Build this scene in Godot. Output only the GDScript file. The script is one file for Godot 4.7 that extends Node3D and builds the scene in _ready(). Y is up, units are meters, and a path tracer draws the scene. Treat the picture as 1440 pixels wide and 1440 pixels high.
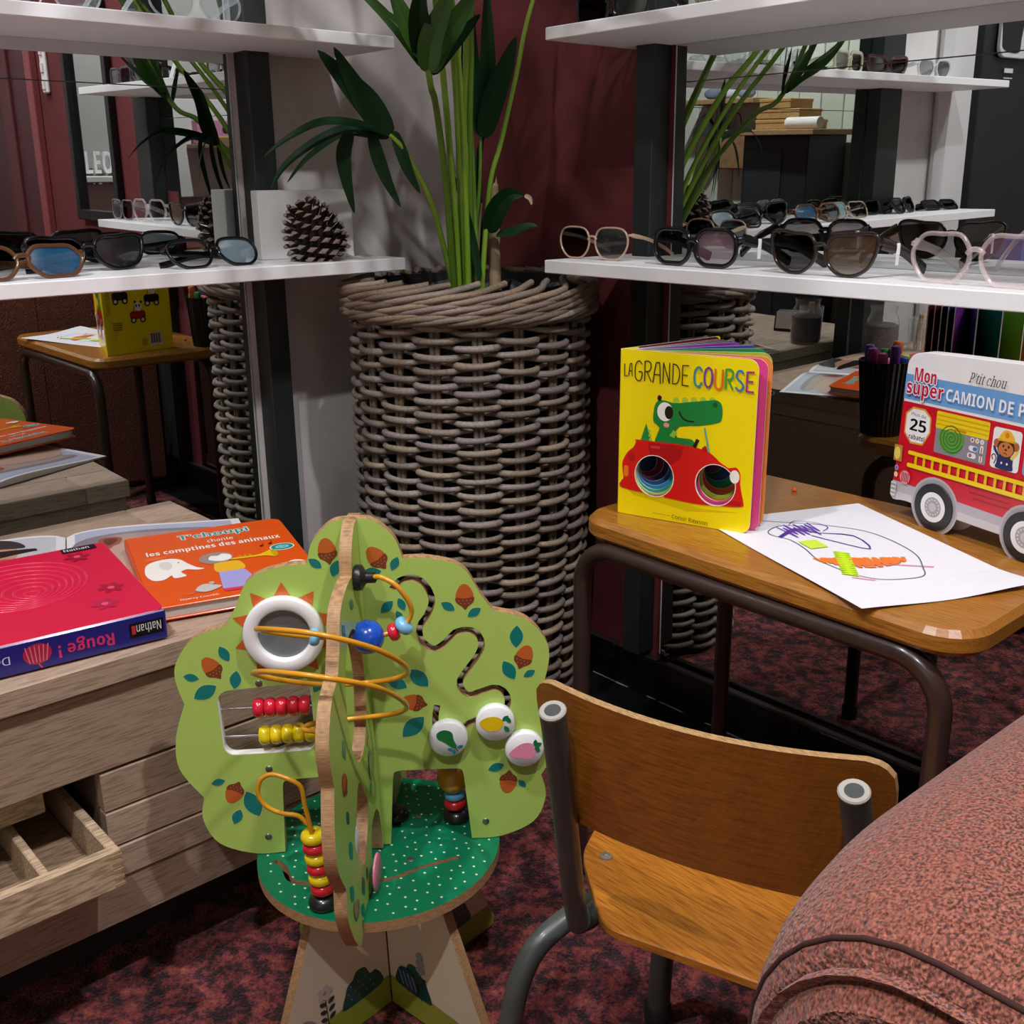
extends Node3D
# A reading and play corner of an optician's shop: two mirrored walls meet behind a wicker planter.
# World: corner of the walls at the origin, left wall on z = 0 (towards -x), right wall close to x = 0 (towards +z).

const TAU_ := PI * 2.0
var M := {}
var taken := {}
var rng := RandomNumberGenerator.new()
var RWT := Transform3D()      # frame of the right wall: x along the wall, y up, z out into the room


# ---------------------------------------------------------------- geometry collector
class G:
	var v := PackedVector3Array()
	var n := PackedVector3Array()
	var c := PackedColorArray()
	var col := Color.WHITE
	var colored := false

	func tint(k: Color) -> void:
		col = k.srgb_to_linear()
		colored = true

	func t(a: Vector3, b: Vector3, d: Vector3, na: Vector3, nb: Vector3, nd: Vector3) -> void:
		var g := (b - a).cross(d - a)
		if g.length_squared() < 1e-18:
			return
		if g.dot(na + nb + nd) > 0.0:
			v.append(a); v.append(d); v.append(b)
			n.append(na); n.append(nd); n.append(nb)
		else:
			v.append(a); v.append(b); v.append(d)
			n.append(na); n.append(nb); n.append(nd)
		c.append(col); c.append(col); c.append(col)

	func f(a: Vector3, b: Vector3, d: Vector3, hint: Vector3) -> void:
		var g := (b - a).cross(d - a).normalized()
		if g.dot(hint) < 0.0:
			g = -g
		t(a, b, d, g, g, g)

	func q(a: Vector3, b: Vector3, d: Vector3, e: Vector3, hint: Vector3) -> void:
		f(a, b, d, hint)
		f(a, d, e, hint)

	func box(ctr: Vector3, size: Vector3, ch := 0.0, xf := Transform3D()) -> void:
		var h := size * 0.5
		ch = minf(ch, minf(h.x, minf(h.y, h.z)) * 0.9)
		var ax := [Vector3.RIGHT, Vector3.UP, Vector3.BACK]
		var P := func(sx: float, sy: float, sz: float, k: int) -> Vector3:
			var e := Vector3(h.x - ch, h.y - ch, h.z - ch)
			if k == 0: e.x = h.x
			elif k == 1: e.y = h.y
			else: e.z = h.z
			return xf * (ctr + Vector3(sx * e.x, sy * e.y, sz * e.z))
		for k in 3:
			for s in [-1.0, 1.0]:
				var hint: Vector3 = xf.basis * (ax[k] * s)
				var pts := []
				for w in [[-1.0, -1.0], [1.0, -1.0], [1.0, 1.0], [-1.0, 1.0]]:
					var sg := [0.0, 0.0, 0.0]
					sg[k] = s
					sg[(k + 1) % 3] = w[0]
					sg[(k + 2) % 3] = w[1]
					pts.append(P.call(sg[0], sg[1], sg[2], k))
				q(pts[0], pts[1], pts[2], pts[3], hint)
		if ch <= 0.0:
			return
		for k in 3:
			var i := (k + 1) % 3
			var j := (k + 2) % 3
			for si in [-1.0, 1.0]:
				for sj in [-1.0, 1.0]:
					var a := [0.0, 0.0, 0.0]
					a[i] = si
					a[j] = sj
					var b := a.duplicate()
					a[k] = -1.0
					b[k] = 1.0
					var hint2: Vector3 = xf.basis * (ax[i] * si + ax[j] * sj)
					q(P.call(a[0], a[1], a[2], i), P.call(b[0], b[1], b[2], i), P.call(b[0], b[1], b[2], j), P.call(a[0], a[1], a[2], j), hint2)
		for sx in [-1.0, 1.0]:
			for sy in [-1.0, 1.0]:
				for sz in [-1.0, 1.0]:
					f(P.call(sx, sy, sz, 0), P.call(sx, sy, sz, 1), P.call(sx, sy, sz, 2), xf.basis * Vector3(sx, sy, sz))

	# a flat outline pushed from z0 to z1, with edges broken by ch and a smooth rim where the outline is smooth
	func prism(pts: PackedVector2Array, z0: float, z1: float, xf := Transform3D(), ch := 0.0, front := true, back := true, rim := true) -> void:
		var k := pts.size()
		var area := 0.0
		for i in k:
			area += pts[i].cross(pts[(i + 1) % k])
		if area < 0.0:
			pts = pts.duplicate()
			pts.reverse()
		var en := []
		for i in k:
			var e := (pts[(i + 1) % k] - pts[i]).normalized()
			en.append(Vector2(e.y, -e.x))
		var inset := PackedVector2Array()
		for i in k:
			var m: Vector2 = (en[i] + en[(i + k - 1) % k])
			var l := m.length()
			inset.append(pts[i] - (m / l * ch / maxf(0.5, l * 0.5) if l > 0.01 else Vector2.ZERO))
		var tri := Geometry2D.triangulate_polygon(pts)
		var hz := xf.basis.z.normalized() * signf(z1 - z0)
		for i in range(0, tri.size(), 3):
			var A := inset[tri[i]]
			var B := inset[tri[i + 1]]
			var D := inset[tri[i + 2]]
			if front:
				f(xf * Vector3(A.x, A.y, z1), xf * Vector3(B.x, B.y, z1), xf * Vector3(D.x, D.y, z1), hz)
			if back:
				f(xf * Vector3(A.x, A.y, z0), xf * Vector3(B.x, B.y, z0), xf * Vector3(D.x, D.y, z0), -hz)
		if not rim:
			return
		var zc := ch * signf(z1 - z0)
		for i in k:
			var j := (i + 1) % k
			var n0: Vector2 = en[i]
			var n1: Vector2 = en[i]
			if en[i].dot(en[(i + k - 1) % k]) > 0.75:
				n0 = (en[i] + en[(i + k - 1) % k]).normalized()
			if en[i].dot(en[j]) > 0.75:
				n1 = (en[i] + en[j]).normalized()
			var N0 := (xf.basis * Vector3(n0.x, n0.y, 0)).normalized()
			var N1 := (xf.basis * Vector3(n1.x, n1.y, 0)).normalized()
			var a := xf * Vector3(pts[i].x, pts[i].y, z0 + zc)
			var b := xf * Vector3(pts[j].x, pts[j].y, z0 + zc)
			var d := xf * Vector3(pts[j].x, pts[j].y, z1 - zc)
			var e := xf * Vector3(pts[i].x, pts[i].y, z1 - zc)
			t(a, b, d, N0, N1, N1)
			t(a, d, e, N0, N1, N0)
			if ch > 0.0:
				var a2 := xf * Vector3(inset[i].x, inset[i].y, z0)
				var b2 := xf * Vector3(inset[j].x, inset[j].y, z0)
				var d2 := xf * Vector3(inset[j].x, inset[j].y, z1)
				var e2 := xf * Vector3(inset[i].x, inset[i].y, z1)
				q(a, b, b2, a2, N0 + N1 - hz)
				q(d, e, e2, d2, N0 + N1 + hz)

	# a tube of elliptic section along a path; ref is the direction that ra is measured along
	func sweep(path: Array, ra, rb, ref := Vector3.UP, closed := false, sides := 8, caps := true) -> void:
		var k := path.size()
		var rings := []
		var norms := []
		for i in k:
			var p: Vector3 = path[i]
			var a: Vector3 = path[(i + k - 1) % k] if closed else path[maxi(i - 1, 0)]
			var b: Vector3 = path[(i + 1) % k] if closed else path[mini(i + 1, k - 1)]
			var T := (b - a).normalized()
			var A := (ref - T * ref.dot(T))
			if A.length() < 0.05:
				A = T.cross(Vector3.RIGHT if absf(T.x) < 0.8 else Vector3.UP)
			A = A.normalized()
			var B := T.cross(A)
			var r1: float = ra[i] if ra is Array or ra is PackedFloat32Array else ra
			var r2: float = rb[i] if rb is Array or rb is PackedFloat32Array else rb
			var ring := []
			var nr := []
			for s in sides:
				var w := TAU * s / sides
				ring.append(p + A * (cos(w) * r1) + B * (sin(w) * r2))
				nr.append((A * (cos(w) * r2) + B * (sin(w) * r1)).normalized())
			rings.append(ring)
			norms.append(nr)
		for i in (k if closed else k - 1):
			var j := (i + 1) % k
			for s in sides:
				var u := (s + 1) % sides
				t(rings[i][s], rings[j][s], rings[j][u], norms[i][s], norms[j][s], norms[j][u])
				t(rings[i][s], rings[j][u], rings[i][u], norms[i][s], norms[j][u], norms[i][u])
		if caps and not closed:
			for e in [0, k - 1]:
				var h: Vector3 = (path[e] - path[1 if e == 0 else k - 2]).normalized()
				for s in range(1, sides - 1):
					f(rings[e][0], rings[e][s], rings[e][s + 1], h)

	# profile of (radius, height) turned about the y axis
	func lathe(prof: Array, segs := 24, xf := Transform3D(), sharp := 0.6) -> void:
		var k := prof.size()
		var en := []
		for i in k - 1:
			var e: Vector2 = (prof[i + 1] - prof[i]).normalized()
			en.append(Vector2(e.y, -e.x))
		for i in k - 1:
			var n0: Vector2 = en[i]
			var n1: Vector2 = en[i]
			if i > 0 and en[i].dot(en[i - 1]) > sharp:
				n0 = (en[i] + en[i - 1]).normalized()
			if i < k - 2 and en[i].dot(en[i + 1]) > sharp:
				n1 = (en[i] + en[i + 1]).normalized()
			for s in segs:
				var w0 := TAU * s / segs
				var w1 := TAU * (s + 1) / segs
				var P := func(p: Vector2, w: float) -> Vector3: return xf * Vector3(p.x * cos(w), p.y, p.x * sin(w))
				var N := func(p: Vector2, w: float) -> Vector3: return (xf.basis * Vector3(p.x * cos(w), p.y, p.x * sin(w))).normalized()
				t(P.call(prof[i], w0), P.call(prof[i + 1], w0), P.call(prof[i + 1], w1), N.call(n0, w0), N.call(n1, w0), N.call(n1, w1))
				t(P.call(prof[i], w0), P.call(prof[i + 1], w1), P.call(prof[i], w1), N.call(n0, w0), N.call(n1, w1), N.call(n0, w1))

	func ball(ctr: Vector3, r: Vector3, segs := 16, basis := Basis()) -> void:
		var pr := []
		for i in range(0, 11):
			var w := PI * i / 10.0 - PI / 2.0
			pr.append(Vector2(maxf(cos(w), 0.0001), sin(w)))
		lathe(pr, segs, Transform3D(basis * Basis.from_scale(r), ctr), -2.0)

	# a blade: width profile along a curved midrib, folded a little along it
	func blade(mid: Array, wid: Array, up: Vector3, fold := 0.25) -> void:
		var L := []
		var R := []
		var NN := []
		var k := mid.size()
		for i in k:
			var T: Vector3 = (mid[mini(i + 1, k - 1)] - mid[maxi(i - 1, 0)]).normalized()
			var S := T.cross(up).normalized()
			var U := S.cross(T).normalized()
			L.append(mid[i] - S * wid[i] + U * (fold * wid[i]))
			R.append(mid[i] + S * wid[i] + U * (fold * wid[i]))
			NN.append([(U + S * fold).normalized(), U, (U - S * fold).normalized()])
		for i in k - 1:
			t(L[i], L[i + 1], mid[i + 1], NN[i][0], NN[i + 1][0], NN[i + 1][0])
			t(L[i], mid[i + 1], mid[i], NN[i][0], NN[i + 1][0], NN[i][0])
			t(R[i], R[i + 1], mid[i + 1], NN[i][2], NN[i + 1][2], NN[i + 1][2])
			t(R[i], mid[i + 1], mid[i], NN[i][2], NN[i + 1][2], NN[i][2])

	func quick_leaf(a: Vector3, b: Vector3, d: Vector3) -> void:
		f(a, b, d, Vector3.UP)

	func mesh() -> ArrayMesh:
		var a := []
		a.resize(Mesh.ARRAY_MAX)
		a[Mesh.ARRAY_VERTEX] = v
		a[Mesh.ARRAY_NORMAL] = n
		if colored:
			a[Mesh.ARRAY_COLOR] = c
		var m := ArrayMesh.new()
		m.add_surface_from_arrays(Mesh.PRIMITIVE_TRIANGLES, a)
		return m


# ---------------------------------------------------------------- flat print: inks laid on a surface in thin layers
class Ink:
	var g := G.new()
	var xf := Transform3D()
	var z := 0.0002
	const STEP := 0.00003

	func _init(place := Transform3D()) -> void:
		xf = place

	func poly(p: PackedVector2Array, k: Color) -> void:
		g.tint(k)
		g.prism(p, z - 0.0001, z, xf, 0.0, true, false, false)
		z += STEP

	func ell(x: float, y: float, rx: float, ry: float, k: Color, rot := 0.0, n := 20) -> void:
		var p := PackedVector2Array()
		for i in n:
			p.append(Vector2(x, y) + Vector2(rx * cos(TAU * i / n), ry * sin(TAU * i / n)).rotated(rot))
		poly(p, k)

	func rect(x0: float, y0: float, x1: float, y1: float, k: Color, r := 0.0) -> void:
		poly(Ink.rrect(x0, y0, x1, y1, r), k)

	static func rrect(x0: float, y0: float, x1: float, y1: float, r: float) -> PackedVector2Array:
		if r <= 0.0:
			return PackedVector2Array([Vector2(x0, y0), Vector2(x1, y0), Vector2(x1, y1), Vector2(x0, y1)])
		var p := PackedVector2Array()
		for c in [[x1 - r, y0 + r, -PI / 2], [x1 - r, y1 - r, 0.0], [x0 + r, y1 - r, PI / 2], [x0 + r, y0 + r, PI]]:
			for i in 7:
				var w: float = c[2] + PI / 2 * i / 6.0
				p.append(Vector2(c[0] + r * cos(w), c[1] + r * sin(w)))
		return p

	func line(pts: Array, w: float, k: Color, closed := false) -> void:
		g.tint(k)
		var m := pts.size()
		for i in (m if closed else m - 1):
			var a: Vector2 = pts[i]
			var b: Vector2 = pts[(i + 1) % m]
			var d := (b - a)
			if d.length() < 1e-6:
				continue
			var o := d.normalized().orthogonal() * w * 0.5
			var e := d.normalized() * w * 0.25
			g.prism(PackedVector2Array([a - o - e, b - o + e, b + o + e, a + o - e]), z - 0.0001, z + 0.00001 * (i % 3), xf, 0.0, true, false, false)
		z += STEP

	# words set to fill the box x0..x1, y0..y1; kk may be one colour or one for each letter
	func text(s: String, x0: float, y0: float, x1: float, y1: float, kk, bold := false, family := "Droid Sans", slope := 0.0, italic := 0.0, bend := 0.0) -> void:
		var font := SystemFont.new()
		font.font_names = PackedStringArray([family])
		font.font_weight = 700 if bold else 400
		var tm := TextMesh.new()
		tm.font = font
		tm.font_size = 40
		tm.pixel_size = 0.01
		tm.depth = 0.0
		tm.curve_step = 1.0
		tm.text = s
		var a := tm.get_mesh_arrays()
		if a.is_empty() or a[Mesh.ARRAY_VERTEX] == null:
			return
		var V: PackedVector3Array = a[Mesh.ARRAY_VERTEX]
		var I: PackedInt32Array = a[Mesh.ARRAY_INDEX]
		if V.is_empty():
			return
		var lo := Vector2(1e9, 1e9)
		var hi := -lo
		for p in V:
			lo = lo.min(Vector2(p.x, p.y))
			hi = hi.max(Vector2(p.x, p.y))
		var hz := xf.basis.z.normalized()
		var letters: int = s.length()
		for i in range(0, I.size(), 3):
			var P := []
			var mid := 0.0
			for j in 3:
				var w := V[I[i + j]]
				var u := Vector2((w.x - lo.x) / (hi.x - lo.x), (w.y - lo.y) / (hi.y - lo.y))
				mid += u.x / 3.0
				P.append(xf * Vector3(x0 + (x1 - x0) * u.x + italic * u.y * (y1 - y0), y0 + (y1 - y0) * u.y + slope * (x1 - x0) * u.x + bend * (1.0 - pow(2.0 * u.x - 1.0, 2.0)), z))
			g.tint(kk[clampi(int(mid * letters), 0, letters - 1)] if kk is Array else kk)
			g.f(P[0], P[1], P[2], hz)
		z += STEP


# ---------------------------------------------------------------- scene helpers
func hx(h: String) -> Color:
	return Color.html(h)


func numbered(called: String) -> String:
	var k: int = taken.get(called, 0)
	taken[called] = k + 1
	return called if k == 0 else "%s_%03d" % [called, k]


func tag(o: Node3D, label: String, category: String, group := "") -> Node3D:
	o.set_meta("label", label)
	o.set_meta("category", category)
	if group:
		o.set_meta("group", group)
	return o


func thing(called: String, label: String, category: String, at := Transform3D(), group := "") -> Node3D:
	var o := Node3D.new()
	o.name = numbered(called)
	add_child(o)
	o.transform = at
	return tag(o, label, category, group)


func obj(called: String, g, m: Material, parent: Node = null, at := Transform3D()) -> MeshInstance3D:
	var o := MeshInstance3D.new()
	o.mesh = g.mesh() if g is G else g
	o.material_override = m
	o.transform = at
	if parent == null:
		o.name = numbered(called)
		add_child(o)
	else:
		o.name = called
		parent.add_child(o, true)
	return o


func struct(called: String, g, m: Material, at := Transform3D()) -> MeshInstance3D:
	var o := obj(called, g, m, null, at)
	o.set_meta("kind", "structure")
	return o


func copy(o: Node3D, at: Transform3D, label: String, group := "") -> Node3D:
	var c: Node3D = o.duplicate()
	c.name = numbered(String(o.name).rstrip("0123456789_") if String(o.name).right(3).is_valid_int() else String(o.name))
	add_child(c)
	c.transform = at
	c.set_meta("label", label)
	if group:
		c.set_meta("group", group)
	return c


func mat(h: String, rough := 0.6, o := {}) -> StandardMaterial3D:
	var key := h + str(rough) + str(o)
	if M.has(key):
		return M[key]
	var m := StandardMaterial3D.new()
	m.albedo_color = hx(h)
	m.roughness = rough
	m.metallic = o.get("metal", 0.0)
	m.metallic_specular = o.get("spec", 0.5)
	if o.has("tex"):
		m.albedo_texture = o.tex
	if o.has("tri"):
		m.uv1_triplanar = true
		m.uv1_scale = o.tri
		m.uv1_world_triplanar = o.get("world", false)
		m.uv1_offset = o.get("off", Vector3.ZERO)
	if o.has("bump"):
		m.heightmap_enabled = true
		m.heightmap_texture = o.bump
		m.heightmap_scale = o.get("bumps", 1.0)
	if o.get("vc", false):
		m.vertex_color_use_as_albedo = true
	if o.has("alpha"):
		m.transparency = BaseMaterial3D.TRANSPARENCY_ALPHA
		m.albedo_color.a = o.alpha
		m.cull_mode = BaseMaterial3D.CULL_DISABLED
	if o.has("refr"):
		m.refraction_enabled = true
		m.refraction_scale = o.refr
	if o.has("coat"):
		m.clearcoat_enabled = true
		m.clearcoat = o.coat
		m.clearcoat_roughness = o.get("coatr", 0.15)
	if o.has("back"):
		m.backlight_enabled = true
		m.backlight = hx(o.back)
		m.cull_mode = BaseMaterial3D.CULL_DISABLED
	if o.has("rim"):
		m.rim_enabled = true
		m.rim = o.rim
		m.rim_tint = 0.6
	if o.has("glow"):
		m.emission_enabled = true
		m.emission = hx(h)
		m.emission_energy_multiplier = o.glow
	M[key] = m
	return m


func noise(freq: float, stops: Array, sd := 1, oct := 4, size := 512, kind := FastNoiseLite.TYPE_SIMPLEX_SMOOTH, warp := 0.0, gain := 0.5) -> NoiseTexture2D:
	var f := FastNoiseLite.new()
	f.seed = sd
	f.frequency = freq
	f.noise_type = kind
	f.fractal_octaves = oct
	f.fractal_gain = gain
	if warp > 0.0:
		f.domain_warp_enabled = true
		f.domain_warp_amplitude = warp
		f.domain_warp_frequency = 0.01
	var t := NoiseTexture2D.new()
	t.width = size
	t.height = size
	t.seamless = true
	t.noise = f
	var gr := Gradient.new()
	var off := PackedFloat32Array()
	var cs := PackedColorArray()
	for s in stops:
		off.append(s[0])
		cs.append(hx(s[1]))
	gr.offsets = off
	gr.colors = cs
	t.color_ramp = gr
	return t


func spline(p: Array, per := 6, closed := false) -> Array:
	var r := []
	var k := p.size()
	for i in (k if closed else k - 1):
		var a = p[(i + k - 1) % k] if closed else p[maxi(i - 1, 0)]
		var b = p[i]
		var c = p[(i + 1) % k]
		var d = p[(i + 2) % k] if closed else p[mini(i + 2, k - 1)]
		for j in per:
			r.append(b.cubic_interpolate(c, a, d, float(j) / per))
	if not closed:
		r.append(p[k - 1])
	return r


func v2(a: Array) -> PackedVector2Array:
	var r := PackedVector2Array()
	for i in range(0, a.size(), 2):
		r.append(Vector2(a[i], a[i + 1]))
	return r


func curve2(a: Array, per := 5, closed := true) -> PackedVector2Array:
	return PackedVector2Array(spline(Array(v2(a)), per, closed))


func v3(a: Array) -> Array:
	var r := []
	for i in range(0, a.size(), 3):
		r.append(Vector3(a[i], a[i + 1], a[i + 2]))
	return r


# cut holes out of an outline by a hair-thin slit from each hole to the outside, so that it stays one polygon
func cut(outline: PackedVector2Array, holes: Array) -> PackedVector2Array:
	var r := outline
	for h in holes:
		var c: Vector2 = h[0]
		var best := 1e9
		var to := Vector2.ZERO
		var from := c
		for a in h:
			for b in r:
				if a.distance_squared_to(b) < best:
					best = a.distance_squared_to(b)
					from = a
					to = b
		var d := (to - from).normalized()
		var o := d.orthogonal() * 0.00003
		var mid := Vector2.ZERO
		for a in h:
			mid += a / h.size()
		var s0 := from - d * 0.0006
		var s1 := to + d * 0.0006
		var slit := PackedVector2Array([s0 - o, s1 - o, s1 + o, s0 + o])
		var m := Geometry2D.merge_polygons(h, slit)
		var got := Geometry2D.clip_polygons(r, m[0])
		var big := 0.0
		for g in got:
			var ar := 0.0
			for i in g.size():
				ar += g[i].cross(g[(i + 1) % g.size()])
			if absf(ar) > big:
				big = absf(ar)
				r = g
	return r


func basis_of(x: Vector3, y: Vector3) -> Basis:
	x = x.normalized()
	var z := x.cross(y).normalized()
	return Basis(x, z.cross(x).normalized(), z)


func on_floor(x: float, y: float, z: float, deg := 0.0) -> Transform3D:
	return Transform3D(Basis(Vector3.UP, deg_to_rad(deg)), Vector3(x, y, z))


func _ready() -> void:
	rng.seed = 7
	# ---- camera
	var yaw := 0.8421
	var pitch := -0.3016
	var roll := -0.0098
	var fw := Vector3(cos(yaw) * cos(pitch), sin(pitch), -sin(yaw) * cos(pitch))
	var rt := Vector3(sin(yaw), 0, cos(yaw))
	var up := rt.cross(fw)
	var r2 := rt * cos(roll) + up * sin(roll)
	var u2 := up * cos(roll) - rt * sin(roll)
	var cam := Camera3D.new()
	cam.name = "camera"
	cam.fov = rad_to_deg(2.0 * atan(720.0 / 1499.37))
	cam.near = 0.02
	cam.far = 40.0
	add_child(cam)
	cam.transform = Transform3D(Basis(r2, u2, -fw), Vector3(-1.3575, 0.895, 1.6195))
	cam.current = true
	# ---- environment and exposure
	var env := Environment.new()
	env.background_mode = Environment.BG_COLOR
	env.background_color = hx("0b0b0c")
	env.tonemap_mode = Environment.TONE_MAPPER_LINEAR
	env.tonemap_exposure = 0.74
	env.sdfgi_enabled = true
	env.ssao_enabled = true
	env.ssil_enabled = true
	var we := WorldEnvironment.new()
	we.name = "environment"
	we.environment = env
	add_child(we)
	# ---- ceiling lamps: glowing discs with a light of the same size just below
	var ang := -0.0163
	RWT = Transform3D(Basis(Vector3(sin(ang), 0, cos(ang)), Vector3.UP, Vector3(-cos(ang), 0, sin(ang))), Vector3.ZERO)
	materials()
	downlight(Vector3(-1.75, 2.6, 0.75), Vector3(-0.75, 0.4, 0.45), 3.4, 60, "ceiling spotlight above the oak drawer cabinet")
	downlight(Vector3(-0.72, 2.6, 1.85), Vector3(-0.45, 0.4, 1.0), 3.6, 60, "ceiling spotlight above the rust sofa")
	downlight(Vector3(-1.9, 2.6, 1.75), Vector3(-0.8, 0.3, 0.95), 3.4, 60, "ceiling spotlight behind the viewer, above the open carpet")
	downlight(Vector3(-3.0, 2.6, 2.1), Vector3(-3.7, 0.7, 2.3), 9.0, 52, "ceiling spotlight in front of the white board wall")
	downlight(Vector3(-1.4, 2.6, 3.2), Vector3(-1.4, 0.9, 4.0), 8.0, 55, "ceiling spotlight in front of the lettered wall")
	# ---- large structure, then things
	room()
	mirrors()
	far_room()
	cabinet()
	desk()
	sofa()
	chair()
	basket()
	palm()
	toy()
	shelves()
	eyewear()
	cone_and_box()
	cabinet_books()
	desk_books()


func downlight(at: Vector3, aim: Vector3, energy: float, angle: float, label: String) -> void:
	var o := thing("ceiling_spotlight", label, "lamp", Transform3D(Basis(), at), "ceiling spotlights")
	var g := G.new()
	g.lathe([Vector2(0.062, -0.012), Vector2(0.066, -0.014), Vector2(0.085, -0.008), Vector2(0.088, -0.0005), Vector2(0.060, -0.0005), Vector2(0.060, -0.012), Vector2(0.062, -0.012)], 32)
	obj("trim_ring", g, mat("2a2a2a", 0.5), o)
	var d := G.new()
	d.lathe([Vector2(0.0001, -0.004), Vector2(0.06, -0.004), Vector2(0.06, -0.001), Vector2(0.0001, -0.001)], 32)
	obj("glowing_disc", d, mat("fff6ee", 0.5, {"glow": 6.0}), o)
	var l := SpotLight3D.new()
	l.name = "light"
	l.light_color = hx("f6f5f8")
	l.light_energy = energy
	l.light_size = 0.035
	l.spot_angle = angle
	l.spot_angle_attenuation = 0.6
	l.spot_range = 9.0
	l.spot_attenuation = 2.0
	l.shadow_enabled = true
	add_child(l)
	l.name = numbered("spot_beam")
	l.transform = Transform3D(Basis.looking_at(aim - at, Vector3(0.01, 0, 1)), at + Vector3(0, -0.02, 0))


# ---------------------------------------------------------------- materials with texture
var T := {}

func materials() -> void:
	T.grain = noise(0.03, [[0.0, "a8a39e"], [0.4, "d8d5d2"], [0.55, "efedeb"], [0.75, "e2dfdc"], [1.0, "ffffff"]], 3, 5)
	T.grain2 = noise(0.035, [[0.0, "9a9a9a"], [0.4, "cfcfcf"], [0.6, "f0f0f0"], [1.0, "ffffff"]], 11, 5)
	T.fine = noise(0.2, [[0.0, "cccccc"], [1.0, "ffffff"]], 5, 3)
	T.carpet = noise(0.011, [[0.0, "1d0b10"], [0.38, "2c1017"], [0.47, "5a2026"], [0.56, "7c3034"], [0.68, "8e3f38"], [0.85, "a4553f"], [1.0, "b0603f"]], 21, 7, 1024, FastNoiseLite.TYPE_SIMPLEX, 0.0, 0.86)
	T.tuft = noise(0.25, [[0.0, "000000"], [1.0, "ffffff"]], 8, 3, 512)
	T.boucle = noise(0.05, [[0.0, "000000"], [0.5, "808080"], [1.0, "ffffff"]], 9, 3, 512, FastNoiseLite.TYPE_CELLULAR)
	T.fleck = noise(0.075, [[0.0, "2c1714"], [0.36, "4a261e"], [0.46, "84483a"], [0.62, "9c5a49"], [0.8, "aa6954"], [1.0, "bf8370"]], 12, 4, 768, FastNoiseLite.TYPE_SIMPLEX, 25.0)
	T.wear = noise(0.012, [[0.0, "cfcbc7"], [0.45, "f4f2f0"], [1.0, "ffffff"]], 15, 5)
	M.white = mat("f1f0f1", 0.42)
	M.grey_wall = mat("cfcbc9", 0.85, {"tex": T.wear, "tri": Vector3(0.6, 0.6, 0.6), "world": true})
	M.red_wall = mat("6a252a", 0.8, {"tex": T.wear, "tri": Vector3(0.6, 0.6, 0.6), "world": true})
	M.post = mat("252b2b", 0.5, {"tex": T.wear, "tri": Vector3(1, 1, 1), "world": true})
	M.black = mat("0d0d0f", 0.25)
	M.oak = mat("b0947b", 0.6, {"tex": T.grain, "tri": Vector3(1.6, 26, 26), "bump": T.grain, "bumps": 0.04})
	M.oak_end = mat("a58a70", 0.65, {"tex": T.grain, "tri": Vector3(26, 26, 1.6), "off": Vector3(0.3, 0.1, 0.6)})
	M.birch = mat("c9a987", 0.55, {"tex": T.grain2, "tri": Vector3(1.4, 14, 14)})
	M.chrome = mat("d8d8da", 0.12, {"metal": 1.0})
	M.ink = mat("ffffff", 0.5, {"vc": true})
	M.ink_gloss = mat("ffffff", 0.28, {"vc": true, "coat": 0.4})
	M.paper = mat("e9e8ee", 0.7)


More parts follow.
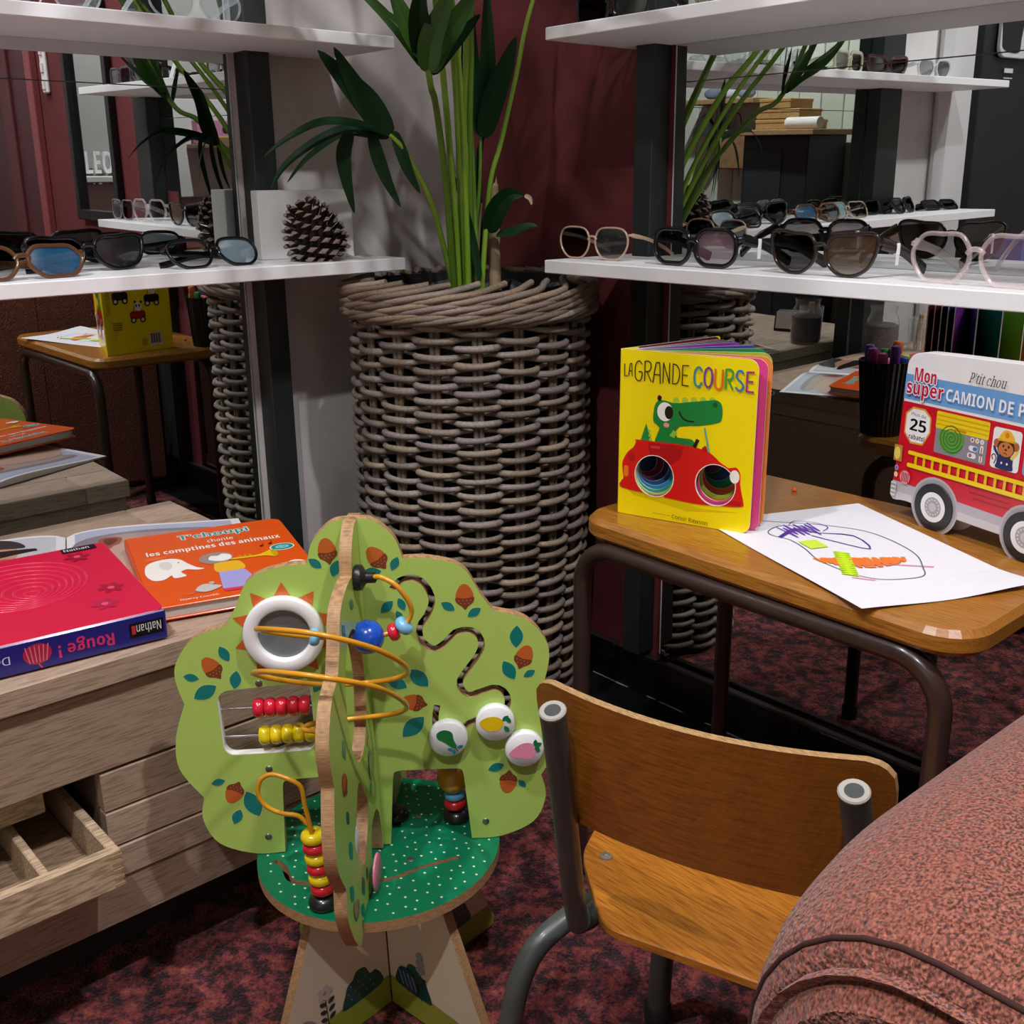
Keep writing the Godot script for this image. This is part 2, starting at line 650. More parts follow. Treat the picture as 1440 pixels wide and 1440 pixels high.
# ---------------------------------------------------------------- the room
func room() -> void:
	var g := G.new()
	g.box(Vector3(-2, -0.06, 2), Vector3(4.3, 0.12, 4.3))
	struct("floor", g, mat("ffffff", 0.95, {"tex": T.carpet, "tri": Vector3(1.7, 1.7, 1.7), "world": true, "bump": T.tuft, "bumps": 0.5, "rim": 0.15}))
	g = G.new()
	g.box(Vector3(-2, 2.67, 2), Vector3(4.3, 0.12, 4.3))
	struct("ceiling", g, mat("d9d6d2", 0.9))
	g = G.new()
	g.box(Vector3(-2, 1.3, -0.07), Vector3(4.3, 2.62, 0.1))
	g.box(Vector3(-0.246, 1.3, -0.0125), Vector3(0.492, 2.62, 0.025))
	g.box(Vector3(-1.605, 1.3, -0.0125), Vector3(0.61, 2.62, 0.025))
	g.box(Vector3(-0.895, 0.035, -0.0145), Vector3(0.81, 0.07, 0.012))
	struct("wall_left", g, M.grey_wall)
	g = G.new()
	g.box(Vector3(2, 1.3, -0.07), Vector3(4.3, 2.62, 0.1))
	g.box(Vector3(0.2455, 1.3, -0.0125), Vector3(0.491, 2.62, 0.025))
	g.box(Vector3(2.63, 1.3, -0.0125), Vector3(2.82, 2.62, 0.025))
	struct("wall_right", g, M.red_wall, RWT)
	g = G.new()
	g.box(Vector3(-4.08, 1.3, 2), Vector3(0.1, 2.62, 4.3))
	struct("wall_back", g, mat("b9bdb0", 0.7))
	var boards := get_node("wall_back")
	for i in 28:
		var b := G.new()
		b.box(Vector3(-4.02, 1.3, 0.07 + i * 0.145), Vector3(0.02, 2.6, 0.141), 0.004)
		obj("plank", b, mat(["c3c8ba", "bcc1b2", "c8ccc0"][i % 3], 0.6), boards)
	g = G.new()
	g.box(Vector3(-2, 1.3, 4.08), Vector3(4.3, 2.62, 0.12))
	struct("wall_far", g, mat("a9a6a2", 0.85))
	# posts beside the mirrors, a hand's depth proud of the wall
	for p in [[-0.4625, "left"], [-1.345, "left"]]:
		g = G.new()
		g.box(Vector3(p[0], 1.34, 0.02), Vector3(0.04 if p[0] > -1.0 else 0.1, 2.5, 0.0405), 0.0015)
		struct("trim_%d" % (1 if p[0] > -1.0 else 2), g, M.post)
	for p in [[0.4635, 3], [1.324, 4]]:
		g = G.new()
		g.box(Vector3(p[0], 1.342, 0.02), Vector3(0.037 if p[1] == 3 else 0.08, 2.5, 0.0405), 0.0015)
		struct("trim_%d" % p[1], g, M.post, RWT)
	# black tiles along the foot of the right wall, and a black strip let into the floor before them
	var bb := Node3D.new()
	bb.name = "baseboard_right"
	add_child(bb)
	bb.transform = RWT
	bb.set_meta("kind", "structure")
	var tile := mat("101112", 0.22, {"bump": T.fine, "bumps": 0.02, "tri": Vector3(3, 3, 3)})
	for i in 8:
		g = G.new()
		g.box(Vector3(0.2 + 0.4 * i, 0.0385, 0.006), Vector3(0.3985, 0.077, 0.012), 0.001)
		obj("tile", g, tile, bb)
	g = G.new()
	g.box(Vector3(1.6, 0.0375, 0.0035), Vector3(3.2, 0.075, 0.007))
	obj("grout", g, mat("8d8c8a", 0.9), bb)
	g = G.new()
	g.box(Vector3(0.25, 0.079, 0.0055), Vector3(0.5, 0.004, 0.013), 0.001)
	g.box(Vector3(0.98, 0.079, 0.0065), Vector3(0.92, 0.006, 0.011), 0.001)
	obj("capping", g, mat("37302f", 0.35), bb)
	g = G.new()
	g.box(Vector3(1.6, 0.0015, 0.052), Vector3(3.2, 0.005, 0.08), 0.001)
	var strip := struct("trim_5", g, mat("14171a", 0.3, {"tex": noise(0.02, [[0.0, "ffffff"], [0.78, "d8d8d8"], [0.9, "ffffff"]], 4), "tri": Vector3(2, 2, 2)}), RWT)
	var sc := Ink.new(Transform3D(Basis(Vector3.RIGHT, Vector3.FORWARD, Vector3.UP), Vector3(0, 0.0042, 0)))
	for i in 26:
		var x := 0.34 + rng.randf() * 0.45
		sc.rect(x, -0.0135 - rng.randf() * 0.003, x + 0.006 + rng.randf() * 0.03, -0.0125, hx("8f9294"))
	for i in 12:
		var x2 := 0.36 + rng.randf() * 0.3
		sc.rect(x2, -0.091, x2 + 0.02 + rng.randf() * 0.03, -0.0895, hx("6d7072"))
	obj("chipped_edge", sc.g, M.ink, strip)
	g = G.new()
	g.box(Vector3(-0.24, 0.0385, 0.006), Vector3(0.48, 0.077, 0.012), 0.001)
	struct("baseboard_left", g, tile)
	# beyond the left mirror: a pale column, then a dark panelled front
	g = G.new()
	g.box(Vector3(-1.695, 1.3, 0.015), Vector3(0.155, 2.6, 0.05), 0.02)
	struct("trim_6", g, mat("c9c6c6", 0.6))
	g = G.new()
	g.box(Vector3(-2.6, 1.3, 0.02), Vector3(1.65, 2.6, 0.06), 0.002)
	struct("trim_7", g, mat("191c20", 0.45, {"tex": T.wear, "tri": Vector3(1, 1, 1)}))
	# beyond the right mirror: the red wall goes on to a door
	var door := Node3D.new()
	door.name = "door_1"
	add_child(door)
	door.transform = RWT
	door.set_meta("kind", "structure")
	g = G.new()
	g.box(Vector3(2.8, 1.05, 0.01), Vector3(1.3, 2.1, 0.02), 0.003)
	obj("door_leaf", g, mat("4b1f26", 0.5), door)
	g = G.new()
	g.box(Vector3(2.145, 1.06, 0.012), Vector3(0.05, 2.12, 0.024), 0.003)
	g.box(Vector3(2.8, 2.12, 0.012), Vector3(1.36, 0.05, 0.024), 0.003)
	obj("door_frame", g, mat("8a4347", 0.45), door)
	g = G.new()
	g.box(Vector3(2.36, 1.05, 0.024), Vector3(0.09, 2.05, 0.012), 0.003)
	obj("door_stile", g, mat("5a262d", 0.5), door)


# ---------------------------------------------------------------- mirrors: two panes each, leaning a hair into the room
func mirrors() -> void:
	var glass := mat("d3d8d6", 0.0, {"metal": 1.0, "spec": 0.5})
	for side in 2:
		var x0 := -1.292 if side == 0 else 0.4935
		var x1 := -0.4955 if side == 0 else 1.282
		var lean := 0.011 if side == 0 else 0.0089
		var base := Transform3D() if side == 0 else RWT
		var o := thing("wall_mirror", ["tall two-pane wall mirror behind the left white shelves, reflecting the red wall", "tall two-pane wall mirror behind the right white shelves, reflecting the planter and jars"][side], "mirror", base * Transform3D(Basis(Vector3.RIGHT, lean), Vector3(0, 0.848, 0)), "wall mirrors")
		for y in [[0.0815 if side == 1 else 0.074, 1.0327], [1.0343, 2.1]]:
			var g := G.new()
			g.box(Vector3((x0 + x1) / 2, (y[0] + y[1]) / 2 - 0.848, -0.002), Vector3(x1 - x0, y[1] - y[0], 0.004))
			obj("mirror_pane", g, glass, o)
		var e := G.new()
		e.box(Vector3(x1 + 0.0008 if side == 0 else x0 - 0.0008, 1.09 - 0.848, -0.0018), Vector3(0.0016, 2.01, 0.005))
		obj("polished_edge", e, mat("c9d2ce", 0.2), o)
		var s := G.new()
		s.box(Vector3((x0 + x1) / 2, 1.0335 - 0.848, -0.0025), Vector3(x1 - x0, 0.0018, 0.004))
		obj("seam", s, mat("4a4d4b", 0.4), o)


# ---------------------------------------------------------------- what only the mirrors show
func far_room() -> void:
	# black-framed mirror and a white switch on the red wall
	var o := thing("framed_mirror", "narrow black-framed mirror on the red wall beyond the right shelves, seen in the left mirror", "mirror", RWT * Transform3D(Basis(), Vector3(1.72, 1.05, 0.0)))
	var g := G.new()
	for b in [[-0.147, 0.0, 0.026, 0.6], [0.142, 0.0, 0.026, 0.6], [0.0, -0.285, 0.27, 0.03], [0.0, 0.285, 0.27, 0.03]]:
		g.box(Vector3(b[0], b[1], 0.011), Vector3(b[2], b[3], 0.022), 0.002)
	obj("frame", g, mat("141417", 0.4), o)
	g = G.new()
	g.box(Vector3(-0.005, 0.0, 0.004), Vector3(0.27, 0.555, 0.004))
	obj("mirror_pane", g, mat("d3d8d6", 0.0, {"metal": 1.0}), o)
	o = thing("light_switch", "upright white double switch plate on the red wall by the dark door", "switch", RWT * Transform3D(Basis(), Vector3(2.045, 1.2, 0.0)))
	g = G.new()
	g.box(Vector3(0, 0, 0.006), Vector3(0.04, 0.15, 0.012), 0.004)
	obj("plate", g, mat("e8e4e2", 0.35), o)
	for y in [-0.05, 0.0, 0.05]:
		g = G.new()
		g.box(Vector3(0, y, 0.014), Vector3(0.018, 0.03, 0.006), 0.002)
		obj("rocker", g, mat("d9d4d2", 0.3), o)
	# lettered wall: white letters over a pale ledge
	o = thing("wall_letters", "white capital letters LEOS standing on a pale wall ledge, seen in the black-framed mirror", "sign", Transform3D(Basis(Vector3.UP, PI), Vector3(-1.045, 0.856, 4.0)))
	var ink := Ink.new(Transform3D(Basis(), Vector3(0, 0, -0.012)))
	g = G.new()
	var tm := TextMesh.new()
	var fo := SystemFont.new()
	fo.font_names = PackedStringArray(["Droid Sans"])
	fo.font_weight = 700
	tm.font = fo
	tm.text = "LEOS"
	tm.font_size = 40
	tm.pixel_size = 0.0034
	tm.depth = 0.02
	var lt := obj("letters", tm, mat("f4f4f4", 0.5), o)
	lt.transform = Transform3D(Basis.from_scale(Vector3(0.62, 1.08, 1.0)), Vector3(-0.005, 0.055, 0.03))
	g = G.new()
	g.box(Vector3(0, -0.024, 0.06), Vector3(0.7, 0.03, 0.12), 0.004)
	obj("ledge", g, mat("d5d3d0", 0.5), o)
	g = G.new()
	g.box(Vector3(0, -0.35, 0.01), Vector3(0.7, 0.6, 0.02), 0.003)
	obj("lower_panel", g, mat("d0cfcd", 0.6), o)
	# shelf with a pink and yellow box on the pale far wall
	o = thing("picture_shelf", "short wooden wall shelf on the pale far wall under a white board", "shelf", Transform3D(Basis(), Vector3(-1.68, 0.97, 3.9)))
	g = G.new()
	g.box(Vector3(0, 0.0, 0), Vector3(0.36, 0.022, 0.14), 0.003)
	g.box(Vector3(0, 0.02, -0.066), Vector3(0.36, 0.05, 0.01), 0.002)
	obj("board", g, mat("a58765", 0.6, {"tex": T.grain, "tri": Vector3(2, 20, 20)}), o)
	o = thing("gift_box", "small pink and yellow box on the short wooden wall shelf", "box", Transform3D(Basis(Vector3.UP, PI), Vector3(-1.66, 0.982, 3.91)))
	g = G.new()
	g.box(Vector3(0, 0.06, 0), Vector3(0.27, 0.12, 0.06), 0.003)
	obj("carton", g, mat("c98aa8", 0.5), o)
	ink = Ink.new(Transform3D(Basis(), Vector3(0, 0, 0.0302)))
	ink.rect(-0.13, 0.0, 0.13, 0.04, hx("dcb04a"))
	ink.poly(v2([-0.13, 0.04, -0.02, 0.04, -0.1, 0.1]), hx("e0a05c"))
	ink.ell(0.03, 0.07, 0.02, 0.02, hx("3a2630"))
	ink.poly(v2([0.05, 0.1, 0.13, 0.03, 0.13, 0.118]), hx("b56fa8"))
	obj("print", ink.g, M.ink, o)
	g = G.new()
	g.box(Vector3(-1.64, 0.96, 3.995), Vector3(0.62, 0.5, 0.04), 0.004)
	tag(obj("white_board", g, mat("cfcdca", 0.5)), "plain white board on the pale far wall behind the wooden shelf", "board")
	# shelves, boxes and bags on the boarded wall
	o = thing("wall_shelf", "long oak wall shelf on the boarded wall with soft bundles", "shelf", Transform3D(Basis(), Vector3(-3.92, 1.19, 2.6)))
	g = G.new()
	g.box(Vector3(0, 0, 0), Vector3(0.18, 0.028, 0.5), 0.003)
	obj("board", g, mat("b59567", 0.6, {"tex": T.grain, "tri": Vector3(20, 20, 2)}), o)
	for b in [[2.46, "8d96b8", "pale blue"], [2.58, "c7c7d2", "off-white"], [2.7, "6b7387", "slate blue"]]:
		g = G.new()
		g.ball(Vector3(0, 0.032, 0), Vector3(0.06, 0.032, 0.05), 14)
		tag(obj("cloth_bundle", g, mat(b[1], 0.9), null, Transform3D(Basis(), Vector3(-3.91, 1.203, b[0]))), "%s folded cloth bundle on the long oak wall shelf" % b[2], "cloth", "cloth bundles on the oak shelf")
	o = thing("counter_cabinet", "tall black cabinet with an oak top against the boarded wall", "cabinet", Transform3D(Basis(), Vector3(-3.79, 0, 2.02)))
	g = G.new()
	g.box(Vector3(0, 0.5, 0), Vector3(0.34, 1.0, 0.42), 0.004)
	obj("body", g, mat("1e2226", 0.5), o)
	g = G.new()
	g.box(Vector3(0.172, 0.48, 0.07), Vector3(0.008, 0.9, 0.24), 0.002)
	obj("door", g, mat("2b3035", 0.5), o)
	g = G.new()
	g.box(Vector3(0.03, 1.014, 0.0), Vector3(0.42, 0.028, 0.56), 0.003)
	obj("worktop", g, mat("c19c6a", 0.6, {"tex": T.grain, "tri": Vector3(20, 20, 2)}), o)
	var bx := [[1.06, 2.06, 0.32, "lowest long"], [1.114, 2.08, 0.28, "middle"], [1.166, 2.1, 0.2, "topmost short"]]
	for b in bx:
		g = G.new()
		g.box(Vector3(0, 0, 0), Vector3(0.2, 0.05, b[2]), 0.003)
		g.box(Vector3(0, 0.016, 0), Vector3(0.206, 0.017, b[2] + 0.006), 0.003)
		tag(obj("wooden_box", g, mat("c9a066", 0.6, {"tex": T.grain, "tri": Vector3(18, 18, 2)}), null, Transform3D(Basis(), Vector3(-3.8, b[0] - 0.005, b[1]))), "%s pale wooden box in the stack on the black cabinet" % b[3], "box", "stacked wooden boxes")
	g = G.new()
	g.sweep(v3([-0.02, 0.03, 0.12, 0, 0.03, 0.0, 0.01, 0.03, -0.1]), 0.03, 0.03, Vector3.UP, false, 12)
	tag(obj("paper_roll", g, mat("dcdad6", 0.7), null, Transform3D(Basis(), Vector3(-3.66, 1.029, 1.87))), "white paper roll lying beside the wooden boxes", "roll")
	o = thing("paper_bag", "brown paper bag hanging on the boarded wall below the oak shelf", "bag", Transform3D(Basis(), Vector3(-3.95, 0.82, 2.56)))
	g = G.new()
	g.box(Vector3(0, 0.11, 0), Vector3(0.08, 0.22, 0.2), 0.006)
	obj("sack", g, mat("96714d", 0.8, {"tex": T.wear, "tri": Vector3(4, 4, 4)}), o)
	g = G.new()
	g.sweep(spline(v3([0.0, 0.22, -0.05, 0.0, 0.3, -0.03, 0.0, 0.3, 0.03, 0.0, 0.22, 0.05]), 5), 0.004, 0.004)
	obj("handle", g, mat("6e5137", 0.8), o)
	g = G.new()
	g.lathe([Vector2(0.0001, 0.13), Vector2(0.03, 0.11), Vector2(0.07, 0.03), Vector2(0.075, 0.0), Vector2(0.0001, 0.0)], 16)
	tag(obj("black_cap", g, mat("15161a", 0.8), null, Transform3D(Basis(), Vector3(-3.9, 1.0, 2.74))), "black pointed cap hung beside the brown paper bag", "cap")
	# poster in a white moulding and a white stamp on the dark front
	o = thing("display_plaque", "white curved display plaque on the dark panelled front, seen in the right mirror", "plaque", Transform3D(Basis(), Vector3(-1.92, 1.2, 0.055)))
	g = G.new()
	g.prism(Ink.rrect(-0.085, -0.02, 0.085, 0.16, 0.03), 0.0, 0.012, Transform3D(), 0.002)
	obj("moulding", g, mat("cfcdd8", 0.4), o)
	g = G.new()
	g.prism(curve2([-0.035, 0.15, 0.078, 0.15, 0.08, 0.03, 0.06, 0.0, -0.02, -0.004, -0.03, 0.03], 5), 0.0121, 0.0135, Transform3D(), 0.0)
	obj("dark_panel", g, mat("17181c", 0.4), o)
	g = G.new()
	g.box(Vector3(0.0, -0.052, 0.0), Vector3(0.05, 0.012, 0.002))
	g.box(Vector3(0.0, -0.072, 0.0), Vector3(0.05, 0.003, 0.002))
	obj("small_white_mark", g, mat("cfcfcf", 0.5), o)
	g = G.new()
	g.box(Vector3(-1.92, 0.625, 0.13), Vector3(0.06, 0.13, 0.1), 0.01)
	tag(obj("blue_tub", g, mat("5b86d8", 0.4)), "small blue tub standing at the far end of the cabinet, seen under the mirrored shelf", "tub")


# ---------------------------------------------------------------- shelves
func shelves() -> void:
	var down := Basis(Vector3.RIGHT, Vector3.BACK, Vector3.DOWN)
	var L := [["lower", 0.7782, 0.0196], ["upper", 1.1045, 0.0173]]
	for i in 2:
		var y: float = L[i][1]
		var e := -0.3132 if i == 0 else -0.3179
		var b := 0.004
		var p := v2([-1.647, b, -1.397, b, -1.397, 0.042, -1.293, 0.042, -1.293, b, -0.4845, b, -0.4845, 0.042, -0.4405, 0.042, -0.4405, b, e, b, e, 0.1972, -1.647, 0.1972])
		var g := G.new()
		g.prism(p, 0.0, L[i][2], Transform3D(), 0.0012)
		tag(obj("wall_shelf", g, M.white, null, Transform3D(down, Vector3(0, y, 0))), ["long white shelf across the left mirror carrying the pine cone", "long white shelf high across the left mirror with clear glasses"][i], "shelf", "white display shelves")
		e = 0.4114 if i == 0 else 0.413
		var f := 1.296 if i == 0 else 1.326
		p = v2([e, b, 0.4435, b, 0.4435, 0.042, 0.4838, 0.042, 0.4838, b, 1.281, b, 1.281, 0.042, f, 0.042, f, 0.1972, e, 0.1972])
		g = G.new()
		g.prism(p, 0.0, L[i][2], Transform3D(), 0.0012)
		tag(obj("wall_shelf", g, M.white, null, RWT * Transform3D(down, Vector3(0, y, 0))), ["white shelf across the right mirror carrying the row of open sunglasses", "white shelf high across the right mirror above the red book corner"][i], "shelf", "white display shelves")


# ---------------------------------------------------------------- glasses
const LENS := {
	"panto": [0, 1, 0.72, 0.88, 1, 0.3, 0.88, -0.42, 0.48, -0.92, 0, -1, -0.52, -0.9, -0.88, -0.4, -0.97, 0.28, -0.7, 0.87],
	"round": [0, 1, 0.7, 0.72, 1, 0, 0.7, -0.72, 0, -1, -0.7, -0.72, -1, 0, -0.7, 0.72],
	"square": [0, 0.98, 0.72, 0.97, 0.98, 0.6, 1, -0.1, 0.82, -0.8, 0.3, -1, -0.4, -0.98, -0.85, -0.7, -1, 0, -0.95, 0.65, -0.68, 0.96],
	"hex": [-0.62, 0.98, 0.0, 1, 0.6, 0.96, 0.95, 0.42, 1, 0.0, 0.86, -0.45, 0.5, -0.97, 0.0, -1, -0.52, -0.96, -0.9, -0.35, -0.98, 0.1, -0.93, 0.5],
	"soft": [0, 1, 0.6, 0.96, 0.94, 0.58, 1, 0, 0.9, -0.58, 0.52, -0.96, 0, -1, -0.58, -0.95, -0.94, -0.52, -1, 0.08, -0.92, 0.6, -0.56, 0.96],
	"cat": [0, 0.9, 0.7, 1, 1.06, 0.8, 1.0, 0.1, 0.74, -0.62, 0.2, -1, -0.4, -0.95, -0.85, -0.45, -0.96, 0.25, -0.66, 0.82],
}


func rim_path(kind: String, cx: float, cy: float, a: float, b: float, flip: float, z: float) -> Array:
	var r := []
	for q in curve2(LENS[kind], 4):
		r.append(Vector3(cx + flip * q.x * a, cy + q.y * b, z - 0.10 * pow(cx + flip * q.x * a, 2.0) * 6.0))
	return r


# s: kind, w (whole width), h, rim, deep, frame and lens colours, lens alpha top / bottom, folded, lean, tagged
func glasses(at: Transform3D, s: Dictionary, label: String, group: String) -> Node3D:
	var w: float = s.w
	var h: float = s.h
	var rim: float = s.rim
	var deep: float = s.get("deep", 0.005)
	var a := w * 0.5 * 0.44
	var cx := w * 0.5 * 0.515
	var b := h * 0.5 - rim * 0.5
	var cy := h * 0.5
	var fm := mat(s.frame, s.get("rough", 0.16), s.get("fo", {}))
	var o := thing("sunglasses" if s.get("sun", true) else "eyeglasses", label, "glasses", at, group)
	var front := Basis(Vector3.RIGHT, -s.get("lean", 0.0))
	var FX := Transform3D(front, Vector3.ZERO)
	var g := G.new()
	for sd in [-1.0, 1.0]:
		var pth := rim_path(s.kind, sd * cx, cy, a, b, sd, 0.0)
		g.sweep(pth, deep * 0.5, rim * 0.5, Vector3.BACK, true, 8)
		var oy: float = cy + b * s.get("hinge", 0.55)
		var ex = sd * (cx + a * 0.97)
		g.sweep([Vector3(ex, oy, -0.0105 * 0.3 - 0.0025), Vector3(ex + sd * rim * 0.7, oy, -0.006), Vector3(ex + sd * rim * 0.9, oy, -0.012)], rim * 0.62, deep * 0.5, Vector3.UP, false, 8)
	var bx := cx - a * 0.9
	var by: float = cy + b * s.get("bridge", 0.35)
	g.sweep(spline([Vector3(-bx, by - 0.003, 0), Vector3(-bx * 0.5, by + 0.0015, 0.001), Vector3(bx * 0.5, by + 0.0015, 0.001), Vector3(bx, by - 0.003, 0)], 4), rim * 0.55, deep * 0.5, Vector3.UP, false, 8)
	obj("frame_front", g, fm, o, FX)
	for sd in [-1.0, 1.0]:
		g = G.new()
		var pl := rim_path(s.kind, sd * cx, cy, a, b, sd, -0.0005)
		var ctr := Vector3(sd * cx, cy, -0.0005 - 0.6 * cx * cx + 0.0012)
		var ink := hx(s.lens)
		var K := func(p: Vector3) -> Color:
			var k := ink
			k.a = lerpf(s.a0, s.a1, clampf((cy + b - p.y) / (2.0 * b), 0.0, 1.0))
			return k
		for i in pl.size():
			var p0: Vector3 = pl[i]
			var p1: Vector3 = pl[(i + 1) % pl.size()]
			g.colored = true
			for q in [ctr, p0, p1]:
				g.v.append(q)
				g.n.append((Vector3(0, 0, 1) + (q - ctr) * 4.0).normalized())
				var kk: Color = K.call(q)
				var lin := kk.srgb_to_linear()
				g.c.append(Color(lin.r, lin.g, lin.b, kk.a))
		obj("lens", g, mat("ffffff", 0.3, {"vc": true, "alpha": 1.0, "coat": 1.0, "coatr": 0.02}), o, FX)
	for sd in [-1.0, 1.0]:
		g = G.new()
		var hy: float = cy + b * s.get("hinge", 0.55)
		var x0: float = sd * (cx + a * 0.97 + rim * 0.85)
		var P := []
		var hinge := FX * Vector3(x0, hy, -0.010)
		if s.get("folded", false):
			var zz := hinge.z - 0.003 - (0.006 if sd > 0 else 0.0)
			P = spline([hinge, Vector3(x0 - sd * 0.006, hinge.y - 0.002, zz - 0.004), Vector3(x0 * 0.4, hinge.y * 0.72, zz - 0.005), Vector3(-x0 * 0.35, hinge.y * 0.5, zz - 0.006), Vector3(-x0 * 0.72, 0.006, zz - 0.008), Vector3(-x0 * 0.93, 0.003, zz - 0.01)], 4)
		else:
			var ln: float = s.get("long", 0.118)
			P = spline([hinge, hinge.lerp(Vector3(x0 * 0.97, 0.012, -ln), 0.4) + Vector3(0, 0.002, 0), Vector3(x0 * 0.96, 0.016, -ln * 0.78), Vector3(x0 * 0.93, 0.0045, -ln)], 5)
		var tw: float = s.get("temple", 0.0042)
		var R := []
		for i in P.size():
			R.append(tw * (1.25 if i < 3 else 1.0 + 0.25 * float(i) / P.size()))
		g.sweep(P, R, 0.0017, Vector3.UP, false, 8)
		var arm := obj("temple", g, fm, o)
		if s.get("tagged", 0.0) == sd:
			g = G.new()
			var m: Vector3 = P[int(P.size() * 0.28)]
			g.box(m + Vector3(0, -0.001, 0), Vector3(0.006, 0.014, 0.006), 0.001)
			g.box(m + Vector3(sd * 0.002, -0.012, 0.001), Vector3(0.0008, 0.016, 0.006), 0.0)
			obj("price_tag", g, mat("f0eff2", 0.5), arm)
	return o


func spot(base: Transform3D, s: float, y: float, off: float, turn := 0.0) -> Transform3D:
	return base * Transform3D(Basis(Vector3.UP, deg_to_rad(turn)), Vector3(s, y + 0.0004, off))


func eyewear() -> void:
	var R := RWT
	var L := Transform3D()
	var y0 := 0.7782
	var y1 := 1.1045
	var clear := {"alpha": 0.45}
	var gr := "open sunglasses in a row on the right shelf"
	glasses(spot(R, 0.464, y0, 0.148, 4), {"kind": "panto", "w": 0.14, "h": 0.049, "rim": 0.003, "deep": 0.0036, "frame": "e2c2a2", "fo": {"alpha": 0.5}, "lens": "14161c", "a0": 0.97, "a1": 0.72, "temple": 0.0026}, "champagne-clear round sunglasses at the planter end of the right shelf", gr)
	glasses(spot(R, 0.668, y0, 0.158, -3), {"kind": "soft", "w": 0.155, "h": 0.053, "rim": 0.0066, "deep": 0.0065, "frame": "0b090b", "lens": "74505f", "a0": 0.97, "a1": 0.25, "temple": 0.006, "tagged": 1.0}, "thick black squarish sunglasses with plum lenses fading lighter, second in the right row", gr)
	glasses(spot(R, 0.872, y0, 0.160, -2), {"kind": "cat", "w": 0.156, "h": 0.055, "rim": 0.0046, "deep": 0.006, "frame": "2a1f19", "lens": "4a3522", "a0": 0.9, "a1": 0.8, "temple": 0.0062, "tagged": 1.0}, "dark brown cat-eye sunglasses with amber-brown lenses on the right shelf", gr)
	glasses(spot(R, 1.068, y0, 0.160, -4), {"kind": "hex", "w": 0.165, "h": 0.057, "rim": 0.0052, "deep": 0.006, "frame": "f2dcd9", "fo": {"alpha": 0.26}, "lens": "6a4a55", "a0": 0.72, "a1": 0.14, "temple": 0.005, "tagged": 1.0}, "pale pink see-through angular sunglasses with rosy lenses at the right edge of the picture", gr)
	glasses(spot(R, 1.235, y0, 0.155, 2), {"kind": "square", "w": 0.14, "h": 0.052, "rim": 0.0045, "frame": "8b8088", "fo": {"alpha": 0.6}, "lens": "3c3640", "a0": 0.9, "a1": 0.6}, "smoky grey-violet sunglasses at the far end of the right shelf, seen in the left mirror", gr)
	var gl := "folded glasses on the left shelf"
	glasses(spot(L, -0.612, y0, 0.155, 6), {"kind": "panto", "w": 0.152, "h": 0.05, "rim": 0.0048, "deep": 0.006, "frame": "09090a", "lens": "a9c6d2", "a0": 0.5, "a1": 0.4, "folded": true, "lean": 0.62, "hinge": 0.6}, "folded black round glasses with pale blue lenses beside the pine cone", gl)
	glasses(spot(L, -0.775, y0, 0.095, 4), {"kind": "cat", "w": 0.168, "h": 0.054, "rim": 0.0062, "deep": 0.007, "frame": "0c0c0e", "lens": "17181c", "a0": 0.96, "a1": 0.9, "folded": true, "lean": 0.3}, "folded heavy black sunglasses with black lenses behind the amber pair", gl)
	glasses(spot(L, -0.888, y0, 0.166, 3), {"kind": "hex", "w": 0.165, "h": 0.047, "rim": 0.0058, "deep": 0.006, "frame": "5f3d24", "fo": {"alpha": 0.88}, "lens": "18587c", "a0": 0.8, "a1": 0.55, "folded": true, "lean": 0.4}, "folded amber-brown angular sunglasses with blue lenses cut by the left edge of the picture", gl)
	glasses(spot(L, -1.06, y0, 0.13, 8), {"kind": "square", "w": 0.145, "h": 0.046, "rim": 0.004, "frame": "cbb9a8", "rough": 0.15, "fo": {"metal": 0.9}, "lens": "7fa8ac", "a0": 0.7, "a1": 0.5, "folded": true, "lean": 0.45}, "pale metal sunglasses with mirrored lenses on the left shelf, seen in the right mirror", gl)
	glasses(spot(L, -1.37, y0, 0.10, -12), {"kind": "cat", "w": 0.15, "h": 0.048, "rim": 0.008, "deep": 0.008, "frame": "0a0a0b", "lens": "101114", "a0": 0.96, "a1": 0.9, "folded": true, "lean": 0.5}, "shiny black sunglasses on the left shelf beyond the mirror edge", gl)
	glasses(spot(L, -1.555, y0, 0.10, 10), {"kind": "square", "w": 0.14, "h": 0.04, "rim": 0.006, "frame": "15161a", "lens": "1a1c20", "a0": 0.95, "a1": 0.9, "folded": true, "lean": 0.8}, "low black sunglasses at the far end of the left shelf", gl)
	glasses(spot(L, -1.21, y0, 0.075, 5), {"kind": "cat", "w": 0.15, "h": 0.045, "rim": 0.008, "deep": 0.008, "frame": "111113", "lens": "17181b", "a0": 0.95, "a1": 0.9, "folded": true, "lean": 0.5}, "black sunglasses pushed back against the left mirror", gl)
	var gt := "glasses on the upper shelves"
	glasses(spot(L, -0.612, y1, 0.15, 2), {"kind": "round", "w": 0.142, "h": 0.05, "rim": 0.003, "frame": "dfe6e8", "fo": {"alpha": 0.25}, "lens": "7c98ad", "a0": 0.35, "a1": 0.3, "sun": false, "long": 0.11}, "clear crystal round glasses with bluish lenses on the upper left shelf", gt)
	glasses(spot(L, -0.80, y1, 0.12, -4), {"kind": "panto", "w": 0.14, "h": 0.048, "rim": 0.003, "frame": "cfd6d8", "fo": {"alpha": 0.25}, "lens": "9fb0b8", "a0": 0.3, "a1": 0.2, "sun": false, "long": 0.1}, "clear glasses next along the upper left shelf, only a rim bottom showing", gt)
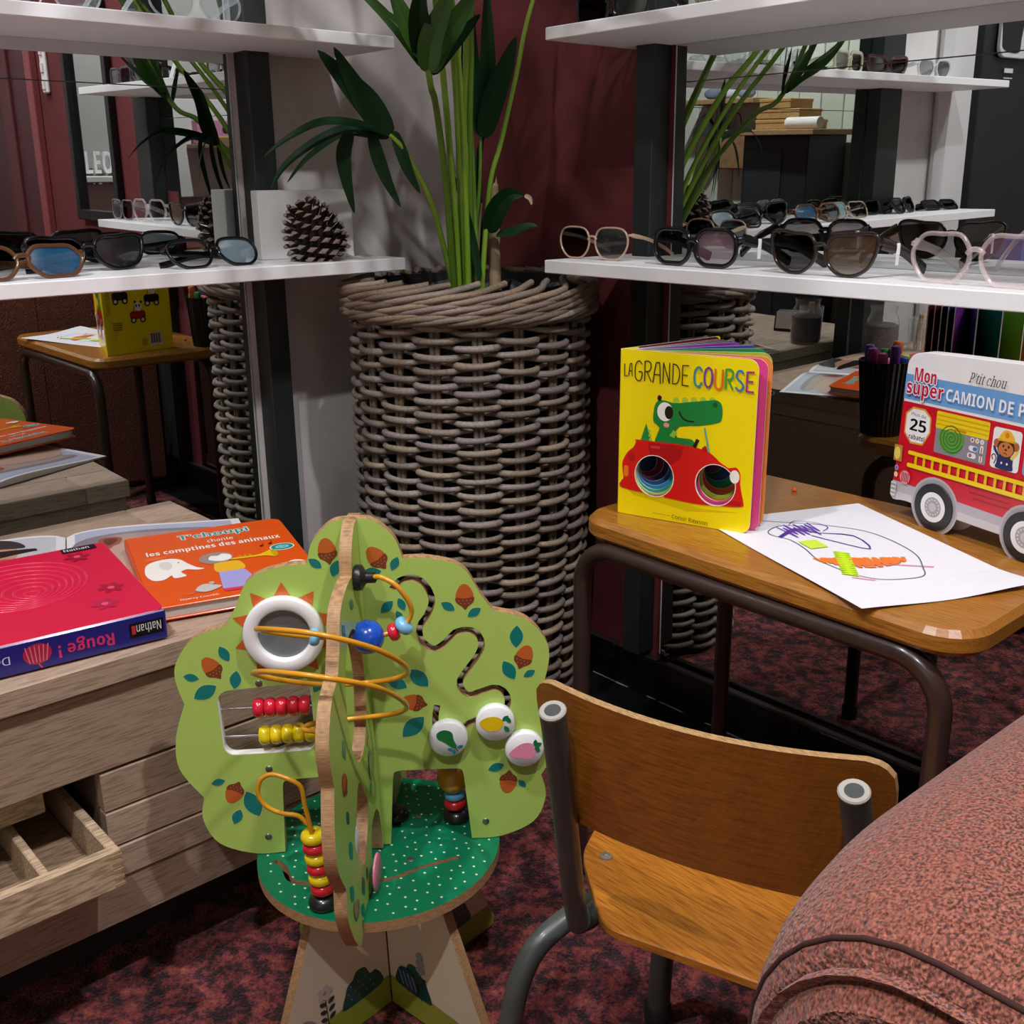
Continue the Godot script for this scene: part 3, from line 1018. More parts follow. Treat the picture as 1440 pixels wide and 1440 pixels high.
	glasses(spot(L, -0.995, y1, 0.14, -6), {"kind": "square", "w": 0.135, "h": 0.05, "rim": 0.0075, "deep": 0.007, "frame": "d9d6b8", "fo": {"alpha": 0.8}, "lens": "1f2320", "a0": 0.9, "a1": 0.8}, "cream sunglasses with dark lenses on the upper left shelf, seen in the right mirror", gt)
	glasses(spot(L, -1.19, y1, 0.12, 5), {"kind": "cat", "w": 0.15, "h": 0.05, "rim": 0.008, "deep": 0.008, "frame": "4a1c1e", "fo": {"alpha": 0.85}, "lens": "241316", "a0": 0.9, "a1": 0.7}, "dark red tortoise sunglasses on the upper left shelf, seen in the right mirror", gt)
	glasses(spot(L, -1.405, y1, 0.12, 6), {"kind": "panto", "w": 0.135, "h": 0.05, "rim": 0.0065, "frame": "d5dadd", "fo": {"alpha": 0.6}, "lens": "272c33", "a0": 0.85, "a1": 0.6}, "crystal sunglasses at the far end of the upper left shelf", gt)
	glasses(spot(R, 0.482, y1, 0.135, -2), {"kind": "square", "w": 0.15, "h": 0.052, "rim": 0.0052, "frame": "0b0b0d", "lens": "0e1113", "a0": 0.95, "a1": 0.92}, "black sunglasses at the planter end of the upper right shelf", gt)
	glasses(spot(R, 1.245, y1, 0.12, 3), {"kind": "square", "w": 0.14, "h": 0.05, "rim": 0.007, "frame": "4b4650", "fo": {"alpha": 0.8}, "lens": "2a262d", "a0": 0.9, "a1": 0.7}, "smoky violet sunglasses ending the upper right shelf, seen in the left mirror", gt)
	glasses(spot(R, 1.09, y1, 0.12, -3), {"kind": "cat", "w": 0.15, "h": 0.05, "rim": 0.007, "frame": "33232b", "lens": "2b1f27", "a0": 0.9, "a1": 0.7}, "plum-black sunglasses on the upper right shelf beside the folded card", gt)
	glasses(spot(R, 0.70, y1, 0.13, 2), {"kind": "panto", "w": 0.145, "h": 0.05, "rim": 0.005, "frame": "7a5540", "fo": {"alpha": 0.7}, "lens": "3b2f28", "a0": 0.8, "a1": 0.5}, "light tortoise sunglasses on the upper right shelf above the black pair", gt)
	var o := thing("folded_card", "white folded display card standing on the upper right shelf, seen in the left mirror", "card", RWT * Transform3D(Basis(Vector3.UP, 0.3), Vector3(0.94, y1, 0.12)))
	var g := G.new()
	g.box(Vector3(0, 0.03, 0.012), Vector3(0.06, 0.062, 0.0012), 0.0, Transform3D(Basis(Vector3.RIGHT, -0.35), Vector3.ZERO))
	g.box(Vector3(0, 0.0008, 0.02), Vector3(0.07, 0.0014, 0.07), 0.0)
	obj("card", g, mat("e4e2e0", 0.5), o)


# ---------------------------------------------------------------- pine cone and white box
func cone_and_box() -> void:
	var o := thing("display_box", "plain white square box standing behind the pine cone on the left shelf", "box", Transform3D(Basis(Vector3.UP, -0.21), Vector3(-0.423, 0.7786, 0.0765)))
	var g := G.new()
	g.box(Vector3(0, 0.0525, 0), Vector3(0.155, 0.105, 0.035), 0.0012)
	obj("carton", g, mat("ebeae8", 0.5), o)
	o = thing("pine_cone", "brown pine cone with open grey-tipped scales on the left shelf", "pine cone", Transform3D(Basis(Vector3.BACK, 0.34) * Basis(Vector3.RIGHT, -0.08), Vector3(-0.432, 0.7746, 0.148)))
	g = G.new()
	g.lathe([Vector2(0.0001, 0.004), Vector2(0.02, 0.005), Vector2(0.03, 0.018), Vector2(0.029, 0.042), Vector2(0.021, 0.066), Vector2(0.011, 0.082), Vector2(0.0001, 0.087)], 20)
	obj("core", g, mat("21160f", 0.9), o)
	var sc := G.new()
	# one woody scale: a neck, a broad rhombic face and a small raised point
	var ring := [Vector3(0, 0.0044, 0.0195), Vector3(0.0096, 0.0004, 0.0155), Vector3(0, -0.0038, 0.0178), Vector3(-0.0096, 0.0004, 0.0155)]
	var root := [Vector3(0, 0.0016, -0.004), Vector3(0.0036, 0, -0.004), Vector3(0, -0.0016, -0.004), Vector3(-0.0036, 0, -0.004)]
	for i in 4:
		var j := (i + 1) % 4
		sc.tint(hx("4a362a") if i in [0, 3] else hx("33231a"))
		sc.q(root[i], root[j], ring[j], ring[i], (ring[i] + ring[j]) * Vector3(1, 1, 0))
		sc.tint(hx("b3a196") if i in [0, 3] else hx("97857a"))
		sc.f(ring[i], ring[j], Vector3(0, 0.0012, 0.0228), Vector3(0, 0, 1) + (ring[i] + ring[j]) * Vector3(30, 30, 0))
	var sm := sc.mesh()
	var mm := mat("ffffff", 0.8, {"vc": true, "tex": T.grain2, "tri": Vector3(30, 30, 30)})
	var nn := 104
	for i in nn:
		var u := (i + 0.5) / nn
		var y := 0.006 + 0.082 * pow(u, 1.08)
		var w := i * 2.39996
		var r := 0.008 + 0.024 * sin(PI * clampf(u * 0.70 + 0.16, 0, 1)) - 0.006 * pow(u, 2.0)
		var rise := lerpf(-0.5, 1.2, u)
		var dir := Vector3(cos(w) * cos(rise), sin(rise), sin(w) * cos(rise))
		var side := Vector3(-sin(w), 0, cos(w))
		var k := lerpf(1.06, 0.78, u) * (1.0 if u > 0.14 else 0.72)
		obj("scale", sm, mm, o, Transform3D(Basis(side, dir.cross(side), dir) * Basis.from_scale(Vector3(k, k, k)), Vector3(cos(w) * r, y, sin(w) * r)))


# ---------------------------------------------------------------- wicker planter
const BX := -0.2217
const BZ := 0.2468

func basket() -> void:
	var o := thing("wicker_planter", "tall grey-brown woven willow planter standing in the corner between the mirrors", "planter", Transform3D(Basis(), Vector3(BX, 0.0, BZ)))
	var tones := ["a2948a", "ab9b8c", "988b82", "b3a38f", "a69a98", "9c8b79", "ada29a"]
	var wm := []
	for i in tones.size():
		wm.append(mat(tones[i], 0.62, {"vc": true, "tex": T.grain2, "tri": Vector3(9, 34, 9), "off": Vector3(i * 0.17, i * 0.31, 0)}))
	var stakes := 18
	var rows := 60
	var r0 := func(y: float) -> float: return 0.176 + 0.0135 * smoothstep(0.0, 0.72, y) - 0.004 * cos(y * 9.0)
	# upright stakes in pairs
	for i in stakes:
		for d in [-0.022, 0.022]:
			var w = TAU * (i + 0.32) / stakes + d
			var P := []
			for k in 9:
				var y := 0.015 + 0.69 * k / 8.0
				P.append(Vector3(cos(w) * (r0.call(y) - 0.0005), y, sin(w) * (r0.call(y) - 0.0005)))
			var g := G.new()
			g.tint(hx("c8bcb0"))
			g.sweep(P, 0.0046, 0.0046, Vector3.UP, false, 6)
			obj("stake", g, wm[(i * 3) % 7], o)
	# weavers: each round passes before one stake and behind the next
	for k in rows:
		var g := G.new()
		var y := 0.014 + k * 0.01145
		var P := []
		var ph := PI * (k % 2)
		var n := stakes * 9
		var wob := rng.randf() * TAU
		for i in n:
			var w := TAU * i / n
			var a := (w * stakes - TAU * 0.32) / 2.0 + ph
			var c := cos(a)
			var dr := 0.0094 * signf(c) * pow(absf(c), 0.42)
			var yy := y + 0.0016 * sin(3.0 * w + wob) + 0.0012 * sin(7.0 * w + wob * 2.0) - 0.0012 * c
			P.append(Vector3(cos(w) * (r0.call(y) + dr), yy, sin(w) * (r0.call(y) + dr)))
		var rr := []
		var q := rng.randf_range(0.0052, 0.0061)
		for i in n:
			rr.append(q * (0.95 + 0.1 * sin(i * 0.37 + wob)) * (0.62 + 0.38 * smoothstep(-0.75, 0.35, cos((TAU * i / n * stakes - TAU * 0.32) / 2.0 + ph))))
		# one tone for each stretch of willow that shows
		g.colored = true
		var before := 0
		g.sweep(P, rr, rr, Vector3.UP, true, 7)
		for i in range(before, g.v.size()):
			var seg := int((i / float(g.v.size())) * stakes / 2.0 + 0.5 * (k % 2))
			var h := fposmod(sin(seg * 12.9898 + k * 78.233) * 43758.5453, 1.0)
			var h2 := fposmod(sin(seg * 39.425 + k * 11.135) * 24634.6345, 1.0)
			var base := Color(0.80 + 0.28 * (h - 0.5), 0.77 + 0.26 * (h - 0.5) , 0.73 + 0.24 * (h - 0.5) + 0.06 * (h2 - 0.5))
			g.c[i] = base
		obj("weaver", g, wm[rng.randi() % 7], o)
	# thick rods laid slantwise into a rim
	for band in 3:
		for i in 26:
			var g := G.new()
			var w0 := TAU * i / 26.0 + 0.08 * band + rng.randf() * 0.05
			var P := []
			var span := 1.0 if band == 0 else 0.9
			for j in 11:
				var u := j / 10.0
				var w := w0 - span * u
				var R: float = 0.203 + 0.006 * sin(PI * u) - (0.036 * smoothstep(0.66, 1.0, u) if band == 0 else 0.012 * smoothstep(0.7, 1.0, u)) - 0.012 * smoothstep(0.25, 0.0, u)
				var y = [0.714, 0.702, 0.689][band] + [0.033, 0.026, 0.022][band] * u + rng.randf_range(-0.0006, 0.0006)
				P.append(Vector3(cos(w) * R, y, sin(w) * R))
			g.tint(Color(0.9, 0.86, 0.82) * rng.randf_range(0.86, 1.12))
			g.sweep(P, 0.0053, 0.0053, Vector3.UP, false, 8)
			obj("rim_rod", g, wm[rng.randi() % 7], o)
	var g2 := G.new()
	g2.lathe([Vector2(0.0001, 0.012), Vector2(0.158, 0.012), Vector2(0.166, 0.4), Vector2(0.172, 0.70), Vector2(0.178, 0.738), Vector2(0.174, 0.739), Vector2(0.166, 0.695), Vector2(0.0001, 0.695)], 40)
	obj("black_liner", g2, mat("0e0e10", 0.35), o)
	g2 = G.new()
	for i in 30:
		var w := TAU * i / 30.0
		g2.quick_leaf(Vector3(cos(w) * 0.172, 0.722 + 0.008 * sin(i * 2.1), sin(w) * 0.172), Vector3(cos(w + 0.22) * 0.172, 0.722 + 0.008 * sin((i + 1) * 2.1), sin(w + 0.22) * 0.172), Vector3(cos(w + 0.1) * 0.13, 0.703, sin(w + 0.1) * 0.13))
	obj("plastic_sheet", g2, mat("8b9094", 0.25, {"alpha": 0.5}), o)
	g2 = G.new()
	g2.lathe([Vector2(0.0001, 0.712), Vector2(0.06, 0.71), Vector2(0.12, 0.704), Vector2(0.165, 0.696)], 30)
	obj("soil", g2, mat("1b1512", 0.95, {"bump": T.tuft, "bumps": 0.6, "tri": Vector3(4, 4, 4)}), o)


# ---------------------------------------------------------------- palm
func palm() -> void:
	var o := thing("kentia_palm", "potted kentia palm with tall green stems rising from the wicker planter", "plant", Transform3D(Basis(), Vector3(BX, 0.70, BZ)))
	var org := Vector3(BX, 0.70, BZ)
	var stem_a := mat("7da32f", 0.4, {"back": "203008"})
	var stem_b := mat("5f8428", 0.42)
	var leaf_d := mat("173a1e", 0.5, {"spec": 0.28, "back": "12240c", "tex": T.fine, "tri": Vector3(6, 6, 6)})
	var leaf_l := mat("3f7026", 0.45, {"back": "30521a", "tex": T.fine, "tri": Vector3(6, 6, 6)})
	var toward := Vector3(-0.637, 0, 0.771)
	var side := Vector3(0.771, 0, 0.637)
	var S := func(pts: Array, r0: float, r1: float, m: Material) -> MeshInstance3D:
		var P := spline(v3(pts), 6)
		var rr := []
		for i in P.size():
			P[i] -= org
			rr.append(lerpf(r0, r1, float(i) / (P.size() - 1)))
		var g := G.new()
		g.sweep(P, rr, rr, Vector3.RIGHT, false, 8)
		return obj("stem", g, m, o)
	S.call([-0.255, 0.70, 0.25, -0.262, 0.74, 0.256, -0.303, 0.882, 0.296, -0.368, 0.995, 0.359, -0.409, 1.036, 0.397, -0.47, 1.22, 0.45, -0.57, 1.38, 0.52], 0.0062, 0.0035, stem_b)
	S.call([-0.246, 0.70, 0.25, -0.248, 0.74, 0.252, -0.275, 0.846, 0.28, -0.335, 1.0, 0.34, -0.41, 1.14, 0.415, -0.5, 1.35, 0.50, -0.62, 1.58, 0.55], 0.0058, 0.0035, stem_a)
	S.call([-0.231, 0.70, 0.24, -0.232, 0.74, 0.243, -0.262, 0.9, 0.28, -0.31, 1.031, 0.333, -0.37, 1.14, 0.39, -0.47, 1.4, 0.45, -0.62, 1.7, 0.50], 0.0068, 0.004, stem_a)
	S.call([-0.227, 0.70, 0.243, -0.229, 0.74, 0.244, -0.25, 0.952, 0.279, -0.298, 1.149, 0.349, -0.35, 1.45, 0.42, -0.4, 1.75, 0.5], 0.0072, 0.004, stem_a)
	S.call([-0.219, 0.70, 0.248, -0.222, 0.76, 0.252, -0.235, 0.9, 0.27, -0.27, 1.05, 0.32, -0.30, 1.2, 0.38, -0.28, 1.5, 0.52], 0.006, 0.0035, stem_b)
	S.call([-0.238, 0.70, 0.262, -0.241, 0.76, 0.268, -0.27, 0.9, 0.3, -0.335, 1.06, 0.37, -0.42, 1.2, 0.45], 0.0055, 0.0035, stem_a)
	S.call([-0.212, 0.70, 0.258, -0.214, 0.78, 0.258, -0.222, 0.92, 0.262, -0.25, 1.1, 0.29, -0.25, 1.35, 0.3], 0.005, 0.003, stem_b)
	S.call([-0.252, 0.70, 0.251, -0.261, 0.736, 0.253, -0.293, 0.815, 0.266, -0.323, 0.869, 0.28, -0.35, 0.91, 0.283, -0.37, 0.942, 0.28, -0.387, 0.96, 0.272], 0.0052, 0.003, stem_a)
	S.call([-0.207, 0.70, 0.259, -0.201, 0.8, 0.264, -0.193, 0.894, 0.271, -0.179, 0.953, 0.282, -0.174, 1.045, 0.312, -0.167, 1.151, 0.344, -0.13, 1.35, 0.42], 0.0048, 0.003, stem_a)
	S.call([-0.215, 0.70, 0.25, -0.21, 0.8, 0.252, -0.204, 0.9, 0.258, -0.203, 0.965, 0.26], 0.004, 0.0025, stem_b)
	S.call([-0.222, 0.70, 0.262, -0.214, 0.79, 0.262, -0.205, 0.86, 0.262], 0.0035, 0.002, mat("5d5a36", 0.5))
	var g := G.new()
	var P := []
	var rr := []
	for i in 13:
		P.append(Vector3(-0.163, 0.70 + 0.186 * i / 12.0, 0.244) - org + Vector3(0.0006 * sin(i * 2.0), 0, 0))
		rr.append(0.0105 + 0.0012 * (i % 2) - 0.003 * i / 12.0)
	g.sweep(P, rr, rr, Vector3.RIGHT, false, 12)
	obj("dry_trunk", g, mat("c0a680", 0.85, {"tex": T.grain2, "tri": Vector3(30, 60, 30), "bump": T.grain2, "bumps": 0.2}), o)
	g = G.new()
	for i in 5:
		var w := i * 1.3
		g.f(Vector3(cos(w) * 0.008, 0, sin(w) * 0.008) + P[12], Vector3(cos(w + 0.8) * 0.008, 0, sin(w + 0.8) * 0.008) + P[12], Vector3(cos(w + 0.4) * 0.009, 0.006 + 0.01 * (i % 2), sin(w + 0.4) * 0.009) + P[12], Vector3(cos(w), 0.2, sin(w)))
	obj("torn_husk", g, mat("b49a74", 0.9), o)
	# a blade given by its midrib, greatest half width, material
	var B := func(pts: Array, wd: float, m: Material, up: Vector3, tip := 1.0) -> void:
		var Q := spline(v3(pts), 5)
		var ww := []
		for i in Q.size():
			Q[i] -= org
			var u := float(i) / (Q.size() - 1)
			ww.append(wd * pow(sin(PI * clampf(0.06 + 0.94 * pow(u, 0.7), 0, 1)), 0.8) + 0.0006)
		var gg := G.new()
		gg.blade(Q, ww, up, 0.3)
		obj("leaflet", gg, m, o)
	var upt := Vector3.UP + toward * 1.2
	# the low frond on the left
	var F := func(x: float, y: float, off: float) -> Vector3: return Vector3(BX, y, BZ) + side * x + toward * off
	var FB := func(a: Array, wd: float, m: Material, up: Vector3) -> void:
		var r := []
		for i in range(0, a.size(), 3):
			var q: Vector3 = F.call(a[i], a[i + 1], a[i + 2])
			r.append_array([q.x, q.y, q.z])
		B.call(r, wd, m, up)
	FB.call([-0.112, 0.957, 0.118, -0.14, 1.0, 0.122, -0.172, 1.035, 0.12, -0.208, 1.074, 0.13], 0.019, leaf_d, toward + Vector3.UP * 0.3)
	FB.call([-0.112, 0.957, 0.12, -0.135, 0.99, 0.126, -0.16, 1.03, 0.125, -0.184, 1.077, 0.14], 0.017, leaf_d, toward + Vector3.UP * 0.3)
	FB.call([-0.11, 0.958, 0.12, -0.15, 0.972, 0.15, -0.2, 0.975, 0.18, -0.245, 0.955, 0.2, -0.28, 0.93, 0.21], 0.0075, leaf_d, upt)
	FB.call([-0.12, 0.955, 0.12, -0.165, 0.968, 0.135, -0.215, 0.95, 0.15, -0.26, 0.918, 0.16, -0.283, 0.885, 0.165], 0.008, leaf_d, upt)
	FB.call([-0.135, 0.957, 0.12, -0.18, 0.962, 0.11, -0.235, 0.93, 0.1, -0.27, 0.895, 0.09], 0.006, leaf_d, upt)
	FB.call([-0.168, 0.965, 0.125, -0.18, 0.935, 0.12, -0.178, 0.895, 0.115, -0.17, 0.85, 0.11], 0.0105, leaf_d, toward)
	FB.call([-0.138, 0.962, 0.12, -0.13, 0.93, 0.12, -0.117, 0.893, 0.118, -0.1, 0.858, 0.115], 0.0095, leaf_d, toward)
	FB.call([-0.105, 0.965, 0.12, -0.095, 0.935, 0.122, -0.084, 0.905, 0.122, -0.07, 0.878, 0.12], 0.0085, leaf_d, toward)
	# right pair on the thin stem, and the small low leaves
	FB.call([0.027, 0.962, 0.005, 0.014, 1.02, 0.015, 0.008, 1.09, 0.03, 0.012, 1.17, 0.05], 0.016, leaf_d, toward)
	FB.call([0.028, 0.96, 0.005, 0.042, 1.01, 0.02, 0.062, 1.06, 0.035, 0.078, 1.1, 0.05], 0.017, leaf_d, toward)
	FB.call([0.034, 1.01, 0.0, 0.036, 1.08, 0.01, 0.036, 1.18, 0.02], 0.012, leaf_d, toward)
	FB.call([0.034, 0.815, 0.0, 0.046, 0.85, 0.02, 0.066, 0.873, 0.035, 0.088, 0.872, 0.04], 0.016, leaf_d, toward)
	FB.call([0.046, 0.81, 0.0, 0.07, 0.815, 0.015, 0.095, 0.824, 0.02, 0.112, 0.824, 0.02], 0.009, leaf_d, Vector3.UP + toward)
	FB.call([0.09, 0.872, 0.04, 0.098, 0.868, 0.04, 0.101, 0.858, 0.04], 0.003, mat("b6a184", 0.8, {"back": "302818"}), toward)
	FB.call([0.018, 0.74, 0.02, 0.008, 0.80, 0.02, -0.006, 0.86, 0.02, -0.028, 0.92, 0.02], 0.006, leaf_d, toward)
	FB.call([0.02, 0.76, -0.01, 0.016, 0.85, -0.01, 0.02, 0.93, -0.01, 0.03, 0.975, -0.01], 0.007, leaf_d, toward)
	# the frond that opens from the tall left stem
	var tall := [[-0.049, 1.036, 0.235, -0.07, 1.077, 0.25, -0.125, 1.118, 0.26], [-0.05, 1.049, 0.24, -0.075, 1.093, 0.27, -0.093, 1.133, 0.28], [-0.049, 1.036, 0.235, -0.033, 1.065, 0.25, -0.006, 1.097, 0.27, 0.019, 1.131, 0.29], [-0.049, 1.037, 0.24, -0.043, 1.067, 0.27, -0.027, 1.096, 0.31, -0.009, 1.131, 0.34], [-0.053, 1.045, 0.235, -0.056, 1.076, 0.27, -0.055, 1.104, 0.31, -0.047, 1.131, 0.34], [-0.045, 1.033, 0.23, -0.024, 1.061, 0.23, -0.002, 1.082, 0.235, 0.022, 1.105, 0.24]]
	for i in tall.size():
		FB.call(tall[i], [0.010, 0.013, 0.017, 0.016, 0.015, 0.011][i], leaf_l if i < 4 else leaf_d, toward + Vector3.UP * 0.2)
	FB.call([-0.055, 1.04, 0.23, -0.09, 1.09, 0.235, -0.13, 1.13, 0.24, -0.17, 1.16, 0.24], 0.0065, leaf_l, toward)
	# crowns of the tall fronds, above the picture: they shade the walls and show in the mirrors
	var tips := [[-0.57, 1.38, 0.52, -0.42, 0.05], [-0.62, 1.58, 0.55, -0.36, 0.26], [-0.62, 1.7, 0.50, -0.4, -0.12], [-0.4, 1.75, 0.5, 0.05, 0.42], [-0.28, 1.5, 0.52, 0.12, 0.4], [-0.42, 1.2, 0.45, -0.2, 0.14], [-0.25, 1.35, 0.3, 0.1, 0.3], [-0.13, 1.35, 0.42, 0.03, 0.42]]
	for t in tips:
		var a := Vector3(t[0], t[1], t[2])
		var d := Vector3(t[3], 0.14, t[4])
		var mid := spline([a, a + d * 0.5 + Vector3(0, 0.07, 0), a + d + Vector3(0, -0.03, 0)], 8)
		var mg := G.new()
		var loc := []
		for q in mid:
			loc.append(q - org)
		mg.sweep(loc, 0.003, 0.003, Vector3.UP, false, 6)
		obj("stem", mg, stem_b, o)
		var cr := d.cross(Vector3.UP).normalized()
		for k in 9:
			for sg in [-1.0, 1.0]:
				var b: Vector3 = mid[mini(1 + int(k * 1.8), mid.size() - 1)]
				var reach := 0.30 - 0.018 * k
				var e: Vector3 = cr * sg * reach + d.normalized() * 0.2
				# blades near a wall bend away from it
				if (b + e).x > -0.05:
					e.x = -0.05 - b.x
				if (b + e).z < 0.05:
					e.z = 0.05 - b.z
				var q1 := b + e * 0.5 + Vector3(0, 0.04, 0)
				var q2 := b + e + Vector3(0, -0.07, 0)
				B.call([b.x, b.y, b.z, q1.x, q1.y, q1.z, q2.x, q2.y, q2.z], 0.015, leaf_l if k % 3 == 0 else leaf_d, Vector3.UP)


# ---------------------------------------------------------------- school desk
const TY := 0.5058

func desk() -> void:
	var o := thing("school_desk", "small old school desk with honey-brown wooden top and dark brown tube legs", "desk", Transform3D(Basis(), Vector3(-0.32, 0, 0.99)))
	var wood := mat("b67d31", 0.34, {"tex": noise(0.03, [[0.0, "a8957c"], [0.35, "d9cbb6"], [0.6, "f2eadd"], [1.0, "ffffff"]], 31, 5), "tri": Vector3(22, 22, 1.3), "coat": 0.5, "coatr": 0.22, "bump": T.grain, "bumps": 0.02})
	var p := PackedVector2Array()
	for c in [[0.122, 0.21, 0.0], [-0.125, 0.213, PI / 2], [-0.11, -0.203, PI], [0.126, -0.203, PI * 1.5]]:
		for i in 7:
			var w: float = c[2] + PI / 2 * i / 6.0
			p.append(Vector2(c[0] + 0.044 * cos(w), c[1] + 0.044 * sin(w)))
	var g := G.new()
	g.prism(p, 0.0, 0.026, Transform3D(Basis(Vector3.RIGHT, Vector3.BACK, Vector3.DOWN), Vector3(0, TY, 0)), 0.006)
	obj("table_top", g, wood, o)
	var tube := mat("3a2a27", 0.32, {"tex": T.wear, "tri": Vector3(3, 3, 3), "coat": 0.3})
	for s in 2:
		var x := -0.149 if s == 0 else 0.133
		var za := -0.236 if s == 0 else -0.225
		var zb := 0.233 if s == 0 else 0.222
		var x2 := x - 0.008 if s == 0 else x
		var P := [Vector3(x, 0.012, za)]
		for i in 9:
			var w := PI - PI / 2 * i / 8.0
			P.append(Vector3(x, 0.419, za + 0.05) + Vector3(0, 0.05 * sin(w), 0.05 * cos(w)))
		for i in 9:
			var w := PI / 2 - PI / 2 * i / 8.0
			P.append(Vector3(x2, 0.419, zb - 0.05) + Vector3(0, 0.05 * sin(w), 0.05 * cos(w)))
		P.append(Vector3(x2, 0.012, zb))
		g = G.new()
		g.sweep(P, 0.0112, 0.0112, Vector3.RIGHT, false, 14)
		obj("leg_frame", g, tube, o)
		for z in [za, zb]:
			g = G.new()
			g.lathe([Vector2(0.0001, 0.0), Vector2(0.013, 0.0), Vector2(0.0135, 0.02), Vector2(0.0115, 0.024)], 16, Transform3D(Basis(), Vector3(x if z < 0 else x2, 0, z)))
			obj("foot", g, mat("161413", 0.6), o)
	for z in [-0.16, 0.16]:
		g = G.new()
		g.box(Vector3(-0.01, 0.4735, z), Vector3(0.27, 0.012, 0.02), 0.002)
		obj("cross_rail", g, tube, o)


# ---------------------------------------------------------------- on the desk
func board_xf(ang: float) -> Transform3D:
	var u := Vector3(cos(deg_to_rad(ang)), 0, sin(deg_to_rad(ang)))
	return Transform3D(basis_of(u, Vector3.UP), Vector3.ZERO)


func round_board(len: float, h: float, r := 0.012) -> PackedVector2Array:
	var p := v2([0, 0])
	for c in [[len - r, r, -PI / 2], [len - r, h - r, 0.0]]:
		for i in 7:
			var w: float = c[2] + PI / 2 * i / 6.0
			p.append(Vector2(c[0] + r * cos(w), c[1] + r * sin(w)))
	p.append(Vector2(0, h))
	return p


func circle2(c: Vector2, r: float, n := 30) -> PackedVector2Array:
	var p := PackedVector2Array()
	for i in n:
		p.append(c + Vector2(r, 0).rotated(TAU * i / n))
	return p


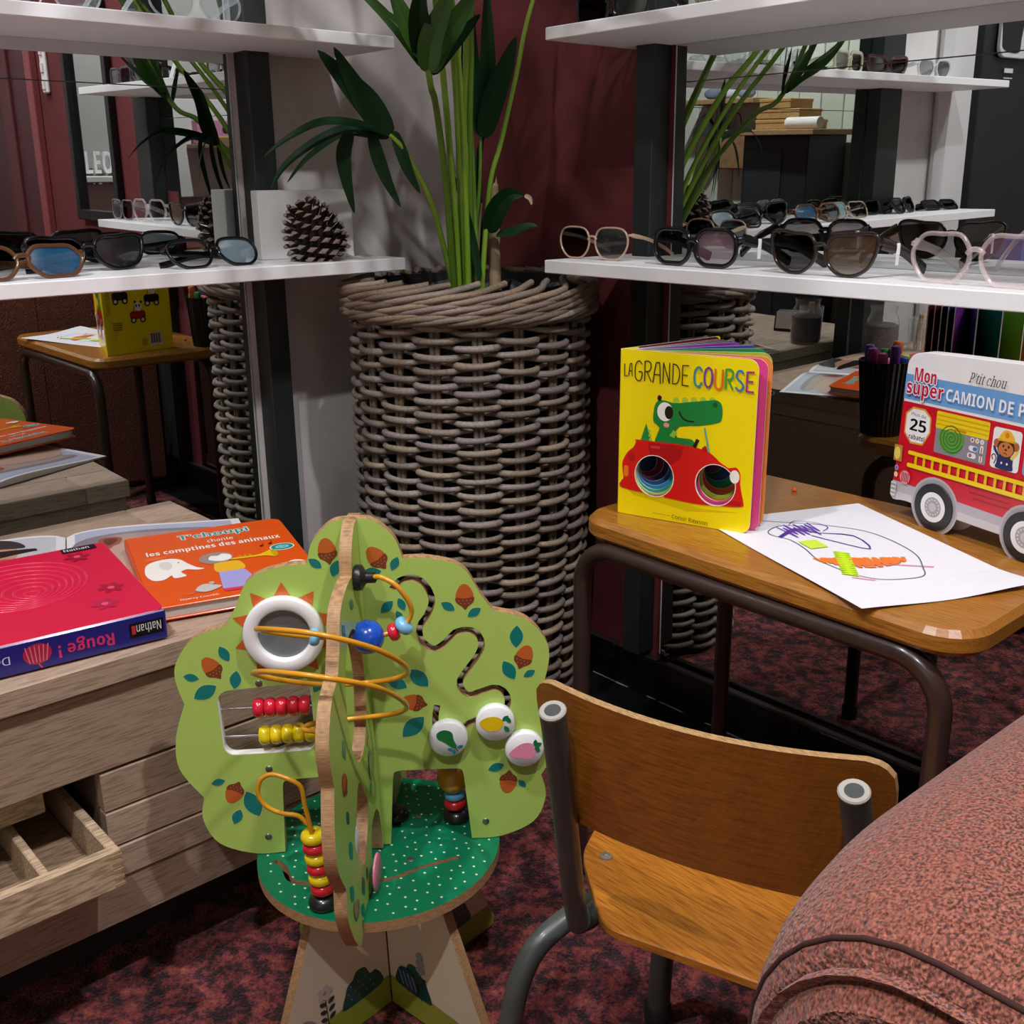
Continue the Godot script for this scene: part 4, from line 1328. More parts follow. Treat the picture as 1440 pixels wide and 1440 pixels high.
func desk_books() -> void:
	# the yellow board book with two wheel holes, standing open
	var o := thing("picture_book", "yellow board book of a crocodile in a red car, standing open on the desk", "book", Transform3D(Basis(), Vector3(-0.432, TY + 0.0005, 0.778)))
	var ya := hx("f3dc0c")
	var card := mat("ffffff", 0.32, {"vc": true, "coat": 0.25})
	var spec := [
		[74.6, 0.167, 0.2, "f5dd08", 1.0, "8cc03c", "d94f8e"],
		[70.0, 0.173, 0.199, "d8488a", 0.93, "9cc83c", "d94f8e"],
		[63.5, 0.174, 0.199, "e98a3c", 0.86, "2aa58c", "a6c83c"],
		[54.0, 0.172, 0.199, "a8b83a", 0.79, "2f9ccf", "e0663a"],
		[43.0, 0.170, 0.199, "1e8a4a", 0.71, "2b6cb5", "2d8a6a"],
		[31.0, 0.170, 0.198, "3a4a96", 0.62, "5a2a6a", "1c5a4a"],
		[20.0, 0.166, 0.198, "8a3a9c", 0.5, "8a2f3a", "5a2a72"],
		[16.5, 0.165, 0.198, "22305e", 0.0, "", ""],
		[13.0, 0.165, 0.198, "1d1416", 0.0, "", ""],
		[9.5, 0.165, 0.198, "5e1622", 0.0, "", ""],
		[6.0, 0.166, 0.2, "5e1622", 0.0, "", ""]]
	for i in spec.size():
		var b: Array = spec[i]
		var xf := board_xf(b[0])
		var holes := []
		if b[4] > 0.0:
			holes = [circle2(Vector2(0.0465 - 0.0012 * i, 0.0525 + 0.0012 * i), 0.0252 * b[4]), circle2(Vector2(0.1235 - 0.001 * i, 0.0525 + 0.001 * i), 0.0245 * b[4])]
		var g := G.new()
		var out := cut(round_board(b[1], b[2]), holes)
		g.tint(hx(b[3]))
		g.prism(out, -0.0016, 0.0, xf, 0.0, true, true, false)
		g.tint(hx("e4ddd8"))
		g.prism(out, -0.0016, 0.0, xf, 0.0, false, false, true)
		var pg := obj("cover" if i in [0, spec.size() - 1] else "page", g, card, o)
		if i > 0 and b[4] > 0.0:
			var k := Ink.new(xf)
			for e in 2:
				var c := Vector2(0.0465 - 0.0012 * i, 0.0525 + 0.0012 * i) if e == 0 else Vector2(0.1235 - 0.001 * i, 0.0525 + 0.001 * i)
				var r: float = (0.0252 if e == 0 else 0.0245) * b[4]
				k.g.tint(hx(b[5 + e]))
				var ring_o := circle2(c, minf(r + 0.006, 0.0255))
				var ring_i := circle2(c, r)
				for n in 30:
					var m := (n + 1) % 30
					k.g.q(xf * Vector3(ring_o[n].x, ring_o[n].y, 0.0003), xf * Vector3(ring_o[m].x, ring_o[m].y, 0.0003), xf * Vector3(ring_i[m].x, ring_i[m].y, 0.0003), xf * Vector3(ring_i[n].x, ring_i[n].y, 0.0003), xf.basis.z)
			obj("print", k.g, M.ink_gloss, pg)
		if i == 0:
			obj("print", crocodile_print(xf, holes), M.ink_gloss, pg)
		if i == spec.size() - 1:
			obj("print", back_print(Transform3D(xf.basis.rotated(Vector3.UP, PI), xf * Vector3(0.166, 0, -0.0016))), M.ink_gloss, pg)
	var sx := board_xf(74.6)
	var g2 := G.new()
	g2.tint(ya)
	g2.prism(v2([-0.0005, 0, 0.004, 0, 0.03, -0.0, 0.03, -0.0005]), 0, 0.2)
	var sp := G.new()
	sp.tint(hx("ecd50a"))
	var a := sx * Vector3(0, 0, 0)
	var bk := Vector3(0.026, 0, 0.002)
	var sxf := Transform3D(basis_of(a - bk, Vector3.UP), bk)
	sp.box(Vector3((a - bk).length() / 2, 0.1, 0.0), Vector3((a - bk).length() + 0.002, 0.2, 0.003), 0.001, sxf)
	var so := obj("spine", sp, card, o)
	var k2 := Ink.new(Transform3D(sxf.basis, sxf * Vector3(0, 0, 0.0017)))
	k2.rect(0.003, 0.172, 0.024, 0.198, hx("17140f"))
	for yy in [0.178, 0.186]:
		k2.rect(0.008, yy, 0.019, yy + 0.005, hx("e8e4da"))
	obj("print", k2.g, M.ink_gloss, so)
	var k3 := Ink.new(Transform3D(sxf.basis * Basis(Vector3.BACK, -PI / 2), sxf * Vector3(0, 0, 0.0018)))
	k3.text("LA GRANDE COURSE", -0.165, 0.009, -0.09, 0.018, hx("5c5310"))
	obj("print", k3.g, M.ink_gloss, so)
	truck_book()
	# pen cup and its felt pens
	var at := Vector3(-0.19, TY, 0.777)
	o = thing("pen_cup", "black pleated plastic cup full of felt pens on the far corner of the school desk", "cup", Transform3D(Basis(), at))
	var g := G.new()
	var n := 64
	for lv in 6:
		for i in n:
			var P := func(l: int, j: int, inner: float) -> Vector3:
				var r := lerpf(0.0305, 0.041, l / 6.0) + (0.0009 if j % 2 == 0 else -0.0006) - inner
				return Vector3(cos(TAU * j / n) * r, 0.0005 + 0.116 * l / 6.0, sin(TAU * j / n) * r)
			var nh: Vector3 = P.call(lv, i, 0.0) * Vector3(1, 0, 1)
			g.q(P.call(lv, i, 0.0), P.call(lv, i + 1, 0.0), P.call(lv + 1, i + 1, 0.0), P.call(lv + 1, i, 0.0), nh)
			g.q(P.call(lv, i, 0.002), P.call(lv, i + 1, 0.002), P.call(lv + 1, i + 1, 0.002), P.call(lv + 1, i, 0.002), -nh)
			if lv == 5:
				g.q(P.call(6, i, 0.0), P.call(6, i + 1, 0.0), P.call(6, i + 1, 0.002), P.call(6, i, 0.002), Vector3.UP)
			if lv == 0:
				g.f(P.call(0, i, 0.0), P.call(0, i + 1, 0.0), Vector3(0, 0.0005, 0), Vector3.DOWN)
				g.f(P.call(0, i, 0.002) + Vector3(0, 0.002, 0), P.call(0, i + 1, 0.002) + Vector3(0, 0.002, 0), Vector3(0, 0.0025, 0), Vector3.UP)
	obj("cup_wall", g, mat("121214", 0.3), o)
	var pens := [["c8508a", "rose pink"], ["7a3f9c", "violet"], ["2c4fa0", "royal blue"], ["d8d23a", "lemon yellow"], ["e2713a", "orange"], ["3f9c54", "leaf green"], ["e05a6c", "coral"], ["5b4fb8", "indigo"], ["b0358a", "magenta"], ["f08aa8", "pale pink"]]
	for i in pens.size():
		var w := TAU * i / 9.0 + 0.3
		var r := 0.027 if i < 9 else 0.0
		var top := Vector3(cos(w) * r, 0.13 + 0.012 * sin(i * 1.9), sin(w) * r)
		var low := Vector3(cos(w) * r * 0.62, 0.005, sin(w) * r * 0.62)
		var pb := basis_of((top - low).cross(Vector3.FORWARD), top - low)
		var pen := thing("felt_pen", "%s capped felt pen standing in the black pen cup" % pens[i][1], "pen", Transform3D(Basis(pb.x, pb.y, pb.z), at + low), "felt pens in the black cup")
		var L := (top - low).length()
		g = G.new()
		g.lathe([Vector2(0.0001, 0), Vector2(0.0058, 0.001), Vector2(0.0062, 0.004), Vector2(0.0062, L - 0.036), Vector2(0.0001, L - 0.036)], 14)
		obj("barrel", g, mat("e5e2e4", 0.35), pen)
		g = G.new()
		g.lathe([Vector2(0.0064, L - 0.037), Vector2(0.0072, L - 0.035), Vector2(0.0078, L - 0.008), Vector2(0.0070, L - 0.001), Vector2(0.0058, L), Vector2(0.0001, L)], 14)
		obj("pen_cap", g, mat(pens[i][0], 0.3), pen)
	# the drawing
	var pb2 := Basis(Vector3(0.198, 0, 0.087).normalized(), Vector3(-0.087, 0, 0.198).normalized() * -1.0, Vector3.UP)
	o = thing("drawing_paper", "white sheet with a child's purple, orange and yellow felt-pen scribble on the school desk", "paper", Transform3D(Basis(pb2.x, -pb2.y, -pb2.z).orthonormalized(), Vector3(-0.385, TY, 0.873)))
	var lift := func(x: float, y: float) -> float:
		return 0.0009 + 0.006 * smoothstep(0.24, 0.31, y) * smoothstep(0.1, 0.21, x) + 0.003 * smoothstep(0.1, 0.0, x) * smoothstep(0.08, 0.3, y)
	g = G.new()
	var cx := [Vector2(0, 0), Vector2(0.214, 0.0), Vector2(0.206, 0.304), Vector2(0.006, 0.297)]
	var PP := func(i: int, j: int) -> Vector3:
		var a0: Vector2 = cx[0].lerp(cx[1], i / 12.0)
		var a1: Vector2 = cx[3].lerp(cx[2], i / 12.0)
		var q := a0.lerp(a1, j / 16.0)
		return Vector3(q.x, q.y, -lift.call(q.x, q.y))
	for i in 12:
		for j in 16:
			g.q(PP.call(i, j), PP.call(i + 1, j), PP.call(i + 1, j + 1), PP.call(i, j + 1), Vector3(0, 0, -1))
	obj("sheet", g, M.paper, o)
	var ink := G.new()
	var layer := [0.0]
	var L2 := func(pts: Array, w: float, c: Color) -> void:
		ink.tint(c)
		layer[0] += 0.00003
		for i in pts.size() - 1:
			layer[0] += 0.000001
			var p: Vector2 = pts[i]
			var q: Vector2 = pts[i + 1]
			var d := (q - p).normalized().orthogonal() * w * 0.5
			var z := func(v: Vector2) -> Vector3: return Vector3(v.x, v.y, -lift.call(v.x, v.y) - 0.0006 - layer[0])
			ink.q(z.call(p - d), z.call(p + d), z.call(q + d), z.call(q - d), Vector3(0, 0, -1))
	L2.call(Array(curve2([0.06, 0.021, 0.082, 0.035, 0.121, 0.061, 0.153, 0.096, 0.161, 0.138, 0.156, 0.183, 0.136, 0.22, 0.123, 0.238, 0.105, 0.241, 0.074, 0.234, 0.057, 0.215, 0.05, 0.189, 0.048, 0.16, 0.055, 0.126, 0.056, 0.095, 0.046, 0.074, 0.051, 0.059, 0.074, 0.048, 0.1, 0.06], 6, false)), 0.0012, hx("4a5a78"))
	for k in 3:
		L2.call(Array(curve2([0.05, 0.082 + k * 0.002, 0.083, 0.062 + k * 0.003, 0.098, 0.084, 0.131, 0.106 + k * 0.001, 0.121, 0.152, 0.1, 0.118, 0.087, 0.09], 3, false)), 0.0016, hx("5a2f9c"))
	var zig := []
	for k in 15:
		zig.append(Vector2(0.066 + 0.003 * k, 0.052 + 0.006 * sin(k * 1.3)) + Vector2(0.0, 0.034) * (k % 2))
	L2.call(zig, 0.0016, hx("6a3fb0"))
	L2.call(Array(curve2([0.083, 0.05, 0.098, 0.038, 0.116, 0.05, 0.122, 0.07, 0.108, 0.082], 5, false)), 0.0012, hx("7a55b8"))
	zig = []
	for k in 60:
		var u := k / 59.0
		zig.append(Vector2(0.046 + 0.09 * u, 0.158 + 0.028 * u) + Vector2(-0.004, 0.02) * (k % 2) * (0.5 + sin(PI * u)) + Vector2(0.003, 0.0) * sin(k * 2.2))
	L2.call(zig, 0.0042, hx("ef7d2c"))
	zig = []
	for k in 26:
		var u := k / 25.0
		zig.append(Vector2(0.078 - 0.034 * u, 0.146 + 0.066 * u) + Vector2(0.014, 0.008) * (k % 2))
	L2.call(zig, 0.0032, hx("c6f028"))
	zig = []
	for k in 14:
		zig.append(Vector2(0.062 + 0.0016 * k, 0.105) + Vector2(-0.002, 0.026) * (k % 2))
	L2.call(zig, 0.003, hx("d2f04a"))
	L2.call([Vector2(0.075, 0.19), Vector2(0.113, 0.202), Vector2(0.148, 0.222)], 0.002, hx("ef6fa0"))
	L2.call([Vector2(0.048, 0.222), Vector2(0.066, 0.236)], 0.002, hx("ef6fa0"))
	obj("felt_pen_lines", ink, M.ink, o)
	g = G.new()
	g.ball(Vector3(0, 0.0028, 0), Vector3(0.0045, 0.0028, 0.0032), 8)
	tag(obj("clay_crumb", g, mat("e8622a", 0.7), null, Transform3D(Basis(), Vector3(-0.2, TY + 0.0002, 0.873))), "tiny orange crumb lying on the school desk behind the paper", "crumb")


func crocodile_print(xf: Transform3D, holes: Array) -> G:
	var k := Ink.new(xf)
	k.poly(v2([0.012, 0.031, 0.05, 0.028, 0.11, 0.022, 0.155, 0.024, 0.09, 0.016, 0.02, 0.026]), hx("dcc508"))
	for i in 5:
		k.ell(0.071 + 0.011 * i, 0.1455 + 0.0011 * i, 0.0038, 0.004, hx("a9c83e"))
	k.poly(v2([0.0274, 0.094, 0.034, 0.1151, 0.0396, 0.1, 0.042, 0.094]), hx("1f8a3c"))
	for i in 3:
		k.ell(0.0385 + 0.0008 * i, 0.106 - 0.005 * i, 0.0018, 0.002, hx("a9c83e"))
	k.poly(curve2([0.0436, 0.1331, 0.0475, 0.1425, 0.056, 0.1445, 0.068, 0.1425, 0.083, 0.1445, 0.1058, 0.1486, 0.12, 0.1508, 0.1268, 0.1454, 0.1276, 0.131, 0.1222, 0.125, 0.1, 0.1195, 0.0765, 0.1161, 0.0715, 0.106, 0.0745, 0.1025, 0.0925, 0.1022, 0.0928, 0.094, 0.06, 0.094, 0.046, 0.0945, 0.0515, 0.1115, 0.0435, 0.118], 4), hx("198238"))
	k.poly(curve2([0.0475, 0.1455, 0.049, 0.150, 0.053, 0.148, 0.051, 0.143], 3), hx("17140f"))
	k.ell(0.0576, 0.1312, 0.0098, 0.0112, hx("f5f1ea"))
	k.ell(0.0627, 0.1308, 0.0054, 0.0078, hx("17140f"))
	k.ell(0.06, 0.1158, 0.0036, 0.0028, hx("e59a92"))
	k.ell(0.1189, 0.1455, 0.0026, 0.0028, hx("0e5a24"))
	k.line(Array(curve2([0.0757, 0.1335, 0.0775, 0.129, 0.0815, 0.1252, 0.087, 0.1236, 0.0935, 0.1236], 4, false)), 0.0017, hx("17140f"))
	k.poly(v2([0.064, 0.1035, 0.069, 0.111, 0.0735, 0.1085, 0.0705, 0.1015]), hx("8cc03c"))
	k.poly(cut(curve2([0.0042, 0.0632, 0.0105, 0.077, 0.0184, 0.0845, 0.0215, 0.0915, 0.0223, 0.0942, 0.05, 0.0945, 0.085, 0.0947, 0.1124, 0.0907, 0.1283, 0.0798, 0.1381, 0.0746, 0.1474, 0.0765, 0.1525, 0.07, 0.1532, 0.0572, 0.1571, 0.0391, 0.1566, 0.0316, 0.13, 0.0285, 0.0998, 0.0265, 0.06, 0.0285, 0.0049, 0.0327, 0.0036, 0.0414, 0.0062, 0.0455], 4), holes), hx("d8161c"))
	k.poly(cut(v2([0.037, 0.0925, 0.083, 0.0925, 0.0795, 0.078, 0.068, 0.069, 0.04, 0.0785]), holes), hx("b5151b"))
	k.rect(0.041, 0.086, 0.053, 0.0895, hx("d23a3c"), 0.001)
	k.ell(0.0165, 0.072, 0.0048, 0.0055, hx("b5151b"))
	k.poly(cut(v2([0.004, 0.0335, 0.156, 0.0318, 0.1555, 0.0375, 0.1, 0.0335, 0.05, 0.036, 0.004, 0.041]), holes), hx("b5151b"))
	k.rect(0.0067, 0.0475, 0.0125, 0.0605, hx("ea7a22"), 0.0015)
	k.ell(0.1462, 0.0655, 0.0058, 0.0078, hx("f3efe9"))
	k.poly(curve2([0.105, 0.0925, 0.109, 0.097, 0.1115, 0.094, 0.1115, 0.09], 4), hx("b5151b"))
	k.line([Vector2(0.0962, 0.0945), Vector2(0.0995, 0.1025)], 0.0042, hx("17140f"))
	k.line([Vector2(0.1075, 0.1178), Vector2(0.1142, 0.09)], 0.0019, hx("4fa39a"))
	for h in holes:
		k.line(Array(h), 0.0009, hx("f0ece0"), true)
	var dark := hx("17140f")
	drawn_word(k, "LA", 0.0042, 0.1688, 0.0058, 0.0142, 0.0011, [dark])
	drawn_word(k, "GRANDE", 0.0176, 0.1645, 0.0118, 0.0232, 0.0013, [dark])
	drawn_word(k, "COURSE", 0.0918, 0.1645, 0.0123, 0.022, 0.0024, [hx("2f8a9c"), hx("7a3f8c"), hx("df6a22"), hx("3f9c3a"), hx("2f7ab0"), hx("9c3f78")])
	k.text("Conor Rawson", 0.0714, 0.0045, 0.1166, 0.0095, hx("2a2508"), false, "Droid Sans", -0.035)
	k.text("illustrations par", 0.0468, 0.0062, 0.0694, 0.0085, hx("6a5f10"))
	return k.g


func back_print(xf: Transform3D) -> G:
	var k := Ink.new(xf)
	var dk := hx("2a2408")
	k.rect(0.0, 0.0, 0.166, 0.2, hx("f0d80a"), 0.004)
	for i in 3:
		k.rect(0.03 + 0.012 * (i / 2), 0.182 - 0.006 * i, 0.136 - 0.02 * (i / 2), 0.1835 - 0.006 * i, hx("6a6012"))
	for c in [[0.045, 0.125, "2a2420"], [0.083, 0.09, "b3261c"], [0.123, 0.135, "2a2420"]]:
		var x: float = c[0]
		var y: float = c[1]
		k.rect(x - 0.019, y - 0.014, x + 0.02, y + 0.004, hx(c[2]), 0.006)
		k.line([Vector2(x - 0.01, y), Vector2(x - 0.008, y + 0.018), Vector2(x + 0.006, y + 0.018), Vector2(x + 0.012, y)], 0.0014, dk)
		k.ell(x - 0.002, y + 0.014, 0.009, 0.01, hx("efe9d8"))
		k.ell(x - 0.005, y + 0.016, 0.0022, 0.003, dk)
		k.ell(x + 0.002, y + 0.016, 0.0022, 0.003, dk)
		k.ell(x - 0.01, y + 0.024, 0.003, 0.003, dk)
		k.ell(x + 0.005, y + 0.025, 0.003, 0.003, dk)
		for w in [-0.011, 0.012]:
			k.ell(x + w, y - 0.016, 0.0072, 0.0072, dk)
			k.ell(x + w, y - 0.016, 0.0038, 0.0038, hx("efe9d8"))
	k.rect(0.028, 0.012, 0.06, 0.042, hx("e9e4d4"))
	for i in 13:
		k.rect(0.031 + i * 0.0021, 0.017, 0.031 + i * 0.0021 + 0.0006 + 0.0007 * (i % 3), 0.04, dk)
	for i in 4:
		k.rect(0.125, 0.07 - i * 0.005, 0.148, 0.072 - i * 0.005, hx("8a7d20"))
	k.rect(0.067, 0.014, 0.08, 0.03, hx("b8ac40"))
	return k.g


func truck_book() -> void:
	var u := Vector3(-0.265, 0, 0.964)
	var xf := Transform3D(basis_of(u, Vector3.UP), Vector3.ZERO)
	var o := thing("shaped_board_book", "red fire engine shaped board book with black wheels on the school desk", "book", Transform3D(Basis(), Vector3(-0.223, TY + 0.0003, 1.08)))
	var body := curve2([-0.074, 0.024, -0.0715, 0.06, -0.0695, 0.13, -0.0688, 0.172, -0.0675, 0.186, -0.061, 0.1945, -0.05, 0.1985, -0.03, 0.2, 0.05, 0.203, 0.12, 0.205, 0.165, 0.2, 0.176, 0.186, 0.178, 0.12, 0.178, 0.06, 0.176, 0.021, 0.15, 0.0205, 0.06, 0.021, 0.0, 0.022, -0.05, 0.0235], 4)
	var white := mat("efecec", 0.35, {"coat": 0.25})
	var g := G.new()
	g.prism(body, -0.004, 0.0, xf, 0.0004)
	var front := obj("cover", g, white, o)
	for i in 4:
		g = G.new()
		var z := -0.0046 - i * 0.0042
		g.prism(body, z - 0.0036, z, xf, 0.0004)
		obj("page", g, mat(["e3dfdf", "d9d5d5"][i % 2], 0.5), o)
	var wc := [Vector2(-0.0088, 0.0272), Vector2(0.114, 0.0272)]
	for c in wc:
		g = G.new()
		g.prism(circle2(c, 0.0272, 40), 0.0002, 0.0022, xf, 0.0003)
		var wl := obj("wheel", g, mat("1b1a1a", 0.4, {"coat": 0.25}), o)
		var kw := Ink.new(xf * Transform3D(Basis(), Vector3(0, 0, 0.0022)))
		kw.ell(c.x, c.y, 0.0175, 0.0175, hx("f0eded"), 0, 30)
		kw.ell(c.x, c.y, 0.0118, 0.0118, hx("a9a6a6"), 0, 24)
		for i in 14:
			kw.ell(c.x + 0.0088 * cos(i * TAU / 14), c.y + 0.0088 * sin(i * TAU / 14), 0.0011, 0.0011, hx("dcd9d9"), 0, 8)
		kw.ell(c.x, c.y, 0.0052, 0.0052, hx("c9c6c6"), 0, 16)
		obj("print", kw.g, M.ink_gloss, wl)
		g = G.new()
		g.prism(circle2(c + Vector2(0.012, 0), 0.0268, 32), -0.0245, -0.0216, xf, 0.0003)
		obj("rear_wheel", g, mat("d8d2ce", 0.5), o)
	var k := Ink.new(xf)
	var clipc := func(p: PackedVector2Array, c: Color) -> void:
		for r in Geometry2D.intersect_polygons(p, body):
			k.poly(r, c)
	clipc.call(v2([-0.08, 0.1405, 0.18, 0.1405, 0.18, 0.037, -0.08, 0.037]), hx("d01c2c"))
	clipc.call(v2([-0.08, 0.1722, 0.18, 0.1735, 0.18, 0.1445, -0.08, 0.1435]), hx("6fa3d8"))
	clipc.call(v2([-0.08, 0.0445, 0.18, 0.0375, 0.18, 0.018, -0.08, 0.018]), hx("b9b3b8"))
	clipc.call(v2([-0.08, 0.032, 0.18, 0.029, 0.18, 0.018, -0.08, 0.018]), hx("cfcacc"))
	for c in wc:
		k.ell(c.x, c.y + 0.001, 0.0335, 0.0335, hx("b9b3b8"), 0, 30)
		k.ell(c.x, c.y + 0.001, 0.031, 0.031, hx("a39da2"), 0, 30)
	for i in 3:
		k.rect(0.03 + 0.006 * i, 0.062 - 0.006 * i, 0.088 + 0.001 * i, 0.0635 - 0.006 * i, hx("a81424"))
	# round badge with a count of flaps
	var oc := [-0.0632, 0.1276, -0.0535, 0.1362, -0.0355, 0.1362, -0.0258, 0.128, -0.0252, 0.11, -0.0345, 0.0938, -0.0528, 0.093, -0.0635, 0.104]
	k.poly(v2(oc), hx("e0a23e"))
	var ow := PackedVector2Array()
	for p in v2(oc):
		ow.append(Vector2(-0.0445, 0.1148) + (p - Vector2(-0.0445, 0.1148)) * 0.9)
	k.poly(ow, hx("f4f0ef"))
	k.text("Plus de", -0.0548, 0.1262, -0.0335, 0.1302, hx("3a2a2c"), false, "Droid Sans", -0.06)
	k.text("25", -0.0558, 0.1085, -0.0318, 0.1225, hx("151314"), true)
	k.text("rabats!", -0.0558, 0.0985, -0.0328, 0.1045, hx("3a2a2c"), true)
	# hose locker with a yellow shutter
	k.rect(-0.0178, 0.0905, 0.0525, 0.125, hx("8e8a92"), 0.002)
	k.rect(-0.0185, 0.1185, 0.0533, 0.138, hx("f0cf1e"), 0.002)
	for y in [0.1225, 0.1275, 0.1325]:
		k.rect(-0.0175, y, 0.0523, y + 0.0016, hx("d8b010"))
	k.rect(0.008, 0.1195, 0.024, 0.1222, hx("c98a14"), 0.001)
	k.poly(Geometry2D.clip_polygons(circle2(Vector2(0.005, 0.1105), 0.0178, 30), v2([-0.03, 0.1185, 0.05, 0.1185, 0.05, 0.14, -0.03, 0.14]))[0], hx("5f9c3e"))
	var sp := []
	for i in 70:
		var w := i * 0.36
		sp.append(Vector2(0.005, 0.1105) + Vector2(cos(w), sin(w)) * (0.001 + 0.00023 * i))
	k.line(sp, 0.0011, hx("2d6a2a"))
	for i in 3:
		k.ell(0.033 + 0.0065 * i, 0.1148, 0.0026, 0.0028, hx("ece7e6"), 0, 12)
		k.ell(0.033 + 0.0065 * i, 0.1148, 0.0015, 0.0016, [hx("c23a34"), hx("d9b52a"), hx("c8c2c2")][i], 0, 10)
	k.rect(0.0295, 0.1025, 0.0415, 0.1085, hx("ece7e6"), 0.0029)
	k.rect(0.035, 0.1033, 0.041, 0.1077, hx("3f78b8"), 0.002)
	k.rect(0.0285, 0.0945, 0.04, 0.1005, hx("ece7e6"), 0.0029)
	k.ell(0.0325, 0.0975, 0.0022, 0.0022, hx("b05a78"), 0, 10)
	for x in [0.0445]:
		k.rect(x, 0.102, x + 0.0042, 0.111, hx("ece7e6"), 0.0018)
		k.rect(x, 0.0925, x + 0.0042, 0.1, hx("ece7e6"), 0.0018)
		k.rect(x + 0.0015, 0.0935, x + 0.0027, 0.109, hx("b03a3a"))
	# little monkey in a helmet behind the window
	k.rect(0.059, 0.0912, 0.0945, 0.1355, hx("f0ecec"), 0.004)
	k.rect(0.0995, 0.0912, 0.135, 0.1355, hx("79a6da"), 0.004)
	k.rect(0.1405, 0.0912, 0.17, 0.1355, hx("79a6da"), 0.004)
	k.line(Array(curve2([0.062, 0.1, 0.0605, 0.104, 0.0635, 0.106, 0.066, 0.102, 0.064, 0.096], 4, false)), 0.0012, hx("3a1c12"))
	k.poly(curve2([0.069, 0.107, 0.085, 0.107, 0.087, 0.0985, 0.0865, 0.092, 0.067, 0.092, 0.067, 0.098], 3), hx("24315e"))
	for s in [-1.0, 1.0]:
		k.line([Vector2(0.0768 + s * 0.008, 0.105), Vector2(0.0768 + s * 0.0135, 0.1115), Vector2(0.0768 + s * 0.0145, 0.1145)], 0.0032, hx("e8d24a") if s > 0 else hx("2a3868"))
		k.ell(0.0768 + s * 0.0118, 0.1185, 0.0042, 0.0048, hx("b5663a"))
		k.ell(0.0768 + s * 0.0035, 0.0985, 0.0012, 0.0014, hx("f0ecec"), 0, 8)
	k.ell(0.0768, 0.1155, 0.0108, 0.0105, hx("5a2a18"))
	k.ell(0.0768, 0.1135, 0.0092, 0.0078, hx("c87a48"))
	k.ell(0.0735, 0.1168, 0.0012, 0.0017, hx("231310"), 0, 8)
	k.ell(0.08, 0.1168, 0.0012, 0.0017, hx("231310"), 0, 8)
	k.ell(0.0768, 0.1132, 0.0016, 0.0011, hx("3a1c12"), 0, 8)
	k.line(Array(curve2([0.0745, 0.1092, 0.077, 0.1098, 0.0795, 0.108], 3, false)), 0.0007, hx("3a1c12"))
	k.rect(0.0655, 0.1218, 0.0885, 0.1242, hx("e0a826"), 0.0011)
	k.poly(curve2([0.0685, 0.1238, 0.069, 0.129, 0.0735, 0.1335, 0.08, 0.1335, 0.0845, 0.129, 0.0852, 0.1238], 3), hx("edb92e"))
	k.ell(0.0768, 0.1288, 0.0028, 0.0032, hx("d98a1a"), 0, 12)
	# ladder
	for i in 17:
		k.rect(-0.0425 + 0.0122 * i, 0.0685, -0.039 + 0.0122 * i, 0.0835, hx("e6bf12"))
	k.rect(-0.0525, 0.0805, 0.17, 0.0852, hx("f3d21c"), 0.002)
	k.rect(-0.0525, 0.0655, 0.17, 0.0705, hx("f3d21c"), 0.002)
	# lights at the cab end
	k.rect(-0.0735, 0.069, -0.0612, 0.0885, hx("b8863a"), 0.001)
	k.ell(-0.0685, 0.0785, 0.0048, 0.0075, hx("e8d060"))
	k.ell(-0.0675, 0.0608, 0.0028, 0.0033, hx("8fa0d0"))
	k.ell(-0.0675, 0.0608, 0.0014, 0.0017, hx("b03060"))
	k.ell(-0.0675, 0.0527, 0.0028, 0.0033, hx("f0c8a0"))
	k.ell(-0.0535, 0.052, 0.0075, 0.0082, hx("e89a9a"))
	for i in 5:
		k.rect(-0.0588 + 0.0024 * i, 0.0465, -0.0576 + 0.0024 * i, 0.0575, hx("9c1c2c"))
	k.rect(-0.0732, 0.0262, -0.0655, 0.0435, hx("d8d4d4"), 0.002)
	for i in 3:
		k.rect(-0.0728, 0.0285 + 0.005 * i, -0.066, 0.031 + 0.005 * i, hx("9a9598"), 0.001)
	# words
	for e in [[0.0009, 0.0006], [-0.0009, 0.0006], [0.0009, -0.0008], [-0.0009, -0.0008], [0.0, 0.0013], [0.0, -0.0013]]:
		k.text("Mon", -0.0535 + e[0], 0.1665 + e[1], -0.0225 + e[0], 0.1818 + e[1], hx("f4f0f0"), true)
		k.text("super", -0.0635 + e[0], 0.1455 + e[1], -0.0108 + e[0], 0.1635 + e[1], hx("f4f0f0"), true)
	k.text("Mon", -0.0535, 0.1665, -0.0225, 0.1818, hx("c41a44"), true)
	k.text("super", -0.0635, 0.1455, -0.0108, 0.1635, hx("c41a44"), true)
	k.text("CAMION DE POMPIERS", -0.0066, 0.1515, 0.164, 0.165, hx("f6f3f2"), true)
	k.text("P'tit chou", 0.021, 0.1765, 0.068, 0.1882, hx("2b2729"), false, "Droid Serif", 0.0, 0.25)
	obj("print", k.g, M.ink_gloss, front)


